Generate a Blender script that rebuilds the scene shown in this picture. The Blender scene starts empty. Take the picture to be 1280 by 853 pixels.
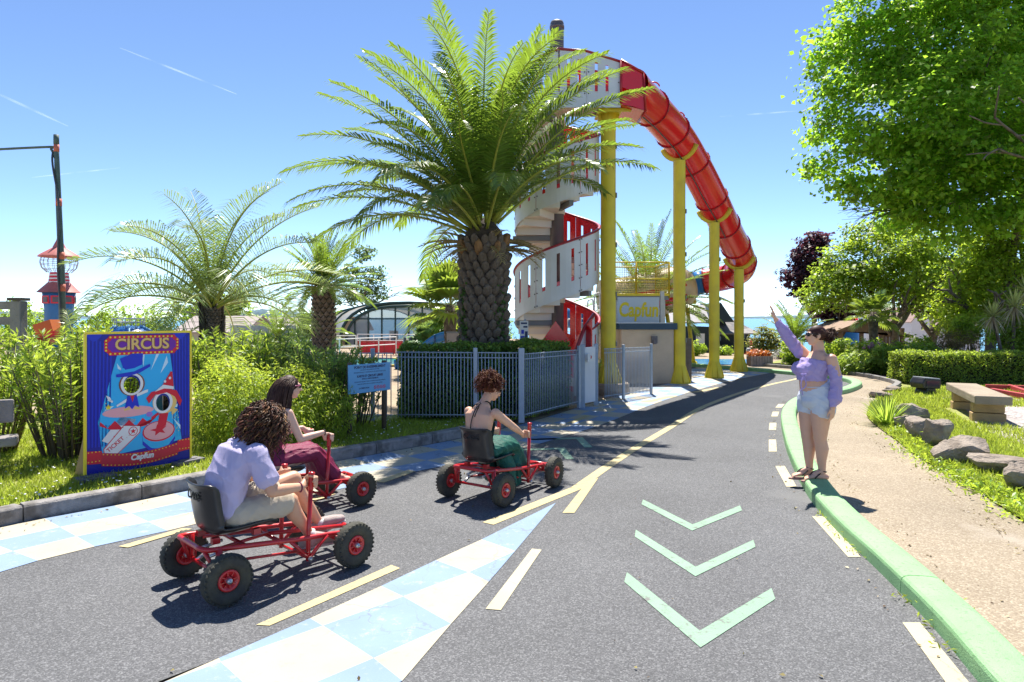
import bpy, bmesh, math, random
import numpy as np
from mathutils import Vector, Matrix, Euler
R = math.radians
random.seed(7); rng = np.random.default_rng(11)
SC = bpy.context.scene
COL = SC.collection

# ---------------------------------------------------------------- camera, sky, sun, exposure
cam_d = bpy.data.cameras.new('camera'); cam = bpy.data.objects.new('camera', cam_d); COL.objects.link(cam)
CAM_H = 1.84
cam.location = (0, 0, CAM_H); cam.rotation_euler = (R(90), 0, 0)
cam_d.lens = 24; cam_d.sensor_width = 36; cam_d.shift_y = -29.5/1280
cam_d.clip_start = 0.05; cam_d.clip_end = 40000
SC.camera = cam
SUN_EL, SUN_AZ = 62.0, 3.0            # azimuth measured from +Y towards +X
w = bpy.data.worlds.new('World'); SC.world = w; w.use_nodes = True
nt = w.node_tree; bg = nt.nodes['Background']
sky = nt.nodes.new('ShaderNodeTexSky'); sky.sky_type = 'NISHITA'; sky.sun_disc = False
sky.sun_elevation = R(SUN_EL); sky.sun_rotation = R(SUN_AZ)
sky.air_density = 0.55; sky.dust_density = 0.0; sky.ozone_density = 4.0; sky.altitude = 0
nt.links.new(sky.outputs['Color'], bg.inputs['Color']); bg.inputs['Strength'].default_value = 0.10
sun_d = bpy.data.lights.new('sun', 'SUN'); sun_d.energy = 4.3; sun_d.angle = R(0.5); sun_d.color = (1, 0.95, 0.86)
sun = bpy.data.objects.new('sun', sun_d); COL.objects.link(sun)
sv = Vector((math.sin(R(SUN_AZ))*math.cos(R(SUN_EL)), math.cos(R(SUN_AZ))*math.cos(R(SUN_EL)), math.sin(R(SUN_EL))))
sun.rotation_euler = sv.to_track_quat('Z', 'Y').to_euler(); sun.location = (0, 0, 30)
SC.view_settings.view_transform = 'Standard'; SC.view_settings.look = 'None'
SC.view_settings.exposure = 1.3; SC.view_settings.gamma = 1.0
SC.cycles.max_bounces = 10; SC.cycles.diffuse_bounces = 7; SC.cycles.transparent_max_bounces = 12

# ---------------------------------------------------------------- small helpers
FPX = 853.33
def G(px, py, z=0.0):
    """ground position surveyed from the photograph (height z)"""
    k = (CAM_H-z)/(py-397.0); return ((px-640.0)*k, FPX*k)
def P(px, py, Y):
    return Vector(((px-640.0)*Y/FPX, Y, CAM_H-(py-397.0)*Y/FPX))
def lin(h):
    h = h.lstrip('#'); o = []
    for i in (0, 2, 4):
        c = int(h[i:i+2], 16)/255; o.append(c/12.92 if c <= 0.04045 else ((c+0.055)/1.055)**2.4)
    return tuple(o)
def smooth(a, b, x):
    t = min(1, max(0, (x-a)/(b-a))); return t*t*(3-2*t)

def tag(o, label=None, cat=None, group=None, kind=None):
    if label: o['label'] = label
    if cat: o['category'] = cat
    if group: o['group'] = group
    if kind: o['kind'] = kind
    return o
def empty(name, loc=(0, 0, 0), rz=0.0):
    o = bpy.data.objects.new(name, None); COL.objects.link(o); o.location = loc; o.rotation_euler = (0, 0, rz)
    o.empty_display_size = 0.2
    return o
def copy_tree(o, parent=None):
    c = o.copy(); COL.objects.link(c); c.parent = parent
    for ch in o.children: copy_tree(ch, c)
    return c
def inst(src, name, parent, loc, rot=(0, 0, 0), scale=(1, 1, 1)):
    o = bpy.data.objects.new(name, src if isinstance(src, bpy.types.Mesh) else src.data); COL.objects.link(o)
    o.parent = parent; o.location = loc; o.rotation_euler = rot; o.scale = scale
    return o

# ---------------------------------------------------------------- materials
MATS = {}
def mat(name, col, rough=0.6, var=0.12, scale=8.0, bump=0.0, bscale=60.0, spec=0.4, metal=0.0, isl=0.0, trans=0.0,
        tcol=None, col2=None, mixscale=2.0, mixsharp=0.15, mixpos=0.5, alpha=1.0, coat=0.0, sss=0.0):
    if name in MATS: return MATS[name]
    m = bpy.data.materials.new(name); m.use_nodes = True; MATS[name] = m
    n = m.node_tree.nodes; l = m.node_tree.links
    b = n['Principled BSDF']; out = n['Material Output']
    b.inputs['Roughness'].default_value = rough; b.inputs['Metallic'].default_value = metal
    b.inputs['Specular IOR Level'].default_value = spec
    if coat: b.inputs['Coat Weight'].default_value = coat; b.inputs['Coat Roughness'].default_value = 0.1
    if sss:
        b.inputs['Subsurface Weight'].default_value = sss; b.inputs['Subsurface Radius'].default_value = (0.012, 0.005, 0.003)
        b.inputs['Subsurface Scale'].default_value = 1.0
    tc = n.new('ShaderNodeTexCoord'); co = tc.outputs['Object']
    rgb = n.new('ShaderNodeRGB'); rgb.outputs[0].default_value = (*col, 1); cur = rgb.outputs[0]
    if col2 is not None:
        t = n.new('ShaderNodeTexNoise'); t.inputs['Scale'].default_value = mixscale; t.inputs['Detail'].default_value = 5
        l.new(co, t.inputs['Vector'])
        mr = n.new('ShaderNodeMapRange'); mr.inputs[1].default_value = mixpos-mixsharp; mr.inputs[2].default_value = mixpos+mixsharp
        l.new(t.outputs['Fac'], mr.inputs[0])
        mx = n.new('ShaderNodeMix'); mx.data_type = 'RGBA'; l.new(mr.outputs[0], mx.inputs[0]); l.new(cur, mx.inputs[6])
        mx.inputs[7].default_value = (*col2, 1); cur = mx.outputs[2]
    if var or isl:
        hs = n.new('ShaderNodeHueSaturation'); l.new(cur, hs.inputs['Color']); cur = hs.outputs['Color']
        acc = None
        if var:
            t = n.new('ShaderNodeTexNoise'); t.inputs['Scale'].default_value = scale; t.inputs['Detail'].default_value = 4
            l.new(co, t.inputs['Vector'])
            mr = n.new('ShaderNodeMapRange'); mr.inputs[1].default_value = 0.25; mr.inputs[2].default_value = 0.75
            mr.inputs[3].default_value = 1-var; mr.inputs[4].default_value = 1+var
            l.new(t.outputs['Fac'], mr.inputs[0]); acc = mr.outputs[0]
        if isl:
            g = n.new('ShaderNodeNewGeometry'); mr2 = n.new('ShaderNodeMapRange')
            mr2.inputs[3].default_value = 1-isl; mr2.inputs[4].default_value = 1+isl
            l.new(g.outputs['Random Per Island'], mr2.inputs[0])
            if acc is not None:
                mm = n.new('ShaderNodeMath'); mm.operation = 'MULTIPLY'; l.new(acc, mm.inputs[0]); l.new(mr2.outputs[0], mm.inputs[1]); acc = mm.outputs[0]
            else: acc = mr2.outputs[0]
            mh = n.new('ShaderNodeMapRange'); mh.inputs[3].default_value = 0.5-isl*0.07; mh.inputs[4].default_value = 0.5+isl*0.05
            l.new(g.outputs['Random Per Island'], mh.inputs[0]); l.new(mh.outputs[0], hs.inputs['Hue'])
        l.new(acc, hs.inputs['Value'])
    l.new(cur, b.inputs['Base Color'])
    if bump:
        t = n.new('ShaderNodeTexNoise'); t.inputs['Scale'].default_value = bscale; t.inputs['Detail'].default_value = 6
        l.new(co, t.inputs['Vector'])
        bp = n.new('ShaderNodeBump'); bp.inputs['Strength'].default_value = bump; bp.inputs['Distance'].default_value = 0.02
        l.new(t.outputs['Fac'], bp.inputs['Height']); l.new(bp.outputs[0], b.inputs['Normal'])
    if trans:
        tb = n.new('ShaderNodeBsdfTranslucent')
        if tcol: tb.inputs['Color'].default_value = (*tcol, 1)
        else: l.new(cur, tb.inputs['Color'])
        if tcol and (var or isl):
            hs2 = n.new('ShaderNodeHueSaturation'); hs2.inputs['Color'].default_value = (*tcol, 1); l.new(acc, hs2.inputs['Value'])
            l.new(hs2.outputs[0], tb.inputs['Color'])
        ms = n.new('ShaderNodeMixShader'); ms.inputs[0].default_value = trans
        l.new(b.outputs[0], ms.inputs[1]); l.new(tb.outputs[0], ms.inputs[2]); l.new(ms.outputs[0], out.inputs['Surface'])
    if alpha < 1: b.inputs['Alpha'].default_value = alpha
    return m
def leafmat(name, col, tcol, rough=0.45, isl=0.35, trans=0.42, spec=0.35):
    tcol = tuple(min(.78, c*1.12) for c in tcol); col = tuple(c*1.08 for c in col)
    return mat(name, col, rough=rough, var=0.1, scale=0.8, isl=isl, trans=trans, tcol=tcol, spec=spec)

# ---------------------------------------------------------------- mesh builder
def frames(pts, up=None):
    pts = [Vector(p) for p in pts]; n = len(pts); T = []
    for i in range(n):
        a = pts[max(0, i-1)]; b = pts[min(n-1, i+1)]; d = b-a
        T.append(d.normalized() if d.length > 1e-9 else Vector((0, 0, 1)))
    u = Vector(up) if up is not None else (Vector((0, 0, 1)) if abs(T[0].z) < 0.9 else Vector((1, 0, 0)))
    out = []
    x = u.cross(T[0]);
    if x.length < 1e-6: x = Vector((1, 0, 0)).cross(T[0])
    x.normalize(); y = T[0].cross(x)
    for i in range(n):
        if up is not None:
            xx = Vector(up).cross(T[i])
            if xx.length > 1e-3: x = xx.normalized()
        x = (x - T[i]*x.dot(T[i])).normalized(); y = T[i].cross(x)
        out.append((x.copy(), y.copy(), T[i]))
    return pts, out
class MB:
    def __init__(s): s.v = []; s.f = []; s.m = []; s.s = []
    def add(s, vs, fs, m=0, sm=False):
        o = len(s.v); s.v.extend([tuple(v) for v in vs])
        for f in fs: s.f.append(tuple(i+o for i in f)); s.m.append(m); s.s.append(sm)
        return s
    def box(s, c, d, rot=None, m=0):
        c = Vector(c); h = [x/2 for x in d]; q = rot if rot is not None else Matrix.Identity(3)
        if isinstance(q, (int, float)): q = Matrix.Rotation(q, 3, 'Z')
        vs = [c+q@Vector((sx*h[0], sy*h[1], sz*h[2])) for sz in (-1, 1) for sy in (-1, 1) for sx in (-1, 1)]
        return s.add(vs, [(0, 2, 3, 1), (4, 5, 7, 6), (0, 1, 5, 4), (2, 6, 7, 3), (0, 4, 6, 2), (1, 3, 7, 5)], m)
    def tube(s, pts, r, n=8, caps=True, m=0, sm=True, up=None, closed=False):
        """r: number, or one per point; a pair (a, b) makes an elliptical section: a across, b along 'up'"""
        if closed: pts = list(pts)+[pts[0], pts[1]]
        pts, fr = frames(pts, up); N = len(pts)
        rs = r if isinstance(r, (list, tuple)) and len(r) == N else [r]*N
        vs = []
        for i in range(N):
            a, b = rs[i] if isinstance(rs[i], (tuple, list)) else (rs[i], rs[i])
            for k in range(n):
                t = 2*math.pi*k/n; vs.append(pts[i]+fr[i][0]*(a*math.cos(t))+fr[i][1]*(b*math.sin(t)))
        fs = [(i*n+k, i*n+(k+1) % n, (i+1)*n+(k+1) % n, (i+1)*n+k) for i in range(N-1) for k in range(n)]
        s.add(vs, fs, m, sm)
        if caps and not closed:
            o = len(s.v)-N*n
            s.f.append(tuple(o+k for k in range(n-1, -1, -1))); s.m.append(m); s.s.append(False)
            s.f.append(tuple(o+(N-1)*n+k for k in range(n))); s.m.append(m); s.s.append(False)
        return s
    def blob(s, pts, r, n=12, m=0, up=None):
        """tube with rounded ends"""
        pts, fr = frames(pts, up); N = len(pts)
        rs = r if isinstance(r, (list, tuple)) and len(r) == N else [r]*N
        rs = [x if isinstance(x, (tuple, list)) else (x, x) for x in rs]
        P2 = []; R2 = []
        a0 = min(rs[0]); a1 = min(rs[-1])
        for t in (0.05, 0.45, 0.8): P2.append(pts[0]-fr[0][2]*a0*(1-t)); q = math.sqrt(1-(1-t)**2); R2.append((rs[0][0]*q, rs[0][1]*q))
        P2 += pts; R2 += rs
        for t in (0.8, 0.45, 0.05): P2.append(pts[-1]+fr[-1][2]*a1*(1-t)); q = math.sqrt(1-(1-t)**2); R2.append((rs[-1][0]*q, rs[-1][1]*q))
        return s.tube(P2, R2, n, True, m, True, up)
    def ell(s, c, r, rot=None, nu=14, nv=9, m=0):
        c = Vector(c); q = rot if rot is not None else Matrix.Identity(3)
        if isinstance(r, (int, float)): r = (r, r, r)
        vs = [c+q@Vector((0, 0, -r[2]))]
        for j in range(1, nv):
            a = -math.pi/2+math.pi*j/nv
            for k in range(nu):
                t = 2*math.pi*k/nu; vs.append(c+q@Vector((r[0]*math.cos(a)*math.cos(t), r[1]*math.cos(a)*math.sin(t), r[2]*math.sin(a))))
        vs.append(c+q@Vector((0, 0, r[2])))
        fs = [(0, 1+(k+1) % nu, 1+k) for k in range(nu)]
        for j in range(nv-2):
            for k in range(nu): a = 1+j*nu; fs.append((a+k, a+(k+1) % nu, a+nu+(k+1) % nu, a+nu+k))
        a = 1+(nv-2)*nu; fs += [(a+k, a+(k+1) % nu, len(vs)-1) for k in range(nu)]
        return s.add(vs, fs, m, True)
    def lathe(s, prof, n=24, o=(0, 0, 0), q=None, m=0, sm=True, closed=False, caps=True):
        """prof: (radius, height) pairs round the z axis"""
        o = Vector(o); q = q if q is not None else Matrix.Identity(3); N = len(prof)
        vs = [o+q@Vector((r*math.cos(2*math.pi*k/n), r*math.sin(2*math.pi*k/n), z)) for r, z in prof for k in range(n)]
        fs = [(i*n+k, i*n+(k+1) % n, ((i+1) % N)*n+(k+1) % n, ((i+1) % N)*n+k) for i in range(N if closed else N-1) for k in range(n)]
        if caps and not closed: fs += [tuple(range(n-1, -1, -1)), tuple((N-1)*n+k for k in range(n))]
        return s.add(vs, fs, m, sm)
    def prism(s, poly, z0, z1, q=None, o=(0, 0, 0), m=0):
        """outline (x, y) pulled from z0 to z1, then turned by q and moved to o"""
        o = Vector(o); q = q if q is not None else Matrix.Identity(3); n = len(poly)
        area = sum(poly[i][0]*poly[(i+1) % n][1]-poly[(i+1) % n][0]*poly[i][1] for i in range(n))
        if area < 0: poly = poly[::-1]
        vs = [o+q@Vector((x, y, z)) for z in (z0, z1) for x, y in poly]
        fs = [tuple(range(n-1, -1, -1)), tuple(range(n, 2*n))]+[(i, (i+1) % n, n+(i+1) % n, n+i) for i in range(n)]
        return s.add(vs, fs, m)
    def sheet(s, poly, z, m=0):
        n = len(poly); area = sum(poly[i][0]*poly[(i+1) % n][1]-poly[(i+1) % n][0]*poly[i][1] for i in range(n))
        if area < 0: poly = poly[::-1]
        return s.add([(x, y, z) for x, y in poly], [tuple(range(n))], m)
    def mesh(s, name, mats):
        me = bpy.data.meshes.new(name); me.from_pydata(s.v, [], s.f)
        for x in (mats if isinstance(mats, (list, tuple)) else [mats]): me.materials.append(x)
        me.polygons.foreach_set('material_index', s.m); me.polygons.foreach_set('use_smooth', s.s); me.update()
        return me
    def build(s, name, mats, parent=None, loc=(0, 0, 0), rot=(0, 0, 0), bevel=0.0, segs=2):
        o = bpy.data.objects.new(name, s.mesh(name, mats)); COL.objects.link(o); o.parent = parent; o.location = loc; o.rotation_euler = rot
        if bevel:
            b = o.modifiers.new('bevel', 'BEVEL'); b.width = bevel; b.segments = segs; b.limit_method = 'ANGLE'; b.angle_limit = R(40)
        return o
def remeshed(mb, name, mats, parent=None, voxel=0.008, iters=4, noise=None):
    """weld overlapping shapes into one continuous surface"""
    o = mb.build(name, mats, None)
    r = o.modifiers.new('r', 'REMESH'); r.mode = 'VOXEL'; r.voxel_size = voxel; r.use_smooth_shade = True
    sm = o.modifiers.new('s', 'SMOOTH'); sm.iterations = iters; sm.factor = 0.5
    dg = bpy.context.evaluated_depsgraph_get(); dg.update()
    me = bpy.data.meshes.new_from_object(o.evaluated_get(dg)); me.name = name
    o.modifiers.clear(); old = o.data; o.data = me; bpy.data.meshes.remove(old)
    if not me.materials:
        for x in (mats if isinstance(mats, (list, tuple)) else [mats]): me.materials.append(x)
    me.polygons.foreach_set('use_smooth', [True]*len(me.polygons))
    if noise:
        n = len(me.vertices); co = np.empty(n*3); me.vertices.foreach_get('co', co); no = np.empty(n*3); me.vertices.foreach_get('normal', no)
        co = co.reshape(-1, 3); no = no.reshape(-1, 3); d = noise(co)
        me.vertices.foreach_set('co', (co+no*d[:, None]).ravel()); me.update()
    o.parent = parent
    return o
def npmesh(name, V, F, mats, smooth_=False):
    """V (n,3), F (m,k) arrays -> mesh"""
    me = bpy.data.meshes.new(name); me.vertices.add(len(V)); me.vertices.foreach_set('co', np.asarray(V, float).ravel())
    k = F.shape[1]; me.loops.add(F.size); me.loops.foreach_set('vertex_index', F.ravel().astype(np.int32))
    me.polygons.add(len(F)); me.polygons.foreach_set('loop_start', np.arange(0, F.size, k, dtype=np.int32))
    try: me.polygons.foreach_set('loop_total', np.full(len(F), k, np.int32))
    except Exception: pass
    for x in (mats if isinstance(mats, (list, tuple)) else [mats]): me.materials.append(x)
    me.update(calc_edges=True); me.validate()
    if smooth_: me.polygons.foreach_set('use_smooth', [True]*len(F))
    return me
def put(me, name, parent=None, loc=(0, 0, 0)):
    o = bpy.data.objects.new(name, me); COL.objects.link(o); o.parent = parent; o.location = loc; return o
def unit(a): return a/np.maximum(np.linalg.norm(a, axis=1, keepdims=True), 1e-9)
def leaves(pos, nrm, length, width, along=None, fold=0.18):
    """folded four-cornered leaves"""
    N = len(pos); nrm = unit(nrm); r = rng.normal(size=(N, 3))
    if along is not None: r = r*0.6+along*1.6
    t = unit(r-nrm*np.sum(r*nrm, 1, keepdims=True)); b = np.cross(nrm, t)
    L = np.broadcast_to(np.asarray(length), (N,))[:, None]; W = np.broadcast_to(np.asarray(width), (N,))[:, None]
    V = np.empty((N, 4, 3))
    V[:, 0] = pos-t*L*0.5; V[:, 2] = pos+t*L*0.5-nrm*L*fold*0.6
    V[:, 1] = pos+b*W*0.5+nrm*W*fold-t*L*0.05; V[:, 3] = pos-b*W*0.5+nrm*W*fold-t*L*0.05
    return V.reshape(-1, 3), np.arange(N*4).reshape(-1, 4)
def crown_pts(lobes, nclu, nleaf, sig, inner=0.35, updown=0.75, upn=0.55):
    vol = np.array([l[1][0]*l[1][1]*l[1][2] for l in lobes])**0.67; pr = vol/vol.sum()
    P_ = []; N_ = []
    for (c, r), q in zip(lobes, pr):
        k = max(2, int(nclu*q)); d = unit(rng.normal(size=(k, 3)))
        rad = (inner+(1-inner)*rng.random(k)**0.45)*(1+0.1*rng.normal(size=k))
        cc = np.array(c)+d*np.array(r)*rad[:, None]
        off = rng.normal(size=(k, nleaf, 3))*sig*np.array([1, 1, updown]); p = cc[:, None]+off
        nn = d[:, None]*0.7+np.array([0, 0, upn])+rng.normal(size=(k, nleaf, 3))*0.55
        P_.append(p.reshape(-1, 3)); N_.append(nn.reshape(-1, 3))
    return np.concatenate(P_), np.concatenate(N_)
def crown(name, lobes, nclu, nleaf, sig, leaf, m, parent=None, inner=0.35, updown=0.75, wid=0.7, along=None, upn=0.55):
    p, n = crown_pts(lobes, nclu, nleaf, sig, inner, updown, upn)
    s = leaf*(0.5+0.85*rng.random(len(p)))
    V, F = leaves(p, n, s, s*wid, None if along is None else np.array(along))
    return put(npmesh(name, V, F, m), name, parent)
def text(body, size, m, parent, loc, rot, name='lettering', ext=0.004, bold=0.0, align='CENTER', shear=0.0, space=1.0, sx=1.0):
    c = bpy.data.curves.new(name, 'FONT'); c.body = body; c.size = size; c.extrude = ext; c.offset = bold; c.align_x = align; c.align_y = 'CENTER'
    c.shear = shear; c.space_character = space; c.materials.append(m); c.resolution_u = 4
    o = bpy.data.objects.new(name, c); COL.objects.link(o); dg = bpy.context.evaluated_depsgraph_get(); dg.update()
    me = bpy.data.meshes.new_from_object(o.evaluated_get(dg)); me.name = name; bpy.data.objects.remove(o); bpy.data.curves.remove(c)
    o = put(me, name, parent, loc); o.rotation_euler = rot; o.scale = (sx, 1, 1); o['kind'] = 'stuff'
    return o
def arc(c, r, a0, a1, n, z=None):
    return [(c[0]+r*math.cos(a0+(a1-a0)*i/n), c[1]+r*math.sin(a0+(a1-a0)*i/n)) for i in range(n+1)]
def spline(pts, n=8):
    """Catmull-Rom through the points"""
    p = [Vector(x) for x in pts]; p = [p[0]*2-p[1]]+p+[p[-1]*2-p[-2]]; out = []
    for i in range(1, len(p)-2):
        for k in range(n):
            t = k/n; a, b, c, d = p[i-1], p[i], p[i+1], p[i+2]
            out.append(0.5*((2*b)+(c-a)*t+(2*a-5*b+4*c-d)*t*t+(3*b-a-3*c+d)*t**3))
    out.append(p[-2]); return out
def resample(pts, step):
    pts = [Vector(p) for p in pts]; out = [pts[0]]; acc = 0
    for a, b in zip(pts, pts[1:]):
        L = (b-a).length; t = step-acc
        while t <= L: out.append(a+(b-a)*(t/L)); t += step
        acc = (acc+L) % step
    return out
def offset2(pts, d):
    """shift a ground polyline sideways: d > 0 to its right"""
    out = []
    for i in range(len(pts)):
        a = Vector(pts[max(0, i-1)]); b = Vector(pts[min(len(pts)-1, i+1)]); t = (b-a).normalized()
        dd = d[i] if isinstance(d, (list, tuple)) else d
        out.append((pts[i][0]+t.y*dd, pts[i][1]-t.x*dd))
    return out
# ---------------------------------------------------------------- materials used widely
def speckle(name, c_dark, c_light, scale, rough=0.85, bump=0.5, big=None):
    """aggregate seen from close by: small stones of mixed tone in a binder"""
    m = bpy.data.materials.new(name); m.use_nodes = True; MATS[name] = m
    n = m.node_tree.nodes; l = m.node_tree.links; b = n['Principled BSDF']
    b.inputs['Roughness'].default_value = rough; b.inputs['Specular IOR Level'].default_value = 0.3
    tc = n.new('ShaderNodeTexCoord'); v = n.new('ShaderNodeTexVoronoi'); v.inputs['Scale'].default_value = scale
    l.new(tc.outputs['Object'], v.inputs['Vector'])
    sx = n.new('ShaderNodeSeparateColor'); l.new(v.outputs['Color'], sx.inputs[0])
    cr = n.new('ShaderNodeValToRGB'); e = cr.color_ramp.elements
    e[0].position = 0.1; e[0].color = (*c_dark, 1); e[1].position = 1.0; e[1].color = (*c_light, 1)
    k = cr.color_ramp.elements.new(0.72); k.color = tuple(0.62*a+0.38*c for a, c in zip(c_dark, c_light))+(1,)
    l.new(sx.outputs[0], cr.inputs[0]); cur = cr.outputs[0]
    t = n.new('ShaderNodeTexNoise'); t.inputs['Scale'].default_value = 0.55; t.inputs['Detail'].default_value = 7; t.inputs['Roughness'].default_value = 0.62
    l.new(tc.outputs['Object'], t.inputs['Vector'])
    mr = n.new('ShaderNodeMapRange'); mr.inputs[1].default_value = 0.3; mr.inputs[2].default_value = 0.7; mr.inputs[3].default_value = 0.84; mr.inputs[4].default_value = 1.15
    l.new(t.outputs['Fac'], mr.inputs[0])
    hs = n.new('ShaderNodeHueSaturation'); l.new(cur, hs.inputs['Color']); l.new(mr.outputs[0], hs.inputs['Value']); cur = hs.outputs[0]
    if big:
        t2 = n.new('ShaderNodeTexNoise'); t2.inputs['Scale'].default_value = big[1]; t2.inputs['Detail'].default_value = 6; l.new(tc.outputs['Object'], t2.inputs['Vector'])
        mr2 = n.new('ShaderNodeMapRange'); mr2.inputs[1].default_value = big[2]; mr2.inputs[2].default_value = big[2]+0.12; l.new(t2.outputs['Fac'], mr2.inputs[0])
        mx = n.new('ShaderNodeMix'); mx.data_type = 'RGBA'; l.new(mr2.outputs[0], mx.inputs[0]); l.new(cur, mx.inputs[6]); mx.inputs[7].default_value = (*big[0], 1); cur = mx.outputs[2]
    l.new(cur, b.inputs['Base Color'])
    bp = n.new('ShaderNodeBump'); bp.inputs['Strength'].default_value = bump; bp.inputs['Distance'].default_value = 0.006
    l.new(v.outputs['Distance'], bp.inputs['Height']); bp.invert = True; l.new(bp.outputs[0], b.inputs['Normal'])
    return m
def paint(name, col, under, wear=0.62, scale=9.0, crack=2.2):
    """road paint, worn and finely cracked through to what lies below"""
    m = mat(name, col, rough=0.7, var=0.09, scale=2.0, col2=under, mixscale=scale, mixsharp=0.05, mixpos=wear, bump=0.3, bscale=220, spec=.25)
    n = m.node_tree.nodes; l = m.node_tree.links; b = n['Principled BSDF']
    for x in n:
        if x.type == 'TEX_NOISE' and abs(x.inputs['Scale'].default_value-scale) < 1e-6: x.inputs['Detail'].default_value = 12; x.inputs['Roughness'].default_value = 0.78
    tc = n.new('ShaderNodeTexCoord'); wn = n.new('ShaderNodeTexNoise'); wn.inputs['Scale'].default_value = 5; wn.inputs['Detail'].default_value = 6; l.new(tc.outputs['Object'], wn.inputs['Vector'])
    va = n.new('ShaderNodeVectorMath'); va.operation = 'MULTIPLY_ADD'; l.new(wn.outputs['Color'], va.inputs[0]); va.inputs[1].default_value = (.35, .35, 0); l.new(tc.outputs['Object'], va.inputs[2])
    v = n.new('ShaderNodeTexVoronoi'); v.feature = 'DISTANCE_TO_EDGE'; v.inputs['Scale'].default_value = crack; l.new(va.outputs[0], v.inputs['Vector'])
    mr = n.new('ShaderNodeMapRange'); mr.inputs[1].default_value = .003; mr.inputs[2].default_value = .013; mr.inputs[3].default_value = .55; mr.inputs[4].default_value = 0; l.new(v.outputs['Distance'], mr.inputs[0])
    wm = n.new('ShaderNodeTexNoise'); wm.inputs['Scale'].default_value = 1.3; l.new(tc.outputs['Object'], wm.inputs['Vector']); m2 = n.new('ShaderNodeMapRange'); m2.inputs[1].default_value = .45; m2.inputs[2].default_value = .6; l.new(wm.outputs['Fac'], m2.inputs[0])
    mm = n.new('ShaderNodeMath'); mm.operation = 'MULTIPLY'; l.new(mr.outputs[0], mm.inputs[0]); l.new(m2.outputs[0], mm.inputs[1])
    src = b.inputs['Base Color'].links[0].from_socket; mx = n.new('ShaderNodeMix'); mx.data_type = 'RGBA'; l.new(mm.outputs[0], mx.inputs[0]); l.new(src, mx.inputs[6]); mx.inputs[7].default_value = (*UND, 1); l.new(mx.outputs[2], b.inputs['Base Color'])
    return m
UND = (0.16, 0.15, 0.15)
ASPH = speckle('asphalt', (0.079, 0.080, 0.084), (0.196, 0.197, 0.203), 120, big=((0.153, 0.153, 0.155), 0.45, 0.60))
PATHM = speckle('resin_gravel', (0.235, 0.185, 0.13), (0.395, 0.34, 0.255), 80, big=((0.36, 0.31, 0.25), 0.8, 0.62))
SANDM = speckle('sand_paving', (0.279, 0.205, 0.135), (0.377, 0.303, 0.213), 30)
GRAVM = speckle('pink_gravel', (0.22, 0.19, 0.185), (0.62, 0.56, 0.53), 26, bump=0.9)
UND = (0.16, 0.15, 0.15)
PBLUE = paint('pale_blue_paint', (0.215, 0.300, 0.44), (0.34, 0.38, 0.42), 0.60)
PWHITE = paint('cream_paint', (0.443, 0.402, 0.312), (0.44, 0.36, 0.27), 0.60)
PYEL = paint('yellow_line_paint', (0.492, 0.410, 0.221), UND, 0.60, 14)
PCREAM = paint('cream_dash_paint', (0.492, 0.443, 0.303), UND, 0.66, 14)
PGREEN = paint('green_chevron_paint', (0.235, 0.375, 0.265), UND, 0.58, 12)
LAWN = mat('lawn', (0.20, 0.25, 0.04), rough=0.9, var=0.3, scale=6, col2=(0.30, 0.29, 0.09), mixscale=2.5, mixsharp=0.2, bump=0.6, bscale=90)
CONC = mat('kerb_concrete', (0.27, 0.255, 0.245), rough=0.9, var=0.2, scale=14, col2=(0.13, 0.12, 0.11), mixscale=6, mixsharp=0.1, mixpos=0.55, bump=0.5, bscale=70)
KGREEN = mat('mint_kerb_paint', (0.238, 0.443, 0.205), rough=0.65, var=0.10, scale=5, col2=(0.17, 0.33, 0.15), mixscale=38, mixsharp=0.05, mixpos=0.63, bump=0.35, bscale=120)
SOIL = mat('soil', (0.11, 0.08, 0.055), rough=0.95, var=0.3, scale=12, bump=0.8, bscale=50)

# ---------------------------------------------------------------- terrain, sea, far shore
def terrain(x, y):
    r = smooth(4, 14, x-0.05*(y-27)); y0 = 30+30*(1-r)
    h = -0.02
    if y > y0: h -= 0.052*min(y-y0, 45)
    h -= 9*smooth(84, 125, y)
    return h
xs = sorted(set([-900, -500, -300, -200, -140, -100]+list(range(-80, 82, 4))+[100, 140, 200, 300, 500, 900]))
ys = [-60, -30, -10, 0, 8, 16, 22, 26]+[28+3*i for i in range(34)]+[140, 170]
g = MB(); g.add([(x, y, terrain(x, y)) for y in ys for x in xs],
      [(j*len(xs)+i, j*len(xs)+i+1, (j+1)*len(xs)+i+1, (j+1)*len(xs)+i) for j in range(len(ys)-1) for i in range(len(xs)-1)], 0, True)
tag(g.build('ground', SANDM), kind='structure')
SEAM = mat('sea_water', (0.02, 0.17, 0.24), rough=0.22, var=0.15, scale=0.02, bump=0.25, bscale=0.8, spec=0.5)
g = MB(); g.sheet([(-16000, 95), (16000, 95), (16000, 16000), (-16000, 16000)], -5.2); tag(g.build('sea', SEAM), kind='structure')
SHORE = mat('hazed_far_woods', (0.085, 0.14, 0.17), rough=1, var=0.35, scale=0.012)  # bluish tone carries the distance haze over the woods, painted into the colour
BEACH = mat('far_beach', (0.5, 0.47, 0.42), rough=1)
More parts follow.
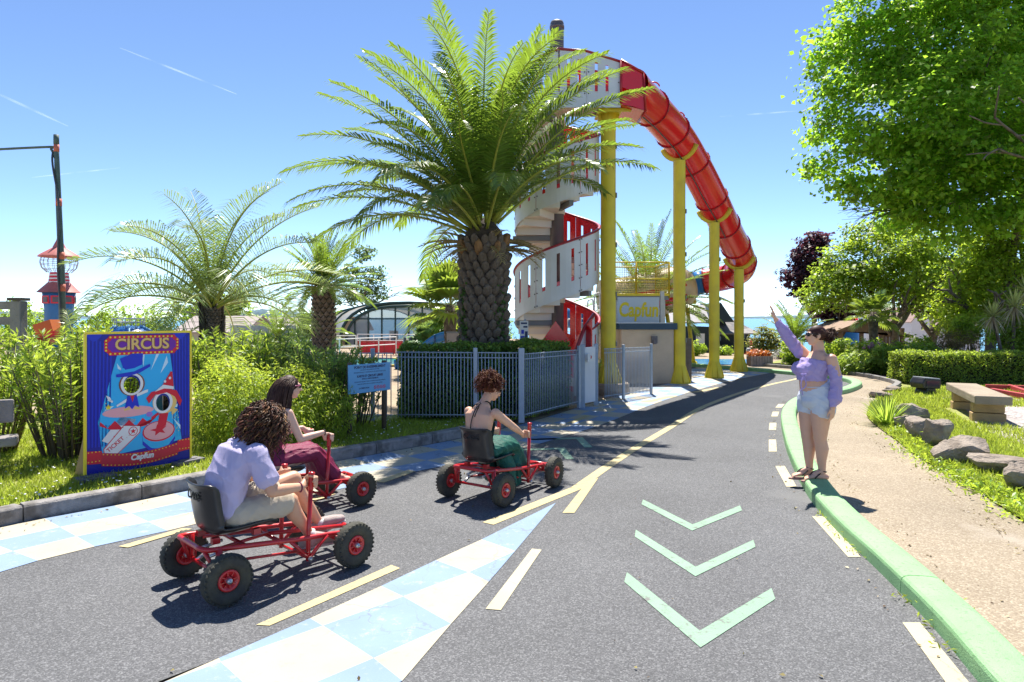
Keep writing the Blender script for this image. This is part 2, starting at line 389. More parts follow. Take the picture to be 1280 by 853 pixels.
def far_shore(x0, x1, y, hmax, seed):
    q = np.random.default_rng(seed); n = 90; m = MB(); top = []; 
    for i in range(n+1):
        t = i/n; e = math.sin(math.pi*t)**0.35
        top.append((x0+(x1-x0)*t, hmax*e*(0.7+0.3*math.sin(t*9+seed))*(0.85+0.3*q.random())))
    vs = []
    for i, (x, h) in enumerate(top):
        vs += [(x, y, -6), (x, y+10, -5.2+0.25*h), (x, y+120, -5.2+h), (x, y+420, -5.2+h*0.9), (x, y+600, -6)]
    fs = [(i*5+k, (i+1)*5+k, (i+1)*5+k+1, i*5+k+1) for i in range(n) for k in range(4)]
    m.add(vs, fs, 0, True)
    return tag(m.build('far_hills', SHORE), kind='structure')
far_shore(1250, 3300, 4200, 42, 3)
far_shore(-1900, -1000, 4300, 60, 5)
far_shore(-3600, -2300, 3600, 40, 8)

# ---------------------------------------------------------------- road
KERB_PX = [(-150, 694), (0, 658), (120, 636), (240, 612), (400, 580), (490, 564), (575, 548), (655, 529), (700, 516), (735, 505), (775, 494), (815, 484), (870, 472), (930, 462)]
KLINE = [Vector((*G(*p), 0)) for p in KERB_PX]
KS = spline(KLINE, 8)
KS2 = [(p.x, p.y) for p in KS]
GK_PX = [(1618, 1180), (1436, 1000), (1277, 845), (1210, 775), (1162, 730), (1113, 687), (1066, 648), (1026, 606), (1001, 565), (991, 540), (986, 520), (988, 508), (1000, 497), (1025, 490.5), (1052, 486), (1067, 481), (1071, 477), (1064, 473), (1045, 469.5), (1018, 466.5), (985, 463.5), (945, 460), (900, 456.8), (868, 454.5), (835, 452.5)]
GKL = [Vector((*G(x, y, 0.12), 0)) for x, y in GK_PX]
GKL.insert(0, GKL[0]+(GKL[0]-GKL[2]).normalized()*4.0)
GKS = spline(GKL, 8); GKR = resample(GKS, 0.16)
gk2 = [(p.x, p.y) for p in GKR]
i_end = max(range(len(KS2)), key=lambda i: KS2[i][1])
road_poly = [(-9.5, -2), (gk2[0][0], -2.2)]+gk2+[(4.0, 29.0), (1.5, 24.0), (2.6, 17.5)]+[(x, y) for x, y in KS2[::-1] if y < 17.0]
r_ = MB(); r_.sheet(road_poly, 0.0); road = tag(r_.build('road', ASPH), kind='structure')
def mark(poly, m, name, z=0.004, th=None):
    b = MB(); b.sheet(poly, z); return b.build(name, m, road)
def gq(*pts): return [G(*p) for p in pts]

# checkered band along the left edge: three rows of painted squares
band = resample([Vector((x, y, 0)) for x, y in KS2], 0.575)
bw = []
rows = 3
for i in range(len(band)-1):
    y = band[i].y
    for r in range(rows):
        wv = lambda k: 0.05+(0.40 if band[k].y < 12 else 0.42)*r
        a0 = offset2([(p.x, p.y) for p in band], wv(i)); 
        break
    break
off = [offset2([(p.x, p.y) for p in band], 0.04+0.40*r) for r in range(rows+1)]
for i in range(len(band)-1):
    for r in range(rows):
        if band[i].y > 23.5: continue
        mark([off[r][i], off[r][i+1], off[r+1][i+1], off[r+1][i]], PWHITE if (i+r) % 2 else PBLUE, 'painted_square')
# pale tiles under the slide columns
far_cells = [((792, 492), (900, 476)), ((900, 476), (985, 464))]
l0 = [G(838, 472), G(880, 465), G(925, 459.5)]; 
for i in range(len(l0)-1):
    a, b_ = Vector((*l0[i], 0)), Vector((*l0[i+1], 0)); d = b_-a; n_ = Vector((d.y, -d.x, 0)).normalized()
    N = max(1, int(d.length/0.8))
    for k in range(N):
        for r in range(2):
            p = [a+d*(k/N)+n_*(-0.9+0.75*r), a+d*((k+1)/N)+n_*(-0.9+0.75*r), a+d*((k+1)/N)+n_*(-0.15+0.75*r), a+d*(k/N)+n_*(-0.15+0.75*r)]
            mark([(v.x, v.y) for v in p], PWHITE if (k+r) % 2 else PBLUE, 'painted_square', 0.006)
# checkered wedge between the two lanes
def mid(a, b, t): return tuple(x+(y-x)*t for x, y in zip(a, b))
T = G(695, 629); A1 = G(602, 675); B1 = G(644, 689.5)
A2, M2, B2 = G(545, 701), G(586, 716), G(611, 728)
A3, M3, B3 = G(476.6, 733.3), G(504, 746.4), G(564, 780.6)
A4, M4, N4, B4 = G(387.6, 773.8), G(403.6, 783), G(467, 823.6), G(503, 852)
ext = lambda a, b, t: mid(a, b, t)
A5, M5 = G(273.7, 823.6), G(276, 828.5)
N5 = ext(N4, (M5[0]+N4[0]-M4[0], M5[1]+N4[1]-M4[1]), 1.0); B5 = (N5[0]+0.25, N5[1]-0.22)
A6 = ext(A4, A5, 2.0); M6 = ext(M4, M5, 2.0); N6 = ext(N4, N5, 2.0); B6 = ext(B4, B5, 2.0)
for poly, m in [((T, A1, B1), PBLUE), ((A1, A2, M2, B1), PWHITE), ((B1, M2, B2), PBLUE), ((A2, A3, M3, M2), PBLUE), ((M2, M3, B3, B2), PWHITE),
                ((A3, A4, M4, M3), PWHITE), ((M3, M4, N4, B3), PBLUE), ((B3, N4, B4), PWHITE), ((A4, A5, M5, M4), PBLUE), ((M4, M5, N5, N4), PWHITE), ((N4, N5, B5, B4), PBLUE),
                ((A5, A6, M6, M5), PWHITE), ((M5, M6, N6, N5), PBLUE), ((N5, N6, B6, B5), PWHITE)]:
    mark(list(poly), m, 'painted_square')
# green chevrons, right lane (pointing at us) and left lane (pointing away)
def chev(l, lo, t, to, r, ro): mark([l, t, r, ro, to, lo], PGREEN, 'chevron')
cv = lambda x, y: G(760+x/3.879, 600+y/3.879)
chev(cv(170, 97), cv(162, 120), cv(410, 218), cv(408, 248), cv(640, 126), cv(650, 150))
chev(cv(135, 244), cv(130, 277), cv(425, 424), cv(424, 470), cv(705, 293), cv(715, 327))
chev(cv(92, 450), cv(79, 497), cv(445, 735), cv(449, 816), cv(793, 528), cv(811, 580))
def chev2(tip, sz, a):
    t = Vector((*tip, 0)); q = Matrix.Rotation(a, 3, 'Z')
    pts = [(-0.5, -0.55), (0, 0), (0.5, -0.55), (0.42, -0.62), (0, -0.16), (-0.42, -0.62)]
    mark([tuple((t+q@Vector((x*sz, y*sz, 0))).xy) for x, y in pts], PGREEN, 'chevron')
for tp, s_ in [((672, 574), 1.0), ((706, 560), 1.05), ((728, 547), 1.1)]: chev2(G(*tp), s_, R(-38))
# yellow lines
def stripe(pts, wd, m, name, n=6):
    p = [Vector((*q, 0)) for q in pts]; p = spline(p, n) if len(p) > 2 else p
    p2 = [(v.x, v.y) for v in p]; L_ = offset2(p2, [-w/2 for w in wd] if isinstance(wd, list) and len(wd) == len(p2) else -(wd/2)); R_ = offset2(p2, wd/2)
    mark(L_+R_[::-1], m, name)
main = [G(720, 611), G(760, 583), G(800, 557), G(840, 533), G(878, 509.5), (G(925, 491.5)), G(965, 480.5), G(993, 474.5), G(1003, 471), G(997, 468), G(980, 466)]
stripe(main, 0.125, PYEL, 'lane_line')
stripe([G(610, 655), G(720, 611)], 0.125, PYEL, 'lane_line', 1)
mark(gq((703, 642), (718, 642), (748, 598), (733, 604)), PYEL, 'lane_line', 0.0055)
mark(gq((320, 782), (337, 783), (500, 711), (489, 707)), PYEL, 'lane_dash')
mark(gq((607, 762), (626, 763.5), (677, 688), (665, 686.5)), PCREAM, 'lane_dash')
for q in [[(148, 684), (160, 685.5), (240, 662), (228, 661)], [(468, 603), (480, 604), (520, 590), (510, 588)], [(345, 640), (357, 641), (420, 618), (410, 616)],
          [(800, 503), (812, 503), (846, 496), (836, 495.5)], [(862, 491), (872, 491), (905, 485), (896, 484.5)], [(706, 530), (716, 530), (740, 520), (732, 519.5)]]:
    mark(gq(*q), PYEL, 'lane_dash', 0.0065)
for q in [[(1128, 779), (1150, 779), (1212, 855), (1183, 855)], [(1015, 646), (1032, 646), (1076, 697), (1060, 697)], [(969, 583), (981, 583), (996, 609), (983, 609)],
          [(961, 550), (970, 550), (971, 565), (961, 565)], [(962, 529), (970.5, 529), (970, 538), (961, 538)], [(966, 515), (974, 515), (972, 521), (964, 521)], [(973, 505.5), (981, 505.5), (977, 510), (969, 510)]]:
    mark(gq(*q), PCREAM, 'lane_dash')

# ---------------------------------------------------------------- left kerb of concrete stones, verge
kerb = tag(empty('kerb'), kind='structure')
ks = resample([Vector((x, y, 0)) for x, y in KS2], 1.0)
for i, (a, b_) in enumerate(zip(ks, ks[1:])):
    if a.y > 11.3: break
    d = (b_-a); L = d.length-0.008; ang = math.atan2(d.y, d.x); c = (a+b_)/2
    n_ = Vector((-d.y, d.x, 0)).normalized(); h = 0.145*(1-0.7*smooth(10.2, 11.6, a.y))
    m = MB(); m.prism([(0, 0), (0.0, h-0.02), (0.022, h), (0.15, h), (0.15, -0.05), (0, -0.05)], -L/2, L/2, Matrix(((0, 0, 1), (1, 0, 0), (0, 1, 0))))
    o = m.build('kerb_stone', CONC, kerb, c, (random.uniform(-.004, .004), random.uniform(-.004, .004), ang+random.uniform(-.006, .006)), 0.008)
vp = offset2(KS2, -0.145); vp = [(x, y) for x, y in vp if y < 14.2]
verge_poly = vp+[(0.9, 14.4), (-1.2, 12.6), (-3.5, 12.8), (-8, 12.8), (-14, 11), (-14, 3)]
def vz(x, y): return 0.13-0.09*smooth(10.4, 12.5, y)
v_ = MB(); v_.sheet(verge_poly, 0.0); me = v_.mesh('verge', LAWN)
bm = bmesh.new(); bm.from_mesh(me); bmesh.ops.triangulate(bm, faces=bm.faces)
bmesh.ops.subdivide_edges(bm, edges=bm.edges, cuts=3, use_grid_fill=True)
for vv in bm.verts: vv.co.z = vz(vv.co.x, vv.co.y)
bm.to_mesh(me); bm.free()
verge = tag(put(me, 'verge'), kind='structure')

# ---------------------------------------------------------------- mint green kerb, path, right lawn
gkerb = tag(empty('kerb'), kind='structure')
prof = [(-0.13, -0.03), (-0.125, 0.085), (-0.118, 0.104), (-0.10, 0.116), (-0.07, 0.122), (0.0, 0.125), (0.07, 0.122), (0.10, 0.116), (0.118, 0.104), (0.125, 0.085), (0.13, -0.03)]
step = 14; i = 0
while i+1 < len(GKR):
    seg = GKR[i:i+step+1]
    if len(seg) < 2: break
    vs = []
    for k, p in enumerate(seg):
        a = GKR[max(0, i+k-1)]; b_ = GKR[min(len(GKR)-1, i+k+1)]; t = (b_-a).normalized(); n_ = Vector((t.y, -t.x, 0))
        q = p.copy()
        if k == 0: q = p+t*0.004
        if k == len(seg)-1: q = p-t*0.004
        jj = random.uniform(-.001, .001) if k in (0, len(seg)-1) else 0
        vs += [q+n_*x+Vector((0, 0, z+jj)) for x, z in prof]
    n = len(prof); fs = [(k*n+j, (k+1)*n+j, (k+1)*n+j+1, k*n+j+1) for k in range(len(seg)-1) for j in range(n-1)]
    fs += [tuple(range(n)), tuple(range((len(seg)-1)*n+n-1, (len(seg)-1)*n-1, -1))]
    m = MB(); m.add(vs, fs, 0, False)
    m.build('kerb_stone', KGREEN, gkerb); i += step
pr_px = [(1460, 800), (1330, 690), (1280, 655), (1235, 625), (1195, 598), (1150, 575), (1120, 552), (1098, 536), (1084, 522), (1088, 508), (1100, 497), (1118, 489), (1127, 483), (1112, 477.5), (1085, 472), (1060, 468.2), (1030, 464.5), (985, 461), (950, 458)]
PR = spline([Vector((*G(*p), 0)) for p in pr_px], 6); pr2 = [(p.x, p.y) for p in PR]
path_poly = [(gk2[0][0], -3), (2.9, -3), (3.3, 2.0)]+pr2+gk2[::-1]
p_ = MB(); p_.sheet(path_poly, 0.012); tag(p_.build('path', PATHM), kind='structure')
lawn_poly = pr2+[(12, 30), (24, 34), (34, 30), (34, -3), (2.9, -3), (3.3, 2.0)]
l_ = MB(); l_.sheet(lawn_poly, 0.03); tag(l_.build('lawn', LAWN), kind='structure')
gl = MB(); gl.sheet([G(1172, 498), G(1215, 493), G(1300, 493), G(1500, 520), G(1600, 600), G(1330, 580), G(1275, 556), G(1222, 538), G(1215, 522), G(1200, 508)], 0.036)
tag(gl.build('gravel_bed', GRAVM), kind='structure')
sl = MB(); sl.sheet([G(1040, 467), G(1130, 479), G(1140, 484), G(1420, 490), (26, 26), (14, 30), G(960, 456)], 0.034); tag(sl.build('soil', SOIL), kind='structure')
# granite edging along the back of the path
edg = tag(empty('path_edging'), kind='structure')
es = resample([p for p in PR if p.y > 16.8], 0.85)
for a, b_ in zip(es, es[1:]):
    d = b_-a; m = MB(); m.box((0, 0.07, 0.04), (d.length-0.015, 0.14, 0.16))
    m.build('kerb_stone', mat('granite_edging', (0.22, 0.21, 0.20), 0.9, 0.25, 10, 0.5), edg, (a+b_)/2, (0, 0, math.atan2(d.y, d.x)+random.uniform(-.01, .01)), 0.012)

# ---------------------------------------------------------------- grass blades and daisies
def grass(name, poly, n, h, zf, label, m, seed=1, dens=None):
    q = np.random.default_rng(seed); poly = np.array(poly); lo = poly.min(0); hi = poly.max(0); pts = []
    x1, y1 = poly[:, 0], poly[:, 1]; x2, y2 = np.roll(x1, -1), np.roll(y1, -1)
    while len(pts) < n:
        p = lo+(hi-lo)*q.random((n*2, 2))
        c = ((y1[None] > p[:, 1:2]) != (y2[None] > p[:, 1:2])) & (p[:, 0:1] < (x2-x1)[None]*(p[:, 1:2]-y1[None])/((y2-y1)[None]+1e-12)+x1[None])
        ins = c.sum(1) % 2 == 1
        vis = np.abs(p[:, 0]) < 1.0*p[:, 1]+1.6
        keep = q.random(len(p)) < np.minimum(1, (6.5/np.maximum(p[:, 1], 1))**1.5)
        pts += list(p[ins & vis & keep])
    p = np.array(pts[:n]); z = np.array([zf(x, y) for x, y in p]); N = n
    a = q.random(N)*2*math.pi; hh = h*(0.5+q.random(N))*(0.75+0.6*np.sin(p[:, 0]*3.1+np.sin(p[:, 1]*2.3))**2); wd = 0.004+0.004*q.random(N); wd *= np.clip(p[:, 1]/8, 1, 2.2)
    d = np.stack([np.cos(a), np.sin(a), 0*a], 1); l = q.normal(size=(N, 3))*0.45; l[:, 2] = 0
    b = np.concatenate([p, z[:, None]], 1); V = np.empty((N, 3, 3)); V[:, 0] = b-d*wd[:, None]; V[:, 1] = b+d*wd[:, None]
    V[:, 2] = b+(np.array([0, 0, 1])+l)*hh[:, None]
    o = put(npmesh(name, V.reshape(-1, 3), np.arange(N*3).reshape(-1, 3), m), name)
    return tag(o, label, 'grass', kind='stuff')
GRASSM = leafmat('grass_blades', (0.21, 0.27, 0.035), (0.46, 0.55, 0.06), isl=0.4, trans=0.45)
kin = offset2(KS2, -0.16); kin = [(x, y) for x, y in kin if 1 < y < 12.5]
grass('grass', kin+[(0.5, 12.4), (-0.1, 11.9), (-2.5, 11.6), (-4, 11), (-9, 10), (-9, 4)], 60000, 0.05, vz, 'short green grass on the verge behind the concrete kerb', GRASSM, 1)
lawn_in = pr2[:70]+[(11, 18.2), (13, 18.2), (14, 15), (12.5, 12), (9, 5)]
grass('grass', [q for q in pr2 if q[1] < 17]+[(11, 18.3), (15, 18.3), (11.2, 13.8), (8.6, 13.6), (7.9, 11.8), (9.0, 10.0), (10.5, 8), (9, 3), (3.6, 2.2)], 75000, 0.06, lambda x, y: 0.03, 'lush green grass on the lawn behind the row of rocks', GRASSM, 2)
dz = MB()
for k in range(420):
    t = random.random(); a = KS2[int(t*len(KS2)*0.72)]; dd = 0.25+1.9*random.random()**1.3
    x, y = a[0]-dd*0.75, a[1]+dd*0.6
    if y > 11.6 or y < 4.5 or x < -8: continue
    dz.lathe([(0.0, 0.004), (0.011, 0.004), (0.012, 0.0)], 6, (x, y, vz(x, y)+0.03+0.02*random.random()), Matrix.Rotation(random.uniform(-.5, .5), 3, 'X'))
tag(dz.build('daisies', mat('daisy_white', (0.8, 0.8, 0.74), 0.7)), 'tiny white daisies scattered through the verge grass', 'flowers', kind='stuff')

# ---------------------------------------------------------------- fallen leaves and grit along the edges
lq = np.random.default_rng(21); pp = []
for line, off, n, zz in ((KS2, .12, 160, .012), ([p for p in gk2 if p[1] < 20], -.22, 110, .010), ([p for p in gk2 if p[1] < 20], .30, 150, .018), (pr2, -.25, 240, .018)):
    ln = [q for q in line if 2.5 < q[1] < 18]
    for k in range(n):
        i = lq.integers(0, len(ln)-1); a, b_ = Vector((*ln[i], 0)), Vector((*ln[i+1], 0)); t = (b_-a).normalized(); nn = Vector((t.y, -t.x, 0)); p = a.lerp(b_, lq.random())+nn*(off+abs(lq.normal())*.09*(1 if off > 0 else -1)); pp.append((p.x, p.y, zz))
for k in range(60):
    x, y = lq.uniform(-2, 3.2), lq.uniform(3, 14); pp.append((x, y, .012))
pp = np.array(pp); nr = lq.normal(size=(len(pp), 3))*.35+np.array([0, 0, 1]); sz = .014+.022*lq.random(len(pp)); Vl, Fl = leaves(pp, nr, sz, sz*.55)
tag(put(npmesh('leaf_litter', Vl, Fl, leafmat('fallen_leaf', (.20, .15, .06), (.2, .14, .05), isl=.6, trans=.2)), 'leaf_litter'), 'scattered dry leaves and grit along the kerbs and the path edge', 'leaf litter', kind='stuff')
wq0 = np.random.default_rng(5); pp = []
for k in range(26):
    i = int(wq0.integers(4, 60)); a = gk2[i]; b_ = gk2[i+1]; t = (Vector(b_)-Vector(a)).normalized(); c = Vector((a[0]-t.y*.16*(1 if k % 3 else -1), a[1]+t.x*.16*(1 if k % 3 else -1), .012))
    for j in range(12): pp.append((c.x+wq0.normal()*.03, c.y+wq0.normal()*.05, .014+abs(wq0.normal())*.018))
pp = np.array(pp); Vl, Fl = leaves(pp, wq0.normal(size=(len(pp), 3))*.6+np.array([0, 0, .7]), .03+.02*wq0.random(len(pp)), .012)
tag(put(npmesh('weeds', Vl, Fl, GRASSM), 'weeds'), 'tiny weeds growing in the seams of the mint green kerb', 'weeds', kind='stuff')
# ---------------------------------------------------------------- palms
def frond(L, th0, az, droop, leaf, pairs, wid, vee=0.5, hang=0.35, bare=0.12, mr=0.02, twist=0.0, q=random):
    """one pinnate leaf: midrib and pairs of folded leaflets (local to the crown centre)"""
    m = MB(); n = 16; th = th0; p = Vector((0, 0, 0)); pts = [p.copy()]; ca, sa = math.cos(az), math.sin(az); tw = q.uniform(-twist, twist)
    for i in range(n):
        t = (i+0.5)/n; a = th+droop*t**1.4; h = az+tw*t*t
        p = p+Vector((math.sin(a)*math.cos(h), math.sin(a)*math.sin(h), math.cos(a)))*(L/n); pts.append(p.copy())
    m.tube(pts, [mr*(1-0.88*i/n)+0.002 for i in range(n+1)], 5, True, 0)
    vs = []; fs = []
    for k in range(pairs):
        t = bare+(1-bare)*(k+0.5)/pairs; x = t*n; i = min(n-1, int(x)); c = pts[i].lerp(pts[i+1], x-i); T = (pts[i+1]-pts[i]).normalized()
        S = Vector((-sa, ca, 0)); S = (S-T*S.dot(T)).normalized(); U = S.cross(T)
        if U.z < 0: U = -U
        ll = leaf*(math.sin(math.pi*(0.14+0.80*t))**0.6)*q.uniform(0.88, 1.1); f = 0.45+0.9*t**2
        for sd in (-1, 1):
            d = (S*sd*1.0+T*f+U*(vee+q.uniform(-.12, .12))).normalized(); d = (d+Vector((q.uniform(-.08, .08), q.uniform(-.08, .08), q.uniform(-.08, .08)))).normalized()
            w_ = T.cross(d).cross(d).normalized()*wid*0.5; w_ = (T-d*T.dot(d)).normalized()*wid*0.5
            mid_ = c+d*ll*0.5; tip = c+d*ll+Vector((0, 0, -hang*ll*(0.6+0.6*t)))
            mid_.z -= hang*ll*0.16
            o = len(vs); vs += [c-w_*0.6, c+w_*0.6, mid_+w_, mid_-w_, tip]; fs += [(o, o+1, o+2, o+3), (o+3, o+2, o+4)]
    m.add(vs, fs, 1)
    return m
RIB = mat('palm_midrib', (0.30, 0.33, 0.05), 0.5, 0.15)
PH = leafmat('date_palm_leaf', (0.085, 0.14, 0.026), (0.25, 0.37, 0.036), rough=0.34, isl=0.3, trans=0.43, spec=0.55)
PHD = leafmat('dry_palm_leaf', (0.30, 0.24, 0.11), (0.3, 0.24, 0.1), isl=0.3, trans=0.3)
BUT = leafmat('jelly_palm_leaf', (0.14, 0.205, 0.075), (0.32, 0.44, 0.095), rough=0.4, isl=0.3, trans=0.35, spec=0.5)
STUB = mat('leaf_stub_grey', (0.19, 0.15, 0.12), 0.9, 0.35, 9, 0.8, 40, col2=(0.10, 0.075, 0.055), mixscale=7, mixsharp=0.15)
STUBN = mat('leaf_stub_new', (0.25, 0.135, 0.06), 0.9, 0.35, 9, 0.8, 40)
BARKD = mat('palm_bark', (0.055, 0.042, 0.032), 0.95, 0.3, 12, 0.9, 40)
IVY = leafmat('ivy_leaf', (0.06, 0.12, 0.02), (0.18, 0.30, 0.03))
def stub_mesh(name, w, h, d, m):
    """a cut leaf base: a rounded diamond pointing up and out"""
    b = MB(); o = [(-0.5, 0), (-0.38, 0.30), (0, 0.62), (0.38, 0.30), (0.5, 0), (0.3, -0.30), (0, -0.42), (-0.3, -0.30)]
    vs = [(x*w, 0.06*d, z*h) for x, z in o]+[(x*w*0.86, -d*(0.55+0.35*(z > 0)), z*h*0.84+0.10*h) for x, z in o]+[(x*w*0.45, -d*(0.95+0.25*(z > 0)), z*h*0.42+0.18*h) for x, z in o]
    fs = [(i, (i+1) % 8, 8+(i+1) % 8, 8+i) for i in range(8)]+[(8+i, 8+(i+1) % 8, 16+(i+1) % 8, 16+i) for i in range(8)]+[tuple(range(16, 24))]
    b.add(vs, fs, 0, False); return b.mesh(name, m)
# --- the big date palm behind the fence
PX, PY = -0.56, 13.6; TOP = 3.45
palm = tag(empty('date_palm', (PX, PY, 0)), 'tall date palm with scaly trunk and huge green crown beside the spiral tower', 'palm tree')
tr = MB(); tr.lathe([(0.49, 0), (0.44, 0.6), (0.405, 1.3), (0.395, 2.2), (0.405, 2.8), (0.43, 3.2), (0.36, 3.55), (0.15, 3.8)], 28)
tr.build('trunk', BARKD, palm)
sm1 = stub_mesh('leaf_stub', 0.19, 0.23, 0.10, STUB); sm2 = stub_mesh('leaf_stub', 0.19, 0.25, 0.13, STUBN)
row = 0; z = 1.0
while z < 3.42:
    n = 15
    for k in range(n):
        a = 2*math.pi*(k+0.5*(row % 2))/n+0.04*row+random.uniform(-.04, .04); zz = z+random.uniform(-.025, .025)
        rr = 0.392+0.02*smooth(2.3, 3.2, zz)+0.03*(1-smooth(0.9, 1.6, zz)); s_ = random.uniform(0.85, 1.15)
        if math.sin(a) > 0.75: continue
        inst(sm2 if zz > 3.05 and random.random() < 0.28 else sm1, 'leaf_stub', palm, (rr*math.cos(a), rr*math.sin(a), zz), (random.uniform(-.1, .1)-0.15-0.35*smooth(2.9, 3.4, zz), random.uniform(-.1, .1), a+math.pi/2+random.uniform(-.12, .12)), (s_*random.uniform(.9, 1.1), s_*random.uniform(.9, 1.5), s_*random.uniform(.92, 1.15)))
    z += 0.165; row += 1
p_ = []; 
for k in range(420):
    a = random.choice([-2.55, -2.5, -0.75])+random.gauss(0, .14); z = random.choice([1.35, 1.6, 1.9, 2.2])+random.gauss(0, .15); p_.append((0.50*math.cos(a), 0.50*math.sin(a), z))
p_ = np.array(p_); V, F = leaves(p_, np.concatenate([p_[:, :2], np.full((len(p_), 1), .3)], 1), 0.05+0.03*rng.random(len(p_)), 0.045)
put(npmesh('ivy', V, F, IVY), 'ivy', palm)
rp = random.Random(5); NF = 86
for i in range(NF):
    t = (i+0.5)/NF; th = R(3+63*t**0.85)+rp.uniform(-.09, .09); az = i*2.39996+rp.uniform(-.15, .15)
    if math.cos(az) > .25 and t > .70: continue
    L = (3.85-0.15*t)*rp.uniform(0.88, 1.06)*(0.86 if math.sin(az) < -0.6 and t > .45 else 1.0)
    m = frond(L, th, az, R(50+18*t)*rp.uniform(.7, 1.3), 0.52, 76, 0.034, vee=0.5-0.25*t, hang=0.28+0.2*t, bare=0.13, mr=0.030, twist=0.35, q=rp)
    r0 = 0.10+0.26*t; m.build('frond', [RIB, PH], palm, (r0*math.cos(az), r0*math.sin(az), TOP+0.62-0.55*t))
for i in range(26):
    az = rp.uniform(0, 2*math.pi); m = frond(rp.uniform(.5, 1.0), R(rp.uniform(60, 105)), az, R(40), 0.22, 12, 0.02, q=rp, mr=0.03)
    m.build('dead_frond', [PHD, PHD], palm, (0.36*math.cos(az), 0.36*math.sin(az), TOP-0.05-rp.uniform(0, .25)))

def pinnate_palm(name, label, loc, trunk_top, r0, nf, L, leaf, pairs, wid, th=(8, 95), droop=(25, 60), vee=0.4, hang=0.4, mats=None, group=None, seed=1, trunk='scaly', twist=.25, mr=.022, tilt=0.0, power=0.85):
    q = random.Random(seed); t_ = tag(empty(name, loc), label, 'palm tree', group); mats = mats or [RIB, PH]
    b = MB(); H_ = trunk_top
    if H_ > 0.2:
        b.lathe([(r0*1.12, -0.1), (r0, H_*0.3), (r0*0.97, H_*0.75), (r0*1.1, H_*0.92), (r0*0.6, H_+0.12)], 18, m=1)
        nr = max(4, int(H_/(r0*0.42))); nc = 12
        for j in range(nr):
            for k in range(nc):
                a = 2*math.pi*(k+0.5*(j % 2))/nc; z = H_*(j+0.5)/nr
                if math.sin(a) > 0.6: continue
                ct = Vector((r0*math.cos(a), r0*math.sin(a), z)); rad = Vector((math.cos(a), math.sin(a), 0)); tg = Vector((-math.sin(a), math.cos(a), 0)); s = r0*0.29
                b.add([ct-tg*s, ct-Vector((0, 0, s*.9)), ct+tg*s, ct+Vector((0, 0, s*1.3))+rad*s*.4, ct+rad*s*0.8+Vector((0, 0, s*.5))], [(0, 1, 4), (1, 2, 4), (2, 3, 4), (3, 0, 4)], 0)
        b.build('trunk', [STUB, BARKD], t_)
    for i in range(nf):
        t = (i+0.5)/nf; az = i*2.39996+q.uniform(-.2, .2)
        m = frond(L*q.uniform(.85, 1.1)*(1-0.12*t), R(th[0]+(th[1]-th[0])*t**power)+q.uniform(-.1, .1), az, R(droop[0]+(droop[1]-droop[0])*t)*q.uniform(.75, 1.25), leaf, pairs, wid, vee, hang, 0.14, mr, twist, q)
        m.build('frond', mats, t_, (r0*.5*math.cos(az)*t, r0*.5*math.sin(az)*t, H_+0.1-0.15*t))
    return t_
# --- feathery drooping palm behind the circus board
bt = pinnate_palm('jelly_palm', 'feathery grey green palm with long drooping leaves behind the circus board', (-6.15, 14.0, 0.1), 1.95, 0.15, 28, 3.0, 0.88, 46, 0.020, (4, 76), (58, 85), 0.95, 0.55, [RIB, BUT], seed=3, twist=.4, mr=.028)
q = random.Random(9); bk = MB()
for i in range(30):
    a = q.uniform(0, 6.28); z0 = q.uniform(.5, 1.5); bk.tube([(0.13*math.cos(a), 0.13*math.sin(a), z0), (0.20*math.cos(a), 0.20*math.sin(a), z0+.35), (0.24*math.cos(a), 0.24*math.sin(a), z0+.75)], [.06, .045, .02], 6)
bk.build('leaf_bases', BARKD, bt)
# --- smaller palms
pinnate_palm('date_palm', 'smaller date palm with thick scaly trunk in front of the glazed pool hall', (-6.62, 24.0, 0), 2.95, 0.36, 54, 2.0, 0.34, 34, 0.036, (5, 100), (15, 45), 0.5, 0.3, seed=4)
pinnate_palm('date_palm', 'bushy date palm behind the yellow platform railing', (5.1, 25.5, 0), 2.3, 0.4, 56, 3.4, 0.42, 40, 0.042, (5, 95), (20, 60), 0.5, 0.35, seed=6)
pinnate_palm('date_palm', 'low palm bush beside the dark lamp post', (-8.4, 13.2, 0.1), 0.45, 0.2, 26, 1.55, 0.36, 30, 0.026, (8, 85), (30, 60), 0.4, 0.35, seed=7)
pinnate_palm('date_palm', 'low palm bush behind the circus board top', (-6.9, 13.4, 0.1), 0.5, 0.2, 24, 1.35, 0.34, 28, 0.026, (5, 80), (30, 60), 0.4, 0.3, seed=8)
pinnate_palm('date_palm', 'dark palm with arching leaves below the purple tree', (14.9, 36.0, -0.5), 1.1, 0.35, 34, 2.3, 0.4, 30, 0.05, (5, 92), (25, 70), 0.5, 0.4, seed=12)
for i, (x, y, h) in enumerate([(-10.3, 30, 1.0), (-9.4, 31, 1.1), (-8.6, 31, 1.05)]):
    pinnate_palm('date_palm', ['short palm, leftmost of the row behind the white rail', 'short palm, middle of the row behind the white rail', 'short palm, rightmost of the row behind the white rail'][i], (x, y, -0.1), h, 0.2, 24, 1.5, 0.4, 22, 0.04, (5, 95), (30, 70), 0.5, 0.4, seed=20+i, group='short palms behind the white rail')
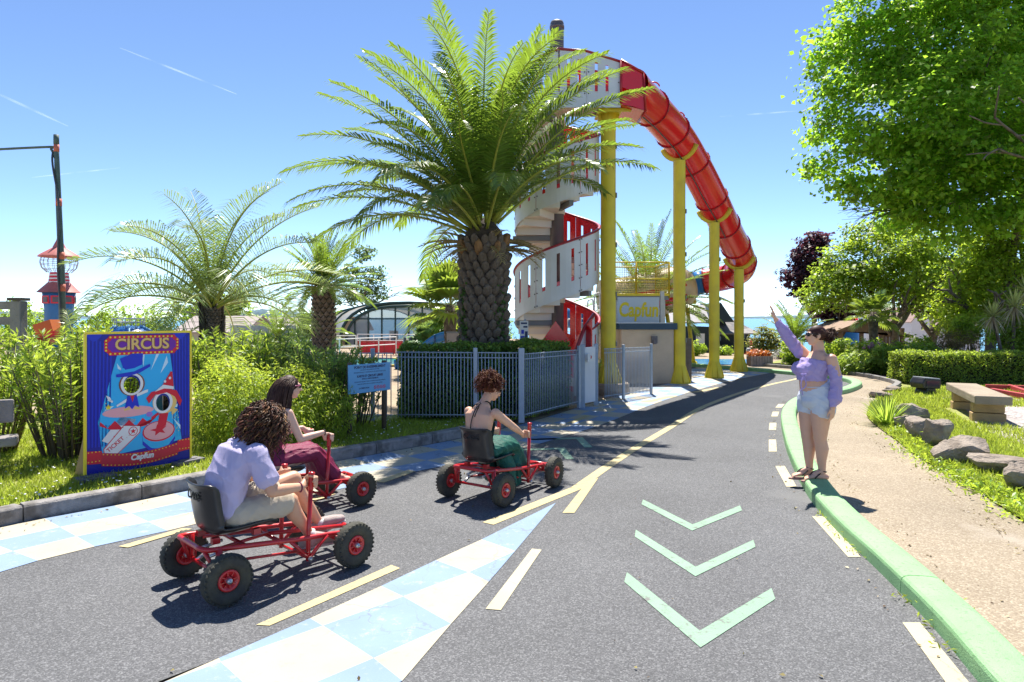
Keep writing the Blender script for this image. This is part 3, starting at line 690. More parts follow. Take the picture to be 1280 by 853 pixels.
# --- fan palms
FAN = leafmat('fan_palm_leaf', (0.12, 0.19, 0.03), (0.36, 0.47, 0.05), rough=0.35, isl=0.3, trans=0.4, spec=0.5)
def fan_palm(name, label, loc, H_, r0, nf, rad, stalk, seed, mats=None, group=None, th=(15, 120), fibre=True):
    q = random.Random(seed); t_ = tag(empty(name, loc), label, 'palm tree', group); mats = mats or [RIB, FAN]
    if H_ > 0.2:
        b = MB(); b.lathe([(r0*0.9, -0.1), (r0, H_*0.4), (r0*1.35, H_*0.85), (r0*0.8, H_+0.1)], 14)
        for k in range(260):
            a = q.uniform(0, 6.28); z = q.uniform(0.05, 1)*H_; rr = r0*(1+0.3*z/H_); c = Vector((rr*math.cos(a), rr*math.sin(a), z)); d = Vector((math.cos(a), math.sin(a), 1.2)).normalized()*r0*.5
            b.add([c, c+d+Vector((0.01, 0, 0)), c+Vector((-math.sin(a), math.cos(a), 0))*r0*.25], [(0, 1, 2)])
        b.build('trunk', STUB, t_)
    for i in range(nf):
        t = (i+.5)/nf; az = i*2.39996+q.uniform(-.3, .3); th_ = R(th[0]+(th[1]-th[0])*t)+q.uniform(-.15, .15)
        D = Vector((math.sin(th_)*math.cos(az), math.sin(th_)*math.sin(az), math.cos(th_))); S = Vector((-math.sin(az), math.cos(az), 0)); U = S.cross(D); U = U if U.z > 0 else -U
        m = MB(); s = stalk*q.uniform(.8, 1.1); e = D*s; e2 = e+Vector((0, 0, -0.06*s)); m.tube([(0, 0, 0), D*s*.5+Vector((0, 0, .02)), e2], [.014, .011, .008], 5)
        vs = []; fs = []; ns = 26
        for k in range(ns):
            a = R(-135+270*(k+.5)/ns); r = rad*(0.82+0.18*math.cos(a))*q.uniform(.93, 1.05)
            d = (D*math.cos(a)+S*math.sin(a)+U*0.22*abs(math.sin(a))).normalized(); w_ = (S*math.cos(a)-D*math.sin(a))*(rad*0.075)
            o = len(vs); mid_ = e2+d*r*.55+U*.015*(k % 2); tip = e2+d*r+Vector((0, 0, -0.28*r*(.6+.5*t)))
            vs += [e2, mid_-w_, mid_+w_, tip]; fs += [(o, o+1, o+2), (o+1, o+3, o+2)]
        m.add(vs, fs, 1); m.build('fan_leaf', mats, t_, (0, 0, H_))
    return t_
fan_palm('fan_palm', 'fan palm with arching yellow green leaves left of the thick palm trunk', (-2.0, 22.0, 0), 2.15, 0.16, 26, 0.95, 0.95, 2, th=(5, 110))
fan_palm('fan_palm', 'small dark fan palm in front of the right end of the glazed pool hall', (-2.55, 27.5, 0), 1.5, 0.14, 26, 0.75, 0.5, 3)
fan_palm('fan_palm', 'low silvery fan palm bush behind the blue chute', (-3.4, 28.5, 0), 0.75, 0.15, 24, 0.75, 0.6, 4, mats=[RIB, BUT], th=(10, 90))
fan_palm('fan_palm', 'hairy trunked fan palm in front of the wooden shelter', (13.55, 25.6, 0), 1.95, 0.13, 19, 0.55, 0.62, 6, th=(15, 125))
# ---------------------------------------------------------------- spiral stair tower
RED = mat('red_gelcoat', (0.62, 0.012, 0.018), 0.25, 0.06, 3, spec=0.5, coat=0.3)
REDD = mat('dark_red_rail', (0.30, 0.022, 0.035), 0.35, 0.08, 5)
GREYP = mat('pale_grey_panel', (0.62, 0.63, 0.66), 0.4, 0.06, 2, col2=(0.54, 0.55, 0.58), mixscale=1.2)
OFFW = mat('offwhite_gelcoat', (0.62, 0.58, 0.53), 0.45, 0.06, 2)
STEELD = mat('dark_steel', (0.10, 0.09, 0.105), 0.45, 0.12, 4, spec=0.5)
STEELG = mat('grey_steel', (0.17, 0.18, 0.19), 0.5, 0.12, 4)
YEL = mat('yellow_column_paint', (0.62, 0.50, 0.03), 0.5, 0.10, 1.5, col2=(0.46, 0.34, 0.04), mixscale=2.2, mixsharp=0.2, mixpos=0.62)
BOLT = mat('bolt', (0.05, 0.05, 0.055), 0.4, 0)
TX, TY = 1.12, 17.0; RO, RI = 1.05, 0.17; PITCH = 2.29; Z0 = 3.07-PITCH   # floor height at angle 0 of the first turn
tower = tag(empty('spiral_staircase', (TX, TY, 0)), 'spiral stair tower with pale grey outside panels and red inside on a dark post', 'stair tower')
b = MB(); b.lathe([(RI, 0), (RI, 9.15), (RI*0.9, 9.2)], 24); b.lathe([(RI+.012, 9.02), (RI+.012, 9.1)], 24); b.build('post', STEELD, tower)
def fz(a): return Z0+PITCH*a/360.0           # a in degrees, measured from +x, turning left
A_START, A_END = -62, 3*360+270              # last quarter runs straight out to the slide
A_END = 3*360-92+0
WALL_H = 1.03
# guard panels, each a curved board with slots; red sheet inside
def slot_panel(a0, a1, slots, r, thick, zlo, zhi, outer):
    """curved board between angles with upright slots left open; zlo/zhi are functions of the angle"""
    m = MB(); cuts = [a0]; 
    for s in slots: cuts += [s-2.1, s+2.1]
    cuts.append(a1)
    def cell(x0, x1, f0, f1):
        n = max(1, int(abs(x1-x0)/5)); vs = []
        for i in range(n+1):
            a = x0+(x1-x0)*i/n; c, s_ = math.cos(R(a)), math.sin(R(a)); lo, hi = zlo(a), zhi(a)
            for rr in (r, r-thick):
                vs += [(rr*c, rr*s_, lo+(hi-lo)*f0), (rr*c, rr*s_, lo+(hi-lo)*f1)]
        fs = []
        for i in range(n):
            o = i*4; q = o+4; fs += [(o, q, q+1, o+1), (o+2, o+3, q+3, q+2), (o+1, q+1, q+3, o+3), (o, o+2, q+2, q)]
        fs += [(0, 1, 3, 2), (n*4, n*4+2, n*4+3, n*4+1)]
        m.add(vs, fs, 0, False)
    for i in range(0, len(cuts), 2): cell(cuts[i], cuts[i+1], 0, 1)
    for s in slots: cell(s-2.1, s+2.1, 0, 0.26); cell(s-2.1, s+2.1, 0.86, 1)
    return m
a = A_START; pi = 0
while a < A_END-1:
    e = min(a+60, A_END); sl = [s for s in (a+11, a+30, a+49) if s < e-5]
    st = lambda x, a_=a: fz(x)-0.30-0.05*(((x-a_) % 60)/60)
    m = slot_panel(a+0.4, e-0.4, sl, RO, 0.012, lambda x: fz(x)-0.24, lambda x: fz(x)+WALL_H, True); pn = m.build('guard_panel', GREYP, tower)
    m = slot_panel(a+0.4, e-0.4, sl, RO-0.014, 0.010, lambda x: fz(x)-0.10, lambda x: fz(x)+WALL_H-0.01, False); m.build('inner_lining', RED, pn)
    bl = MB()
    for x in (a+1.8, e-1.8):
        for k in range(5):
            z = fz(x)-0.2+0.3*k; c = Vector((math.cos(R(x))*(RO+.004), math.sin(R(x))*(RO+.004), z)); bl.ell(c, 0.016, None, 6, 4)
    tag(bl.build('bolts', BOLT, pn), kind='stuff')
    a = e
rail = MB(); pts = []; a = A_START
while a <= A_END: pts.append((RO*math.cos(R(a)), RO*math.sin(R(a)), fz(a)+WALL_H+.02)); a += 6
rail.tube(pts, (0.045, 0.03), 8, up=(0, 0, 1)); rail.build('handrail', REDD, tower)
# treads with off-white soffit boxes and steel brackets
n = 0; a = A_START; DA = 360/13.0
while a < A_END-5:
    z = fz(a); m = MB(); r1 = RO-0.03
    pl = [(RI*math.cos(R(a)), RI*math.sin(R(a)))]+[(r1*math.cos(R(a+DA*k/4)), r1*math.sin(R(a+DA*k/4))) for k in range(5)]+[(RI*math.cos(R(a+DA)), RI*math.sin(R(a+DA)))]
    m.prism(pl, z-0.20, z, m=0); m.build('tread', OFFW, tower)
    if n % 4 == 1:
        bm_ = MB(); aa = R(a+DA/2); bm_.box((0.6*math.cos(aa), 0.6*math.sin(aa), z-0.27), (1.0, 0.10, 0.12), aa); bm_.build('bracket', STEELG, tower)
    a += DA; n += 1
for z in (2.2, 4.4, 6.6):
    c = MB(); c.lathe([(RI+.03, z), (RI+.03, z+.35)], 20); c.build('post_collar', OFFW, tower)
# top deck from the last step to the slide mouth
FZ = fz(A_END)+0.06; y0, y1 = -RO+0.01, -0.10; x1_ = 1.42
dk = MB(); dk.box(((x1_-0.05)/2, (y0+y1)/2, FZ-0.12), (x1_+0.05, y1-y0, 0.24)); dk.build('deck', OFFW, tower)
def straight_panel(y, x0, x1, zlo, zhi0, zhi1, slots, name, m_, th=0.012):
    m = MB(); cuts = [x0]
    for s in slots: cuts += [s-.035, s+.035]
    cuts.append(x1); top = lambda x: zhi0+(zhi1-zhi0)*(x-x0)/(x1-x0)
    def cell(a_, b_, f0, f1):
        q = lambda x, f: zlo+(top(x)-zlo)*f
        m.add([(a_, y, q(a_, f0)), (b_, y, q(b_, f0)), (b_, y, q(b_, f1)), (a_, y, q(a_, f1)), (a_, y+th, q(a_, f0)), (b_, y+th, q(b_, f0)), (b_, y+th, q(b_, f1)), (a_, y+th, q(a_, f1))],
              [(0, 1, 2, 3), (4, 7, 6, 5), (0, 4, 5, 1), (3, 2, 6, 7), (0, 3, 7, 4), (1, 5, 6, 2)])
    for i in range(0, len(cuts), 2): cell(cuts[i], cuts[i+1], 0, 1)
    for s in slots: cell(s-.035, s+.035, 0, .28); cell(s-.035, s+.035, .86, 1)
    return m.build(name, m_, tower)
zt = fz(A_END)+WALL_H
straight_panel(-RO, 0.0, 0.62, FZ-0.38, zt, zt-0.05, [0.2, 0.45], 'guard_panel', GREYP)
straight_panel(-RO-0.003, 0.63, x1_, FZ-0.38, zt-0.05, zt-0.30, [0.85, 1.1], 'guard_panel', GREYP)
straight_panel(-RO+0.014, 0.0, x1_, FZ-0.1, zt-.02, zt-0.32, [0.2, 0.45, 0.85, 1.1], 'inner_lining', RED, 0.01)
straight_panel(-0.06, 0.2, x1_, FZ-0.3, zt, zt-0.28, [0.5, 0.9], 'guard_panel', GREYP); straight_panel(-0.075, 0.2, x1_, FZ-0.1, zt-.02, zt-0.3, [0.5, 0.9], 'inner_lining', RED, 0.01)
hr = MB(); hr.tube([(-0.02, -RO+.005, zt+.02), (0.62, -RO+.005, zt-.03), (x1_, -RO+.005, zt-.28)], .035, 8); hr.build('handrail', REDD, tower); hr = MB(); hr.tube([(0.2, -.07, zt+.02), (x1_, -.07, zt-.26)], .035, 8); hr.build('handrail', REDD, tower)
bl = MB()
for x in (0.58, 0.67, x1_-.05):
    for k in range(5): bl.ell((x, -RO-.008, FZ-.3+.25*k), .016, None, 6, 4)
tag(bl.build('bolts', BOLT, tower), kind='stuff')
# red stair foot: lower flight walls reaching the ground
ft = MB()
for y, m0 in ((-1.02, 0),):
    ft.prism([(0.0, 0.05), (0.55, 0.05), (0.55, 1.0), (0.0, 1.75), (-0.45, 1.1), (-0.45, .05)], -0.02, 0.02, Matrix(((1, 0, 0), (0, 0, -1), (0, 1, 0))), (-0.05, -0.25, 0), 0)
ft.prism([(0, 0), (0.9, 0), (0.9, 1.75), (0.35, 1.35), (0, 0.95)], -0.015, 0.015, Matrix(((0.5, 0, .87), (-.87, 0, .5), (0, 1, 0))), (0.28, -0.4, 0.05), 0)
ft.build('entry_wall', RED, tower)
fg = MB(); fg.prism([(0, 0.0), (1.0, 0), (1.0, 1.85), (0.5, 1.55), (0, 0.95)], -0.015, 0.015, Matrix(((0.55, 0, .835), (0.835, 0, -.55), (0, 1, 0))), (0.30, -1.45, 0.05), 0)
fg.build('entry_panel', GREYP, tower)
fr_ = MB(); fr_.tube([(0.30, -1.46, 1.0), (0.575, -1.04, 1.6), (0.85, -0.62, 1.92)], .045, 8); fr_.build('handrail', REDD, tower)

# ---------------------------------------------------------------- red tube slide and its columns
FL = mat('tube_flange', (0.36, 0.01, 0.015), 0.35, 0.1, 6)
slide = tag(empty('tube_slide', (0, 0, 0)), 'red enclosed tube slide running down from the stair tower top to the right', 'water slide')
C2, C3, C4 = Vector((4.68, 19.1, 0)), Vector((6.15, 20.76, 0)), Vector((7.73, 23.25, 0))
TR = 0.465
ctr = [(TX+1.72, TY-0.55, FZ+0.28), (2.62+.5, TY-.1, FZ+0.2), (3.85, 18.05, 7.2), (C2.x, C2.y, 6.80), (5.42, 19.95, 6.12), (C3.x, C3.y, 5.30), (6.95, 22.0, 4.62), (C4.x, C4.y, 4.04), (8.25, 24.5, 3.62), (8.1, 25.5, 3.36), (7.3, 25.9, 3.2)]
sp = resample(spline(ctr, 12), 0.12); S_ = int(1.55/0.12)
i = 0
while i < len(sp)-2:
    sg = sp[i:i+S_+1]
    if len(sg) < 2: break
    m = MB(); m.tube(sg, TR, 24, False); so = m.build('tube_section', RED, slide)
    t = (sg[-1]-sg[-2]).normalized(); f = MB(); f.tube([sg[-1]-t*.02, sg[-1]+t*.02], TR+.035, 24, True); fb = f.build('flange', FL, so)
    bm_ = MB(); pts, frm = frames([sg[-1]-t*.02, sg[-1]+t*.02])
    for k in range(18):
        aa = 2*math.pi*k/18; bm_.ell(pts[0]+frm[0][0]*math.cos(aa)*(TR+.035)+frm[0][1]*math.sin(aa)*(TR+.035), .016, None, 5, 3)
    tag(bm_.build('bolts', BOLT, fb), kind='stuff')
    i += S_
cb = MB(); _p, _f = frames(sp[4:60], (0, 0, 1)); cb.tube([p+f[1]*(-(TR+.05))-f[0]*0.10*s_ for p, f, s_ in zip(_p, _f, [1]*len(_p))], .018, 6); cb.build('cable', BOLT, slide)
# mouth: a box with a dark opening on the near side
mx0, mx1 = TX+x1_+0.0, TX+x1_+0.52; my0, my1 = TY-RO-0.04, TY-0.03; mz0, mz1 = FZ-0.32, zt-0.26
mb = MB(); th = 0.02
mb.prism([(mx0, mz0), (mx0+0.03, mz1), (mx1, mz1-0.30), (mx1+.05, mz0-.15)], my1-.02, my1, Matrix(((1, 0, 0), (0, 0, 1), (0, 1, 0))))
f0 = [(mx0, mz0), (mx0, mz1), (mx1, mz1-0.30), (mx1+.05, mz0-.15)]
mb.prism([(mx0, mz1-.62), (mx0, mz1), (mx1, mz1-0.30), (mx1+.01, mz1-.80)], my0, my0+.02, Matrix(((1, 0, 0), (0, 0, 1), (0, 1, 0))))
mb.prism([(mx0+.30, mz0-.05), (mx0+.30, mz1-.70), (mx1, mz1-.75), (mx1+.05, mz0-.15)], my0, my0+.02, Matrix(((1, 0, 0), (0, 0, 1), (0, 1, 0))))
mb.prism([(mx0, mz0), (mx0, mz0+.25), (mx0+.30, mz0+.22), (mx0+.30, mz0-.05)], my0, my0+.02, Matrix(((1, 0, 0), (0, 0, 1), (0, 1, 0))))
mb.add([(mx0, my0, mz0), (mx0, my1, mz0), (mx1+.05, my1, mz0-.15), (mx1+.05, my0, mz0-.15)], [(0, 1, 2, 3)])
mb.add([(mx0, my0, mz1), (mx0, my1, mz1), (mx1, my1, mz1-.3), (mx1, my0, mz1-.3)], [(3, 2, 1, 0)])
mb.build('mouth', RED, slide)
fm = MB()
for (p, q) in (((mx0, mz1), (mx1, mz1-.3)), ((mx1, mz1-.3), (mx1+.05, mz0-.15)), ((mx0, mz0), (mx0, mz1))): fm.tube([(p[0], my0-.01, p[1]), (q[0], my0-.01, q[1])], .03, 6)
fm.tube([(mx1, my0, mz1-.3), (mx1, my1, mz1-.3)], .03, 6); fm.tube([(mx1+.05, my0, mz0-.15), (mx1+.05, my1, mz0-.15)], .03, 6); fm.build('mouth_rim', FL, slide)
lp = MB()
for k in (12, 26, 38): p = sp[k]; lp.tube([p+Vector((.1+.12*math.cos(t_), .1*math.sin(t_), TR+.1+.14*math.sin(t_))) for t_ in [math.pi*j/8 for j in range(9)]], .02, 6)
lp.build('lifting_loop', FL, slide)
for nm, (cx_, cy_, top, r, lab) in {'a': (2.34, 16.6, FZ-0.34, .185, 'tall yellow column under the slide mouth behind the railing'), 'b': (C2.x, C2.y, 6.8-TR-.12, .17, 'tall yellow column beside the corner of the beige wall'),
                          'c': (C3.x, C3.y, 5.3-TR-.12, .155, 'yellow column, third from the tower, with flared foot'), 'd': (C4.x, C4.y, 4.04-TR-.1, .16, 'shortest yellow column at the low end of the red tube')}.items():
    c = tag(empty('slide_column', (cx_, cy_, 0.0)), lab, 'column', 'yellow columns holding up the red tube slide')
    m = MB(); m.lathe([(r, 0.02), (r*.99, top)], 24, caps=False); m.build('shaft', YEL, c)
    f = MB(); n = 8
    for k in range(n):
        aa = 2*math.pi*k/n+.2; f.prism([(r*.9, 0.03), (r*1.9, 0.03), (r*1.9, 0.09), (r*.9, 0.56)], -.012, .012, Matrix(((math.cos(aa), 0, -math.sin(aa)), (math.sin(aa), 0, math.cos(aa)), (0, 1, 0))))
    f.lathe([(r*1.95, 0.0), (r*1.95, 0.03)], 8 if nm != 'a' else 24); f.lathe([(r*1.78, .04), (r*1.55, .2), (r*1.06, .50)], 8, sm=False); f.build('foot', YEL, c)
    h = MB()
    if nm == 'a': h.box((0.1, 0, top+.02), (0.75, 1.0, .05)); h.box((0.1, -.49, top-.03), (.75, .02, .12)); h.box((0, 0, top-.08), (.5, .12, .16)); h.build('cap_plate', YEL, c)
    else: h.tube([Vector((math.sin(t_)*(TR+.07)*.78, -math.sin(t_)*(TR+.07)*.62, TR+.12-math.cos(t_)*(TR+.07)-.0)) for t_ in [R(-70+14*j) for j in range(11)]], (.02, .09), 6); o_ = h.build('saddle', YEL, c, (0, 0, top))
    js = MB()
    for zz in [1.2, 2.4, 3.6, 4.8, 6.0]:
        if zz < top-.4: js.box((r*1.02, -.05, zz), (.03, .08, .12))
    tag(js.build('joint_clips', STEELG, c), kind='stuff')
    if nm == 'a':
        pd = MB(); pd.lathe([(.50, -.05), (.50, .24), (.48, .26)], 28); pd.build('plinth', mat('plinth_concrete', (0.30, 0.24, 0.18), .9, .2, 6, .4), c); 
        for ch in c.children:
            if ch.name.startswith('foot'): ch.location.z = .25
# wide striped flume beyond the tube
flu = tag(empty('flume', (0, 0, 0)), 'wide cream and red striped flume joining the low end of the red tube', 'water slide')
CREAMG = mat('cream_gelcoat', (0.55, 0.43, 0.27), .35, .08, 3); BLUEG = mat('blue_gelcoat', (0.02, 0.15, 0.45), .3, .06, 3)
fp = resample(spline([(7.3, 25.9, 3.2), (6.9, 25.95, 3.1), (6.3, 25.8, 2.95), (5.2, 25.5, 2.7), (4.2, 25.2, 2.5), (3.2, 25.0, 2.35)], 10), .16)
radf = lambda i: .43+.42*smooth(1, 7, i)
for k, (i0, i1, mm) in enumerate([(0, 4, BLUEG), (4, len(fp)-1, CREAMG)]):
    m = MB(); m.tube(fp[i0:i1+1], [radf(i) for i in range(i0, i1+1)], 22, True); m.build('flume_shell', mm, flu)
for sgn in (0.1, -0.75):
    m = MB(); m.tube([p+Vector((0, -radf(i)*.93, radf(i)*sgn*.6)) for i, p in enumerate(fp) if i > 5], (.10, .16), 8, up=(0, 0, 1)); m.build('stripe', RED, flu)
af = tag(empty('slide_trestle', (6.2, 25.6, 0)), 'yellow A-shaped steel frame with slanting legs under the striped flume', 'frame')
m = MB(); m.box((0, 0, 2.42), (1.4, .14, .14)); m.build('beam', YEL, af)
for x0, x1, y0_ in ((-.45, -.1, .0), (.35, .75, .5)):
    m = MB(); m.tube([(x0, 0, 2.36), (x1, y0_, .05)], .075, 12); m.lathe([(.2, 0), (.2, .04), (.09, .18)], 10, (x1, y0_, 0)); m.build('leg', YEL, af)

# ---------------------------------------------------------------- metal railings
GALV = mat('galvanised_steel', (0.32, 0.37, 0.44), .45, .1, 8, metal=.15, spec=.5)
bar_me = MB(); bar_me.tube([(0, 0, 0), (0, 0, 1)], .009, 6); bar_me = bar_me.mesh('bar', GALV)
def railing(label, p0, p1, z0, h, n, posts, group='pale grey metal railings round the pool park', broad=()):
    a, b_ = Vector((*p0, z0[0])), Vector((*p1, z0[1])); f = tag(empty('metal_railing', a), label, 'railing', group); d = b_-a
    for i in range(n):
        t = (i+.5)/n; o = inst(bar_me, 'bar', f, d*t+Vector((0, 0, .06)), (0, 0, 0), (1, 1, h-.06-(0.03 if i % 2 else 0)))
    for zz in (.10, h-.10, h-.015):
        m = MB(); m.tube([Vector((0, 0, zz)), d+Vector((0, 0, zz))], .011, 6); m.build('rail', GALV, f)
    for t in posts:
        m = MB(); w_ = .07 if t not in broad else .10; m.box(d*t+Vector((0, -.02, h/2+.02)), (w_, .05, h+.10), math.atan2(d.y, d.x)); m.build('post', GALV, f, bevel=.008)
    return f
railing('long metal railing in front of the clipped dark hedge, meeting a broad post', (-1.95, 11.5), (0.16, 11.62), (.10, .08), 1.17, 36, [.63, 1.0], broad=(1.0,))
railing('metal railing behind the blue notice board, half hidden by leaves', (-4.6, 11.4), (-2.0, 11.49), (.12, .10), 1.15, 36, [0, .45, .87])
railing('metal railing slanting away between broad posts beside the stair foot', (0.22, 11.66), (1.37, 13.78), (.08, .05), 1.15, 34, [0.98], broad=(.98,))
railing('short metal railing in front of the beige wall by the yellow column', (2.0, 14.8), (3.34, 16.4), (.03, .0), 1.14, 32, [.38, 1.0])
g_ = tag(empty('metal_gate', (1.44, 13.9, .04)), 'pale grey flat metal gate panel between two broad posts', 'gate')
m = MB(); m.box((.16, .2, .62), (.42, .03, 1.14), R(52)); m.build('sheet', GREYP, g_); m = MB(); m.box((.0, .0, .6), (.09, .07, 1.3)); m.box((.32, .42, .6), (.09, .07, 1.3)); m.build('gate_post', GALV, g_, bevel=.008)
sg_ = tag(empty('small_sign', (1.50, 13.86, 1.02)), 'small white sign with a red mark fixed to the gate panel', 'sign')
m = MB(); m.box((0.1, .05, 0), (.02, .24, .16), R(-38)); m.build('plate', mat('white_plastic', (.62, .62, .62), .4, .03), sg_); m = MB(); m.lathe([(.045, 0), (.045, .004)], 14, (.088, .03, .01), Matrix.Rotation(R(90), 3, 'X')@Matrix.Rotation(R(38), 3, 'Y')); m.build('red_mark', RED, sg_)
# ---------------------------------------------------------------- pedal karts
KRED = mat('kart_red_enamel', (0.50, 0.015, 0.02), 0.3, 0.10, 9, col2=(0.34, 0.02, 0.02), mixscale=14, mixsharp=.1, mixpos=.66, spec=.5, coat=.3)
RUB = mat('tyre_rubber', (0.035, 0.034, 0.033), .8, .25, 18, .3, 60, col2=(0.085, 0.082, 0.05), mixscale=6, mixsharp=.2, mixpos=.56)
PLAS = mat('black_plastic', (0.018, 0.019, 0.021), .28, .15, 6, spec=.5, col2=(0.05, 0.045, 0.04), mixscale=8, mixpos=.66)
ZINC = mat('zinc_steel', (0.5, 0.5, 0.5), .35, .1, 20, metal=.8)
WR = 0.165
def wheel_parts():
    q = Matrix.Rotation(R(90), 3, 'X')
    t = MB(); w_ = .045
    t.lathe([(.068, -w_*.6), (.10, -w_*.95), (.135, -w_), (.155, -w_*.72), (.163, -w_*.3), (WR, 0), (.163, w_*.3), (.155, w_*.72), (.135, w_), (.10, w_*.95), (.068, w_*.6)], 40, (0, 0, 0), q, closed=True)
    for k in range(30):
        a = 2*math.pi*k/30
        for sgn in (-1, 1):
            t.box((.1522*math.cos(a), sgn*.034, .1522*math.sin(a)), (.010, .022, .015), Matrix.Rotation(-a, 3, 'Y')@Matrix.Rotation(sgn*.5, 3, 'X'))
    rm = MB()
    for s in (-1, 1):
        rm.lathe([(.030, s*.020), (.050, s*.026), (.058, s*.036), (.069, s*.034), (.071, s*.026), (.066, s*.012), (.03, s*.01)], 28, (0, 0, 0), q, closed=True)
        for k in range(8):
            a = 2*math.pi*k/8; rm.box((.043*math.cos(a), s*.028, .043*math.sin(a)), (.026, .006, .007), Matrix.Rotation(-a, 3, 'Y'))
    rm.lathe([(.026, -.03), (.026, .03)], 16, (0, 0, 0), q)
    hb = MB(); hb.lathe([(.016, -.052), (.019, -.046), (.019, .046), (.016, .052)], 12, (0, 0, 0), q); hb.lathe([(.009, -.064), (.009, .064)], 6, (0, 0, 0), q)
    return t.mesh('tyre', RUB), rm.mesh('rim', KRED), hb.mesh('hub', ZINC)
TYRE, RIM, HUB = wheel_parts()
WB, TRK = 0.94, 0.345
def make_kart():
    k = empty('pedal_kart')
    for x, y, st in ((0, TRK, 0), (0, -TRK, 0), (WB, TRK, .1), (WB, -TRK, .1)):
        wh = empty('wheel'); wh.parent = k; wh.location = (x, y, WR); wh.rotation_euler = (0, random.uniform(0, 6), st)
        inst(TYRE, 'tyre', wh, (0, 0, 0)); inst(RIM, 'rim', wh, (0, 0, 0)); inst(HUB, 'hub', wh, (0, 0, 0))
    f = MB(); r = .0175; zr, zf = .335, .235
    side = lambda s: [(-.10, s*.10, zr+.01), (-.10, s*.17, zr+.01), (-.06, s*.215, zr), (.05, s*.225, zr-.01), (.55, s*.215, .262), (.84, s*.205, zf), (1.06, s*.20, .205), (1.10, s*.20, .2)]
    f.tube(spline(side(1)[::-1]+side(-1), 5), r, 10)
    f.tube([(1.09, -.25, .2), (1.09, .25, .2)], r, 10)                      # front bar for the feet
    f.tube([(WB, -.30, WR), (WB, .30, WR)], .013, 8)                        # front axle
    for s in (-1, 1):
        f.tube([(WB, s*.20, WR-.005), (WB, s*.20, zf+.01)], .02, 8); f.tube([(WB-.02, s*.2, WR), (.80, s*.2, .24)], .014, 8)
        f.tube([(0.0, s*.225, zr), (0, s*.235, WR)], .022, 10); f.tube([(-.085, s*.19, zr), (-.01, s*.235, WR)], .014, 8)
        for q in ((.50, .265), (.80, .238)): f.tube([(q[0], s*.214, q[1]), (.65, s*.214, .105)], .0135, 8)   # crank hanger
        f.tube([(.05, s*.16, zr-.02), (.42, s*.05, .30)], .012, 8)
    f.tube([(.65, -.235, .105), (.65, .235, .105)], .012, 8)
    f.tube([(.18, -.222, zr-.025), (.18, .222, zr-.025)], .014, 8); f.tube([(.42, -.22, .285), (.42, .22, .285)], .014, 8)
    f.tube([(0.42, 0, .285), (1.09, 0, .2)], .016, 8)
    f.tube([(0, -.29, WR), (0, .29, WR)], .014, 8)                          # rear axle
    f.build('frame', KRED, k)
    for s in (-1, 1):
        l = MB(); l.tube([(.65, s*.20, .085), (.652, s*.20, .25), (.672, s*.20, .60)], .0165, 10); lv = l.build('lever', KRED, k)
        g_ = MB(); g_.blob([(.672, s*.20, .60), (.678, s*.20, .70)], .021, 10); g_.lathe([(.024, .70), (.024, .715)], 10, (.678, s*.2, 0)); g_.build('grip', KRED, lv)
        pr_ = MB(); pr_.tube([(.65, s*.165, .15), (.08, s*.15, .21)], .010, 8); pr_.build('push_rod', KRED, k)
        cr = MB(); cr.tube([(.08, s*.15, .21), (0, s*.15, WR)], .013, 8); cr.ell((.08, s*.15, .21), .02); cr.ell((.65, s*.235, .105), (.017, .02, .017)); cr.tube([(-.01, s*.10, .255), (.16, s*.1, .28)], .012, 8); tag(cr.build('crank', ZINC, k), kind='stuff')
    # moulded school-chair shell: back and seat in one sheet
    prof = [(.40, .372), (.37, .386), (.30, .388), (.20, .382), (.10, .380), (.03, .388), (-.015, .42), (-.035, .48), (-.05, .56), (-.062, .64), (-.072, .71), (-.085, .735)]
    m = MB(); NU = 15; vs = []; fs = []
    pf = spline([Vector((x, 0, z)) for x, z in prof], 3); NP = len(pf)
    for i, p in enumerate(pf):
        t = i/(NP-1); back = smooth(.45, .62, t); wd = .205*(1-.10*smooth(0, .15, .15-t) if t < .15 else 1)*(1-.06*back)
        if t > .9: wd *= 1-.35*((t-.9)/.1)**2
        a = pf[max(0, i-1)]; b = pf[min(NP-1, i+1)]; T = (b-a).normalized(); Nn = Vector((T.z, 0, -T.x)); Nn = Nn if (Nn.x+Nn.z) > 0 else -Nn
        for j in range(NU):
            u = -1+2*j/(NU-1); lip = abs(u)**4*(.045+.03*back)*(1-smooth(.86, 1, t)); vs.append(p+Vector((0, u*wd, 0))+Nn*lip+Nn*.012*u*u)
    fs = [(i*NU+j, i*NU+j+1, (i+1)*NU+j+1, (i+1)*NU+j) for i in range(NP-1) for j in range(NU-1)]
    m.add(vs, fs, 0, True); so = m.build('seat', PLAS, k); sd = so.modifiers.new('thick', 'SOLIDIFY'); sd.thickness = .012; sd.offset = 0
    tx = text('CASE', .085, mat('plastic_relief', (.012, .012, .013), .5, 0), so, (0, 0, 0), (0, 0, 0), 'embossed_word', ext=.0025, bold=.001)
    tx.data.transform(Matrix.Translation((-.0735, 0, .655))@Matrix.Rotation(R(7), 4, 'Y')@Matrix.Rotation(R(-90), 4, 'Z')@Matrix.Rotation(R(90), 4, 'X'))
    m = MB()
    for s in (-1, 1):
        for x in (.0, .28): m.box((x+.02, s*.12, .358), (.05, .04, .04))
    tag(m.build('seat_mount', KRED, k), kind='stuff')
    return k
KG = 'red pedal karts'
KP = [((-2.065, 4.59, 46), 'nearest red pedal kart with the long haired rider in a lilac shirt'), ((-2.39, 6.27, 44), 'red pedal kart half hidden behind the nearest one, ridden by the woman in maroon'), ((-.365, 6.815, 55), 'red pedal kart ahead near the lane fork, ridden by the woman in a green dress')]
kart0 = make_kart(); karts = []
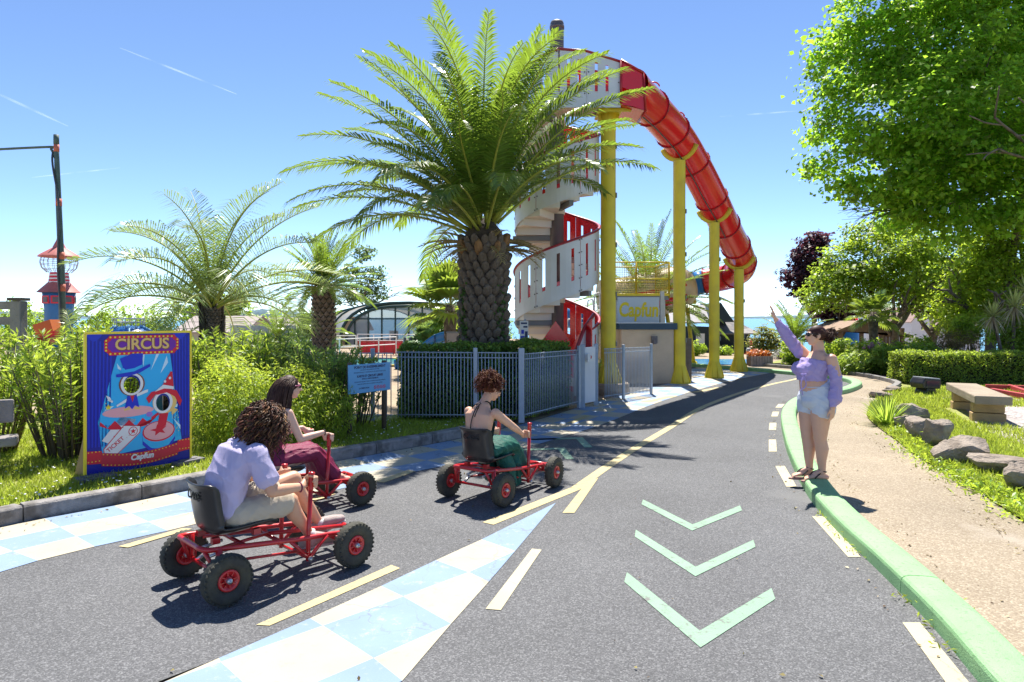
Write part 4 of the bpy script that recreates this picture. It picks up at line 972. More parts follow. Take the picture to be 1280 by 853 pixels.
for i, ((x, y, a), lab) in enumerate(KP):
    k = kart0 if i == 0 else copy_tree(kart0); k.location = (x, y, .004); k.rotation_euler = (0, 0, R(a)); tag(k, lab, 'pedal kart', KG); karts.append(k)

# ---------------------------------------------------------------- people
SKIN1 = mat('skin_tan', (0.60, 0.33, 0.21), .5, .06, 12, sss=.12, spec=.4); SKIN2 = mat('skin_pale', (0.70, 0.44, 0.33), .5, .05, 12, sss=.12, spec=.4)
SKIN3 = mat('skin_warm', (0.64, 0.37, 0.25), .5, .05, 12, sss=.12, spec=.4); SKIN4 = mat('skin_rosy', (0.68, 0.39, 0.27), .5, .05, 12, sss=.12, spec=.4)
def cloth(name, col, tr=0.0, rough=.85, **k): return mat(name, col, rough, .08, 5, .25, 260, spec=.15, trans=tr, **k)
LILAC = cloth('lilac_jersey', (.58, .52, .73), .15); KHAKI = cloth('khaki_cotton', (.54, .47, .37), .1); MAROON = cloth('maroon_satin', (.22, .03, .08), .1, .42); GREEN = cloth('bottle_green_cloth', (.02, .11, .085), .08, .5)
DARKG = cloth('dark_green_cloth', (.010, .022, .020), 0); VIOLET = cloth('violet_blouse', (.52, .42, .76), .28); DENIM = cloth('pale_denim', (.60, .64, .74), .06)
SHOE = mat('grey_trainer', (.36, .29, .27), .7, .15, 20, .3, 150); SOLE = mat('trainer_sole', (.50, .46, .44), .7, .1); LACE = mat('shoelace', (.08, .07, .08), .8, 0)
LENS = mat('dark_lens', (.01, .01, .012), .12, 0, spec=.6); SPEC = mat('pink_frame', (.45, .10, .22), .3, 0); LIP = mat('lips', (.42, .13, .12), .5, .03); BLACKS = mat('black_strap', (.015, .015, .017), .6, 0); EYEW = mat('eye_white', (.7, .68, .65), .3, 0)
def hair_mat(name, c): return mat(name, c, .55, .1, 10, isl=.45, spec=.22)
H1 = hair_mat('dark_brown_hair', (.060, .030, .018)); H1b = hair_mat('sun_bleached_ends', (.20, .088, .042)); H2 = hair_mat('brown_hair', (.055, .028, .02)); H3 = hair_mat('auburn_curls', (.11, .032, .014)); H4 = hair_mat('tied_brown_hair', (.075, .034, .022))
V = Vector
def head(mb, c, f, u, s=1.0):
    """skull, jaw, nose, ears and lips; c centre, f the way it faces, u up"""
    f = V(f).normalized(); r_ = f.cross(V(u)).normalized(); u = r_.cross(f); q = Matrix((( f.x, -r_.x, u.x), (f.y, -r_.y, u.y), (f.z, -r_.z, u.z)))
    L = lambda x, y, z: V(c)+q@V((x*s, y*s, z*s))
    mb.ell(L(-.012, 0, .022), (.096*s, .076*s, .090*s), q, 20, 14); mb.ell(L(.020, 0, -.035), (.068*s, .062*s, .075*s), q, 18, 12)
    mb.ell(L(.055, 0, -.082), (.026*s, .030*s, .024*s), q); mb.ell(L(.030, 0, -.075), (.05*s, .045*s, .030*s), q)
    mb.blob([L(.085, 0, .012), L(.100, 0, -.012), L(.108, 0, -.026)], [(.009*s, .009*s), (.012*s, .011*s), (.013*s, .012*s)], 10); 
    for sy in (-1, 1):
        mb.ell(L(.098, sy*.011, -.028), (.009*s, .008*s, .007*s), q); mb.ell(L(.080, sy*.032, -.012), (.018*s, .022*s, .015*s), q)
        mb.ell(L(-.008, sy*.078, -.008), (.020*s, .008*s, .032*s), q@Matrix.Rotation(-.2, 3, 'Y')); mb.ell(L(.078, sy*.028, .028), (.014*s, .022*s, .008*s), q)
    mb.ell(L(.084, 0, -.050), (.012*s, .022*s, .007*s), q); mb.ell(L(.083, 0, -.060), (.012*s, .019*s, .007*s), q)
    return L, q
def face_parts(L, q, s, par, glasses=LENS):
    m = MB(); m.ell(L(.092, 0, -.0505), (.006*s, .020*s, .0045*s), q); m.ell(L(.091, 0, -.0585), (.006*s, .017*s, .005*s), q); m.build('lips', LIP, par)
    if glasses:
        m = MB()
        for sy in (-1, 1): m.ell(L(.090, sy*.034, .012), (.010*s, .031*s, .024*s), q@Matrix.Rotation(sy*.28, 3, 'Z'))
        g = m.build('glasses', LENS, par); m = MB(); m.tube([L(.100, -.012, .018), L(.102, 0, .020), L(.100, .012, .018)], .004*s, 6)
        for sy in (-1, 1): m.tube([L(.088, sy*.062, .020), L(.04, sy*.078, .018), L(-.01, sy*.082, .012)], .0045*s, 6)
        m.build('glasses_frame', glasses, g)
    else:
        m = MB()
        for sy in (-1, 1): m.ell(L(.083, sy*.031, .010), (.011*s, .013*s, .010*s), q)
        e = m.build('eyes', EYEW, par); m = MB()
        for sy in (-1, 1): m.ell(L(.092, sy*.031, .010), (.004*s, .006*s, .006*s), q)
        m.build('iris', LENS, e)
def grip(mb, c, ax, wrist, s=1.0, side=1):
    """fist closed round an upright bar at c (axis ax), reached from the wrist: palm, four curled fingers, thumb"""
    c = V(c); ax = V(ax).normalized(); w = V(wrist); d = (c-w); d = (d-ax*d.dot(ax)).normalized(); o = d.cross(ax)*side; R0 = .024*s
    pal = c-d*.012*s+o*.034*s; mb.blob([w, w.lerp(pal, .5), pal-d*.006*s, pal+d*.018*s], [(.024*s, .021*s), (.032*s, .022*s), (.038*s, .019*s), (.036*s, .016*s)], 12, up=o)
    for k in range(4):
        z = (.032-.0215*k)*s; rr = (.0095, .0100, .0095, .0083)[k]*s; RR = R0+rr*.75; pts = []
        for j in range(8):
            a = -.15+j*.52*(1, 1.04, 1, .9)[k]; pts.append(c+ax*z+o*math.cos(a)*RR*1.25+d*math.sin(a)*RR*1.25)
        mb.blob(pts, [rr*1.06]*3+[rr]*3+[rr*.9]*2, 8)
    th = [pal-d*.02*s+ax*.02*s, pal-d*.008*s+ax*.045*s-o*.02*s, c+ax*.046*s-o*.008*s-d*.018*s, c+ax*.040*s-o*.030*s+d*.004*s]; mb.blob(th, [.013*s, .012*s, .011*s, .009*s], 8)
def open_hand(mb, w, d, n, s=1.0, curl=.25, spread=.10, thumb=1):
    """relaxed open hand from the wrist w along d, back of the hand towards n"""
    w = V(w); d = V(d).normalized(); n = V(n); n = (n-d*n.dot(d)).normalized(); r_ = d.cross(n)*thumb
    mb.blob([w-d*.01*s, w+d*.025*s, w+d*.06*s, w+d*.085*s], [(.026*s, .019*s), (.034*s, .017*s), (.040*s, .015*s), (.039*s, .012*s)], 12, up=n)
    for k in range(4):
        off = (.030-.0205*k)*s; L_ = (.070, .080, .074, .056)[k]*s; rr = (.0085, .0088, .0083, .0074)[k]*s; a0 = spread*(1.2-.8*k); p = w+d*(.088-.004*abs(k-1))*s+r_*off; pts = [p-d*.02*s, p]; a = curl*.5
        for j, fr in enumerate((.45, .32, .23)):
            dd = (d*math.cos(a)+r_*a0*.5-n*math.sin(a)).normalized(); p = p+dd*L_*fr; pts.append(p.copy()); a += curl*(.9+.15*k)
        mb.blob(pts, [rr*1.1, rr*1.1, rr, rr*.95, rr*.82], 8)
    t0 = w+d*.022*s+r_*.026*s; mb.blob([t0, t0+d*.022*s+r_*.022*s-n*.006*s, t0+d*.050*s+r_*.032*s-n*.012*s, t0+d*.072*s+r_*.034*s-n*.014*s], [.014*s, .0125*s, .0105*s, .0085*s], 8)
def foot(mb, an, toe, s=1.0):
    """bare foot from the ankle to the toes"""
    an = V(an); toe = V(toe); d = (toe-an); up = V((0, 0, 1)); r_ = d.cross(up).normalized()
    heel = an-(V((d.x, d.y, 0)).normalized())*.045*s; heel.z = toe.z+.022*s
    mb.blob([an+up*.02, an-up*.02], .036*s, 10); mb.blob([heel, heel.lerp(toe, .5)+up*.020*s, toe-d.normalized()*.05*s], [(.033*s, .030*s), (.036*s, .030*s), (.042*s, .017*s)], 12, up=up)
    mb.blob([an, an.lerp(toe, .45)+up*.005*s], [.034*s, .028*s], 10)
    for k in range(5):
        o = (k-2)*.0165*s; l = (.050, .045, .040, .034, .028)[k]*s; b = toe-d.normalized()*.045*s+r_*o*1.0; mb.blob([b, b+d.normalized()*l*.6+up*.004*s, b+d.normalized()*l-up*.002], [.011*s, .0095*s, .009*s] if k else [.014*s, .013*s, .012*s], 8)
def curls(name, roots, m, parent, L=(.16, .30), rad=(.010, .020), turns=(2.5, 5), grav=.8, th=.0032, q=random, seg=22, out=.35, m2=None):
    """ringlets: roots is a list of (point, outward)"""
    b = MB()
    for (p, o) in roots:
        p = V(p); o = V(o).normalized(); ln = q.uniform(*L); r = q.uniform(*rad); tn = q.uniform(*turns); ph = q.uniform(0, 6.28); d = o.copy(); pts = []; c = p.copy()
        for j in range(seg+1):
            t = j/seg; d = (o*max(0, out*(1-t*1.6))+V((0, 0, -1))*grav*min(1, t*2.2+.15)+V((q.uniform(-.1, .1), q.uniform(-.1, .1), 0))+o*.12).normalized(); c = c+d*ln/seg
            e1 = d.orthogonal().normalized(); e2 = d.cross(e1); a = ph+tn*2*math.pi*t; pts.append(c+(e1*math.cos(a)+e2*math.sin(a))*r*min(1, t*4+.1)*(1.15-.4*t))
        b.tube(pts, [th*(1.2-.6*j/seg) for j in range(seg+1)], 4, False, 1 if (m2 and q.random() < .33) else 0)
    return b.build(name, [m, m2] if m2 else m, parent)
def cap(c, q, r, n, zmin, rn, xmax=.3):
    """root points on the hairy part of a skull"""
    out = []
    while len(out) < n:
        a = rn.uniform(0, 6.283); z = rn.uniform(zmin, 1); s = math.sqrt(1-z*z); d = V((s*math.cos(a), s*math.sin(a), z))
        if d.x > xmax+.35*d.z: continue
        out.append((V(c)+q@V((d.x*r[0], d.y*r[1], d.z*r[2])), q@d))
    return out
def rider(kart, label, cat='person'):
    p = tag(empty('person'), label, cat); p.location = kart.location; p.rotation_euler = kart.rotation_euler; return p

# --- rider in the lilac shirt (kart coordinates: x forward, y left)
r1 = rider(karts[0], 'person with long dark curls in lilac shirt and khaki shorts riding the nearest kart')
b = MB(); hc = V((.405, -.01, 1.105)); hf = V((.92, -.12, -.25))
L1, q1 = head(b, hc, hf, V((.25, 0, .95)), 1.04)
b.blob([(.30, 0, .94), (.35, -.005, 1.0), (.38, -.01, 1.04)], [.068, .060, .058], 12)
b.blob([(.13, 0, .51), (.13, 0, .60), (.165, 0, .75), (.235, 0, .88), (.29, 0, .945)], [(.155, .105), (.15, .11), (.165, .115), (.185, .11), (.10, .08)], 16, up=(-.6, 0, .6))
for s, sh, el, wr in ((-1, (.275, -.185, .895), (.335, -.285, .655), (.585, -.225, .632)), (1, (.30, .185, .895), (.40, .285, .66), (.60, .225, .63))):
    b.blob([sh, V(sh).lerp(V(el), .5), el], [.056, .048, .042], 12); b.blob([el, V(el).lerp(V(wr), .35), wr], [.042, .042, .029], 12); grip(b, (.675, s*.20, .645), (.03, 0, 1), wr, 1.05, -1 if s < 0 else 1)
for hp, kn, an in (((.18, -.10, .495), (.535, -.15, .53), (.705, -.115, .245)), ((.19, .10, .50), (.68, .07, .625), (.905, .085, .235))):
    b.blob([hp, V(hp).lerp(V(kn), .5), kn], [.088, .075, .060], 14); b.blob([kn, V(kn).lerp(V(an), .30)+V((-.012, 0, -.012)), V(an).lerp(V(kn), .25), an], [.057, .058, .040, .036], 14)
remeshed(b, 'body', SKIN1, r1, .0065, 5)
face_parts(L1, q1, 1.06, r1, None)
def fold_noise(fr, amp, seed, stretch=(1, 1, 1)):
    rs = np.random.default_rng(seed); K = [(rs.normal(size=3)*fr*np.array(stretch), rs.uniform(0, 6.28), rs.uniform(.5, 1)) for _ in range(7)]
    def f(co):
        d = np.zeros(len(co))
        for k, ph, a in K: s = np.sin(co@k+ph+1.3*np.sin(co@(k[::-1]*.6)+ph)); d += a*(1-np.abs(s))**2
        return (d/7-.25)*amp*2
    return f
b = MB(); b.blob([(.115, 0, .525), (.125, 0, .61), (.16, 0, .75), (.225, 0, .885), (.295, 0, .955)], [(.175, .125), (.178, .132), (.190, .138), (.20, .128), (.10, .082)], 20, up=(-.6, 0, .6))
for sh, el in (((.27, -.175, .90), (.335, -.285, .655)), ((.295, .175, .90), (.40, .285, .66))): b.blob([sh, V(sh).lerp(V(el), .35), V(sh).lerp(V(el), .68)], [(.085, .085), (.088, .082), (.084, .078)], 16)
remeshed(b, 'shirt', LILAC, r1, .008, 4, fold_noise(16, .018, 1, (1, 1, 1)))
b = MB(); b.blob([(.13, 0, .488), (.22, 0, .495)], [(.185, .092), (.19, .098)], 18, up=(0, 0, 1))
for hp, kn, e in (((.18, -.105, .495), (.535, -.15, .53), .84), ((.19, .105, .50), (.68, .07, .625), .62)): b.blob([hp, V(hp).lerp(V(kn), .45), V(hp).lerp(V(kn), e)], [(.098, .100), (.102, .100), (.104, .100)], 18)
remeshed(b, 'shorts', KHAKI, r1, .008, 4, fold_noise(19, .016, 2))
def trainer(an, toe, par):
    an = V(an); toe = V(toe); d = (toe-an); d.z = 0; h = an-d.normalized()*.055; up = V((0, 0, 1)); dn = (toe-h).normalized(); n = (up-dn*up.dot(dn)).normalized()
    h = V((h.x, h.y, an.z-.06)); dn = (toe-h).normalized(); n = (up-dn*up.dot(dn)).normalized()
    m = MB(); m.blob([an-n*.01, an-n*.045], .048, 12); m.blob([h+n*.028, h.lerp(toe, .35)+n*.045, h.lerp(toe, .68)+n*.030, toe+n*.012-dn*.03], [(.038, .048), (.044, .050), (.049, .036), (.040, .026)], 14, up=n)
    sh = remeshed(m, 'shoe', SHOE, par, .006, 4); m = MB(); m.blob([h-n*.010, h.lerp(toe, .5)-n*.012, toe-n*.012-dn*.025], [(.042, .016), (.044, .016), (.044, .015)], 14, up=n); m.build('sole', SOLE, sh)
    m = MB(); r_ = dn.cross(n)
    for j in range(5): c = h.lerp(toe, .42+.09*j)+n*(.083-.012*j); m.tube([c-r_*.026-n*.012, c, c+r_*.026-n*.012], .0045, 6)
    tag(m.build('laces', LACE, sh), kind='stuff')
trainer((.715, -.115, .225), (.93, -.13, .155), r1); trainer((.905, .085, .225), (1.135, .085, .235), r1)
for an in ((.715, -.115, .235), (.905, .085, .235)):
    m = MB(); m.tube([V(an)+V((0, 0, -.03)), V(an)+V((-.006, 0, .035))], .041, 12); m.build('sock', mat('white_sock', (.6, .6, .6), .9), r1)
rn = random.Random(4); roots = cap(hc, q1, (.104, .088, .104), 520, -.55, rn, .40)
curls('hair', roots, H1, r1, (.12, .30), (.009, .020), (2.5, 5.5), .85, .0046, rn, 28, .36, H1b)
m = MB(); m.ell(hc+q1@V((-.012, 0, .025)), (.102, .088, .100), q1, 20, 12); hb_ = m.build('hair_base', H1, r1)
m = MB(); m.tube(arc_pts := [V((.570, -.228, .633))+V((0, .033*math.cos(t), .033*math.sin(t))) for t in [2*math.pi*j/14 for j in range(14)]], .006, 6, closed=True); m.build('bracelet', mat('maroon_band', (.16, .01, .05), .6), r1)

# --- rider in the maroon dress
r2 = rider(karts[1], 'person with brown hair, sunglasses and maroon dress riding behind the nearest kart')
b = MB(); hc = V((.37, 0, 1.17)); L2, q2 = head(b, hc, V((1, -.25, -.05)), V((.05, 0, 1)), 1.0)
b.blob([(.30, 0, 1.0), (.33, 0, 1.08), (.345, 0, 1.10)], [.056, .050, .050], 12)
b.blob([(.16, 0, .50), (.16, 0, .60), (.19, 0, .74), (.25, 0, .90), (.295, 0, .99)], [(.145, .10), (.125, .095), (.135, .10), (.155, .095), (.09, .065)], 16, up=(-.9, 0, .3))
for s, sh, el, wr in ((-1, (.275, -.165, .945), (.37, -.215, .70), (.60, -.215, .735)), (1, (.29, .165, .945), (.40, .22, .71), (.61, .215, .73))):
    b.blob([sh, V(sh).lerp(V(el), .5), el], [.046, .040, .035], 12); b.blob([el, V(el).lerp(V(wr), .35), wr], [.036, .035, .024], 12); grip(b, (.676, s*.20, .675), (.03, 0, 1), V(wr), .95, -1 if s < 0 else 1)
for s in (-1, 1):
    hp, kn, an = (.16, s*.09, .47), (.58, s*.10, .53), (.86, s*.10, .23)
    b.blob([hp, V(hp).lerp(V(kn), .5), kn], [.082, .07, .055], 14); b.blob([kn, V(kn).lerp(V(an), .3)+V((-.01, 0, -.01)), an], [.053, .052, .034], 14); foot(b, an, (1.04, s*.11, .19))
remeshed(b, 'body', SKIN2, r2, .0065, 5); face_parts(L2, q2, 1.0, r2, SPEC)
b = MB(); b.blob([(.15, 0, .505), (.155, 0, .59), (.18, 0, .70), (.215, 0, .80)], [(.165, .11), (.140, .11), (.145, .112), (.15, .112)], 18, up=(-.9, 0, .3))
b.ell((.285, -.065, .80), (.06, .065, .06)); b.ell((.285, .065, .80), (.06, .065, .06))
b.blob([(.17, 0, .50), (.36, 0, .515), (.57, 0, .53), (.68, 0, .40), (.76, 0, .28)], [(.18, .105), (.195, .11), (.20, .10), (.19, .12), (.20, .11)], 20, up=(.3, 0, 1))
remeshed(b, 'dress', MAROON, r2, .008, 4, fold_noise(20, .026, 5, (.6, 1.4, .6)))
m = MB()
for s in (-1, 1): m.tube(spline([(.34, s*.07, .82), (.315, s*.11, .95), (.27, s*.105, .995), (.21, s*.09, .93), (.155, s*.07, .82)], 4), .005, 6); 
for s, nm in ((-1, 'strap'),): m.build('straps', MAROON, r2)
rn = random.Random(6); m = MB()
for (p, o) in cap(hc, q2, (.100, .083, .096), 420, -.15, rn, .28):
    o = V(o); back = V((-.55, 0, 0)); pts = [p-o*.006]; c = V(p); d = (V((-.35, o.y*.25, .0))+o*.3)
    for j in range(9): t = j/8; d = (o*(.35*(1-t)**2)+V((-.35*(1-t), 0, -.25-t))).normalized(); c = c+d*(.030+.004*rn.random()); pts.append(c+V((rn.uniform(-.003, .003), rn.uniform(-.003, .003), 0)))
    m.tube(pts, [.0045]*8+[.003, .002], 4, False)
m.ell(hc+q2@V((-.014, 0, .024)), (.096, .080, .093), q2, 20, 12); m.build('hair', H2, r2)
m = MB(); m.tube([V((.612, -.215, .735))+V((0, .027*math.cos(t), .027*math.sin(t))) for t in [2*math.pi*j/14 for j in range(14)]], .004, 6, closed=True); m.build('bracelet', BLACKS, r2)

# --- rider in the green halter dress
r3 = rider(karts[2], 'person with auburn curls tied up in green backless dress riding near the lane fork')
b = MB(); hc = V((.245, -.02, 1.10)); L3, q3 = head(b, hc, V((.9, -.35, -.45)), V((.4, 0, .9)), 1.0)
b.blob([(.12, 0, .93), (.17, -.005, 1.0), (.20, -.01, 1.04)], [.060, .052, .052], 12)
b.blob([(.11, 0, .50), (.075, 0, .59), (.05, 0, .72), (.07, 0, .85), (.115, 0, .93)], [(.150, .10), (.135, .095), (.15, .10), (.175, .09), (.09, .065)], 16, up=(-1, 0, .15))
for s, sh, el, wr in ((-1, (.085, -.185, .885), (.27, -.275, .73), (.52, -.205, .625)), (1, (.10, .162, .875), (.30, .25, .68), (.53, .21, .60))):
    b.blob([sh, V(sh).lerp(V(el), .5), el], [.050, .043, .037], 12); b.blob([el, V(el).lerp(V(wr), .35), wr], [.037, .035, .024], 12); grip(b, (.606, s*.20, .61) if 0 else (.612, s*.20, .60), (.03, 0, 1), V(wr), .95, -1 if s < 0 else 1)
for s in (-1, 1):
    hp, kn, an = (.16, s*.08, .49), (.48, s*.09, .49), (.80, s*.10, .20)
    b.blob([hp, V(hp).lerp(V(kn), .5), kn], [.066, .060, .052], 14); b.blob([kn, V(kn).lerp(V(an), .3), an], [.053, .052, .034], 14)
remeshed(b, 'body', SKIN3, r3, .0065, 5); face_parts(L3, q3, 1.0, r3, LENS)
b = MB(); b.blob([(.10, 0, .50), (.075, 0, .58), (.058, 0, .675)], [(.168, .112), (.150, .108), (.160, .112)], 18, up=(-1, 0, .1))
b.blob([(.11, .0, .66), (.16, 0, .76), (.17, 0, .85)], [(.14, .07), (.13, .06), (.07, .04)], 14, up=(1, 0, 0))
remeshed(b, 'bodice', DARKG, r3, .007, 4, fold_noise(20, .010, 7))
b = MB(); b.blob([(.12, 0, .495), (.28, 0, .50), (.47, 0, .50), (.60, 0, .38), (.70, 0, .22)], [(.195, .105), (.205, .11), (.205, .105), (.175, .12), (.18, .09)], 20, up=(.3, 0, 1))
b.blob([(.30, -.10, .44), (.38, -.13, .28), (.42, -.13, .13)], [(.10, .09), (.10, .08), (.09, .06)], 12); b.blob([(.30, .10, .44), (.38, .12, .28), (.42, .12, .14)], [(.10, .09), (.10, .08), (.08, .06)], 12); b.blob([(.5, -.08, .45), (.52, -.1, .3), (.55, -.09, .13)], [(.09, .09), (.10, .09), (.09, .07)], 12)
remeshed(b, 'skirt', GREEN, r3, .008, 4, fold_noise(20, .030, 8, (.7, 1.3, .6)))
m = MB()
for s in (-1, 1): m.tube(spline([(.20, s*.045, .84), (.19, s*.06, .93), (.13, s*.05, .985), (.085, s*.015, .97)], 5), .007, 6)
m.tube(spline([(.085, .01, .97), (.03, .035, .955), (.01, .05, .92)], 4), .005, 6); m.tube(spline([(.085, -.01, .97), (.02, -.03, .965), (-.01, -.045, .93)], 4), .005, 6)
m.tube(spline([(.085, 0, .97), (.02, .01, .92), (-.045, .012, .82), (-.072, .012, .70)], 5), .005, 6); m.tube(spline([(.085, 0, .97), (.025, -.012, .93), (-.03, -.012, .85)], 5), .005, 6); m.ell((.082, 0, .972), .012); m.build('halter_tie', DARKG, r3)
trainer((.80, -.10, .19), (1.02, -.11, .15), r3); trainer((.80, .10, .20), (1.03, .1, .17), r3)
rn = random.Random(8); hb = hc+V((-.045, .0, .075)); roots = []
for k in range(420):
    a = rn.uniform(0, 6.28); z = rn.uniform(-.5, 1); s = math.sqrt(1-z*z); d = V((s*math.cos(a), s*math.sin(a), z)); roots.append((hb+d*rn.uniform(.05, .085), d))
curls('hair', roots, H3, r3, (.06, .12), (.008, .016), (1.5, 3), .15, .0034, rn, 16, .9)
m = MB(); m.ell(hc+q3@V((-.014, 0, .022)), (.098, .080, .092), q3, 20, 12); m.ell(hb, (.07, .07, .065)); m.build('hair_base', H3, r3)

# --- woman standing on the green kerb, waving (stands 7.3 m off; a point is given by how it was measured and how far behind)
YW = 7.32
def W(px, py, dy=0.0): return P(px, py, YW)+V((0, dy, 0))
r4 = tag(empty('person', W(1021, 597)), 'person in violet blouse and pale shorts waving from the mint green kerb', 'person'); o4 = V(r4.location)
def K(px, py, dy=0.0): return W(px, py, dy)-o4
b = MB(); hc = K(1021.5, 420, .03); L4, q4 = head(b, hc, V((-1, .12, .02)), V((0, 0, 1)), .98)
b.blob([K(1026, 447, .03), K(1025, 436, .03), K(1024, 429, .03)], [.068, .058, .056], 14)
b.blob([K(1024, 497, .03), K(1020, 484, .03), K(1017, 472, .03), K(1020, 458, .03), K(1025, 447, .03)], [(.175, .170), (.165, .155), (.150, .135), (.165, .140), (.150, .085)], 18, up=(1, 0, 0))
b.ell(K(1008, 462, -.05), (.070, .07, .06)); b.ell(K(1008, 462, .10), (.070, .07, .06)); b.ell(K(1034, 492, .03), (.12, .16, .12))
b.blob([K(1031, 448, -.15), K(1036, 470, -.185), K(1034, 487, -.19)], [.058, .052, .044], 12); b.blob([K(1034, 487, -.19), K(1029.5, 506, -.21)], [.045, .030], 12); open_hand(b, K(1029.5, 506, -.21), (-.08, 0, -1), (.55, -.9, 0), 1.0, .35, .06, 1)
b.blob([K(1018, 447, .19), K(1004, 430, .25), K(996, 420, .27)], [.060, .052, .045], 12); b.blob([K(996, 420, .27), K(982, 400, .27)], [.044, .027], 12); open_hand(b, K(981.5, 400, .27), (-.30, 0, 1), (.9, -.45, 0), 1.05, .12, .34, -1)
for dx, dy, kx in ((0, -.075, 0), (-9, .115, -8)):
    hp, kn, an = K(1024+dx*.6, 503, .03+dy), K(1023+kx, 548, .02+dy*.8), K(1026+dx, 588, .02+dy*.7)
    b.blob([hp, hp.lerp(kn, .45), kn], [(.118, .112), (.100, .098), (.068, .066)], 16, up=(1, 0, 0)); b.blob([kn, kn.lerp(an, .32)+V((.014, 0, 0)), kn.lerp(an, .7), an], [.064, .069, .048, .036], 14); foot(b, an, K(1004+dx, 598.0, .02+dy*.7+.0), 1.0)
remeshed(b, 'body', SKIN4, r4, .0065, 5); face_parts(L4, q4, .98, r4, LENS)
b = MB(); b.tube([K(1016, 476, .03), K(1016, 470, .03), K(1018, 461, .03), K(1021, 455, .03), K(1022, 450, .03)], [(.166, .148), (.170, .150), (.186, .160), (.186, .158), (.178, .145)], 20, up=(1, 0, 0)); b.ell(K(1006, 461.5, -.05), (.098, .092, .082)); b.ell(K(1005, 461.5, .10), (.098, .092, .082)); b.ell(K(1005, 462, .03), (.085, .1, .07))
remeshed(b, 'blouse', VIOLET, r4, .008, 3, fold_noise(26, .014, 9))
b = MB(); b.blob([K(1032.5, 457, -.155), K(1035.5, 470, -.18), K(1035, 484, -.185), K(1032.5, 497, -.205), K(1030, 503, -.21)], [.060, .064, .060, .068, .040], 18); remeshed(b, 'sleeve', VIOLET, r4, .008, 3, fold_noise(24, .022, 10))
b = MB(); b.blob([K(1010, 443, .21), K(1004, 432, .25), K(996, 420, .27), K(989, 410, .27), K(984, 402, .27)], [.066, .074, .070, .064, .036], 18); remeshed(b, 'sleeve', VIOLET, r4, .008, 3, fold_noise(28, .024, 11))
b = MB(); b.tube([K(1019, 481, .03), K(1023, 489, .03), K(1025, 497, .03), K(1025.5, 503, .03)], [(.168, .160), (.188, .182), (.202, .196), (.195, .19)], 22, up=(1, 0, 0))
for dx, dy in ((0, -.08), (-7, .11)): b.blob([K(1026+dx, 500, .03+dy), K(1026+dx, 512, .03+dy)], [(.140, .130), (.137, .128)], 18, up=(1, 0, 0))
b.ell(K(1036, 492, .03), (.125, .17, .12)); b.ell(K(1019, 503, .03), (.135, .17, .085)); b.ell(K(1022, 490, .03), (.17, .185, .10)); remeshed(b, 'shorts', DENIM, r4, .008, 3, fold_noise(22, .012, 12))
m = MB(); m.tube(spline([K(997, 468, -.16), K(993, 478, -.17), K(995, 492, -.17)], 5), .006, 6); m.tube(spline([K(997, 468, -.16), K(999, 480, -.17), K(991, 487, -.17)], 5), .006, 6)
for s in (-1, 1): m.ell(K(997, 468, -.16)+V((.015*s, 0, .01)), (.02, .008, .012))
m.build('blouse_tie', VIOLET, r4)
m = MB(); m.tube([K(1003, 483, -.11), K(1010, 482.5, -.155), K(1022, 482, -.175), K(1033, 482.5, -.15)], .005, 6, up=(0, 0, 1)); m.build('waistband', DENIM, r4)
for dx, dy in ((0, -.0525), (-9, .0805)):
    an = K(1026+dx, 588, .02+dy); toe = K(1004+dx, 598, .02+dy); z = toe.z-.016; m = MB(); cx = (an.x+toe.x)/2-.005
    pl = [(cx+.13*math.cos(t)*1.0, an.y+.043*math.sin(t)*(1.1 if math.cos(t) < 0 else .9)) for t in [2*math.pi*j/20 for j in range(20)]]
    m.prism(pl, z-.016, z); so = m.build('sandal', mat('sandal_sole', (.30, .17, .15), .7), r4)
    m = MB(); m.tube(spline([an+V((.02, -.038, -.005)), an+V((-.03, -.02, .012)), an+V((-.038, 0, .010)), an+V((-.03, .02, .012)), an+V((.02, .038, -.005)), an+V((.045, 0, -.01)), an+V((.02, -.038, -.005))], 4), .006, 6)
    m.tube(spline([an+V((-.038, 0, .010)), an.lerp(toe, .55)+V((0, 0, .035)), toe+V((.035, 0, .012))], 4), .006, 6); m.tube(spline([an+V((-.03, -.03, -.02)), an.lerp(toe, .4)+V((0, -.045, -.015)), an.lerp(toe, .5)+V((0, -.04, -.03))], 4), .006, 6); m.build('strap', BLACKS, so)
rn = random.Random(12); m = MB()
for (p, o) in cap(hc, q4, (.099, .080, .096), 420, -.25, rn, .36):
    e = hc+V((.118, -.01, .018))+V((rn.uniform(-.02, .01), rn.uniform(-.03, .03), rn.uniform(-.03, .03))); o = V(o); mid_ = V(p).lerp(e, .5); mid_ += (mid_-hc).normalized()*max(0, .098-(mid_-hc).length)+o*.004
    m.tube(spline([V(p)-o*.004, mid_, e], 4), .0042, 4, False)
m.ell(hc+q4@V((-.014, 0, .024)), (.095, .077, .091), q4, 20, 12); m.build('hair', H4, r4)
bc = hc+V((.145, -.01, .015)); roots = []
for k in range(240):
    a = rn.uniform(0, 6.28); z = rn.uniform(-1, 1); s = math.sqrt(1-z*z); d = V((s*math.cos(a), s*math.sin(a), z)); roots.append((bc+d*.035, d.orthogonal()+d*.5))
curls('bun', roots, H4, r4, (.05, .09), (.008, .016), (.8, 1.6), .1, .0036, rn, 12, .5); 
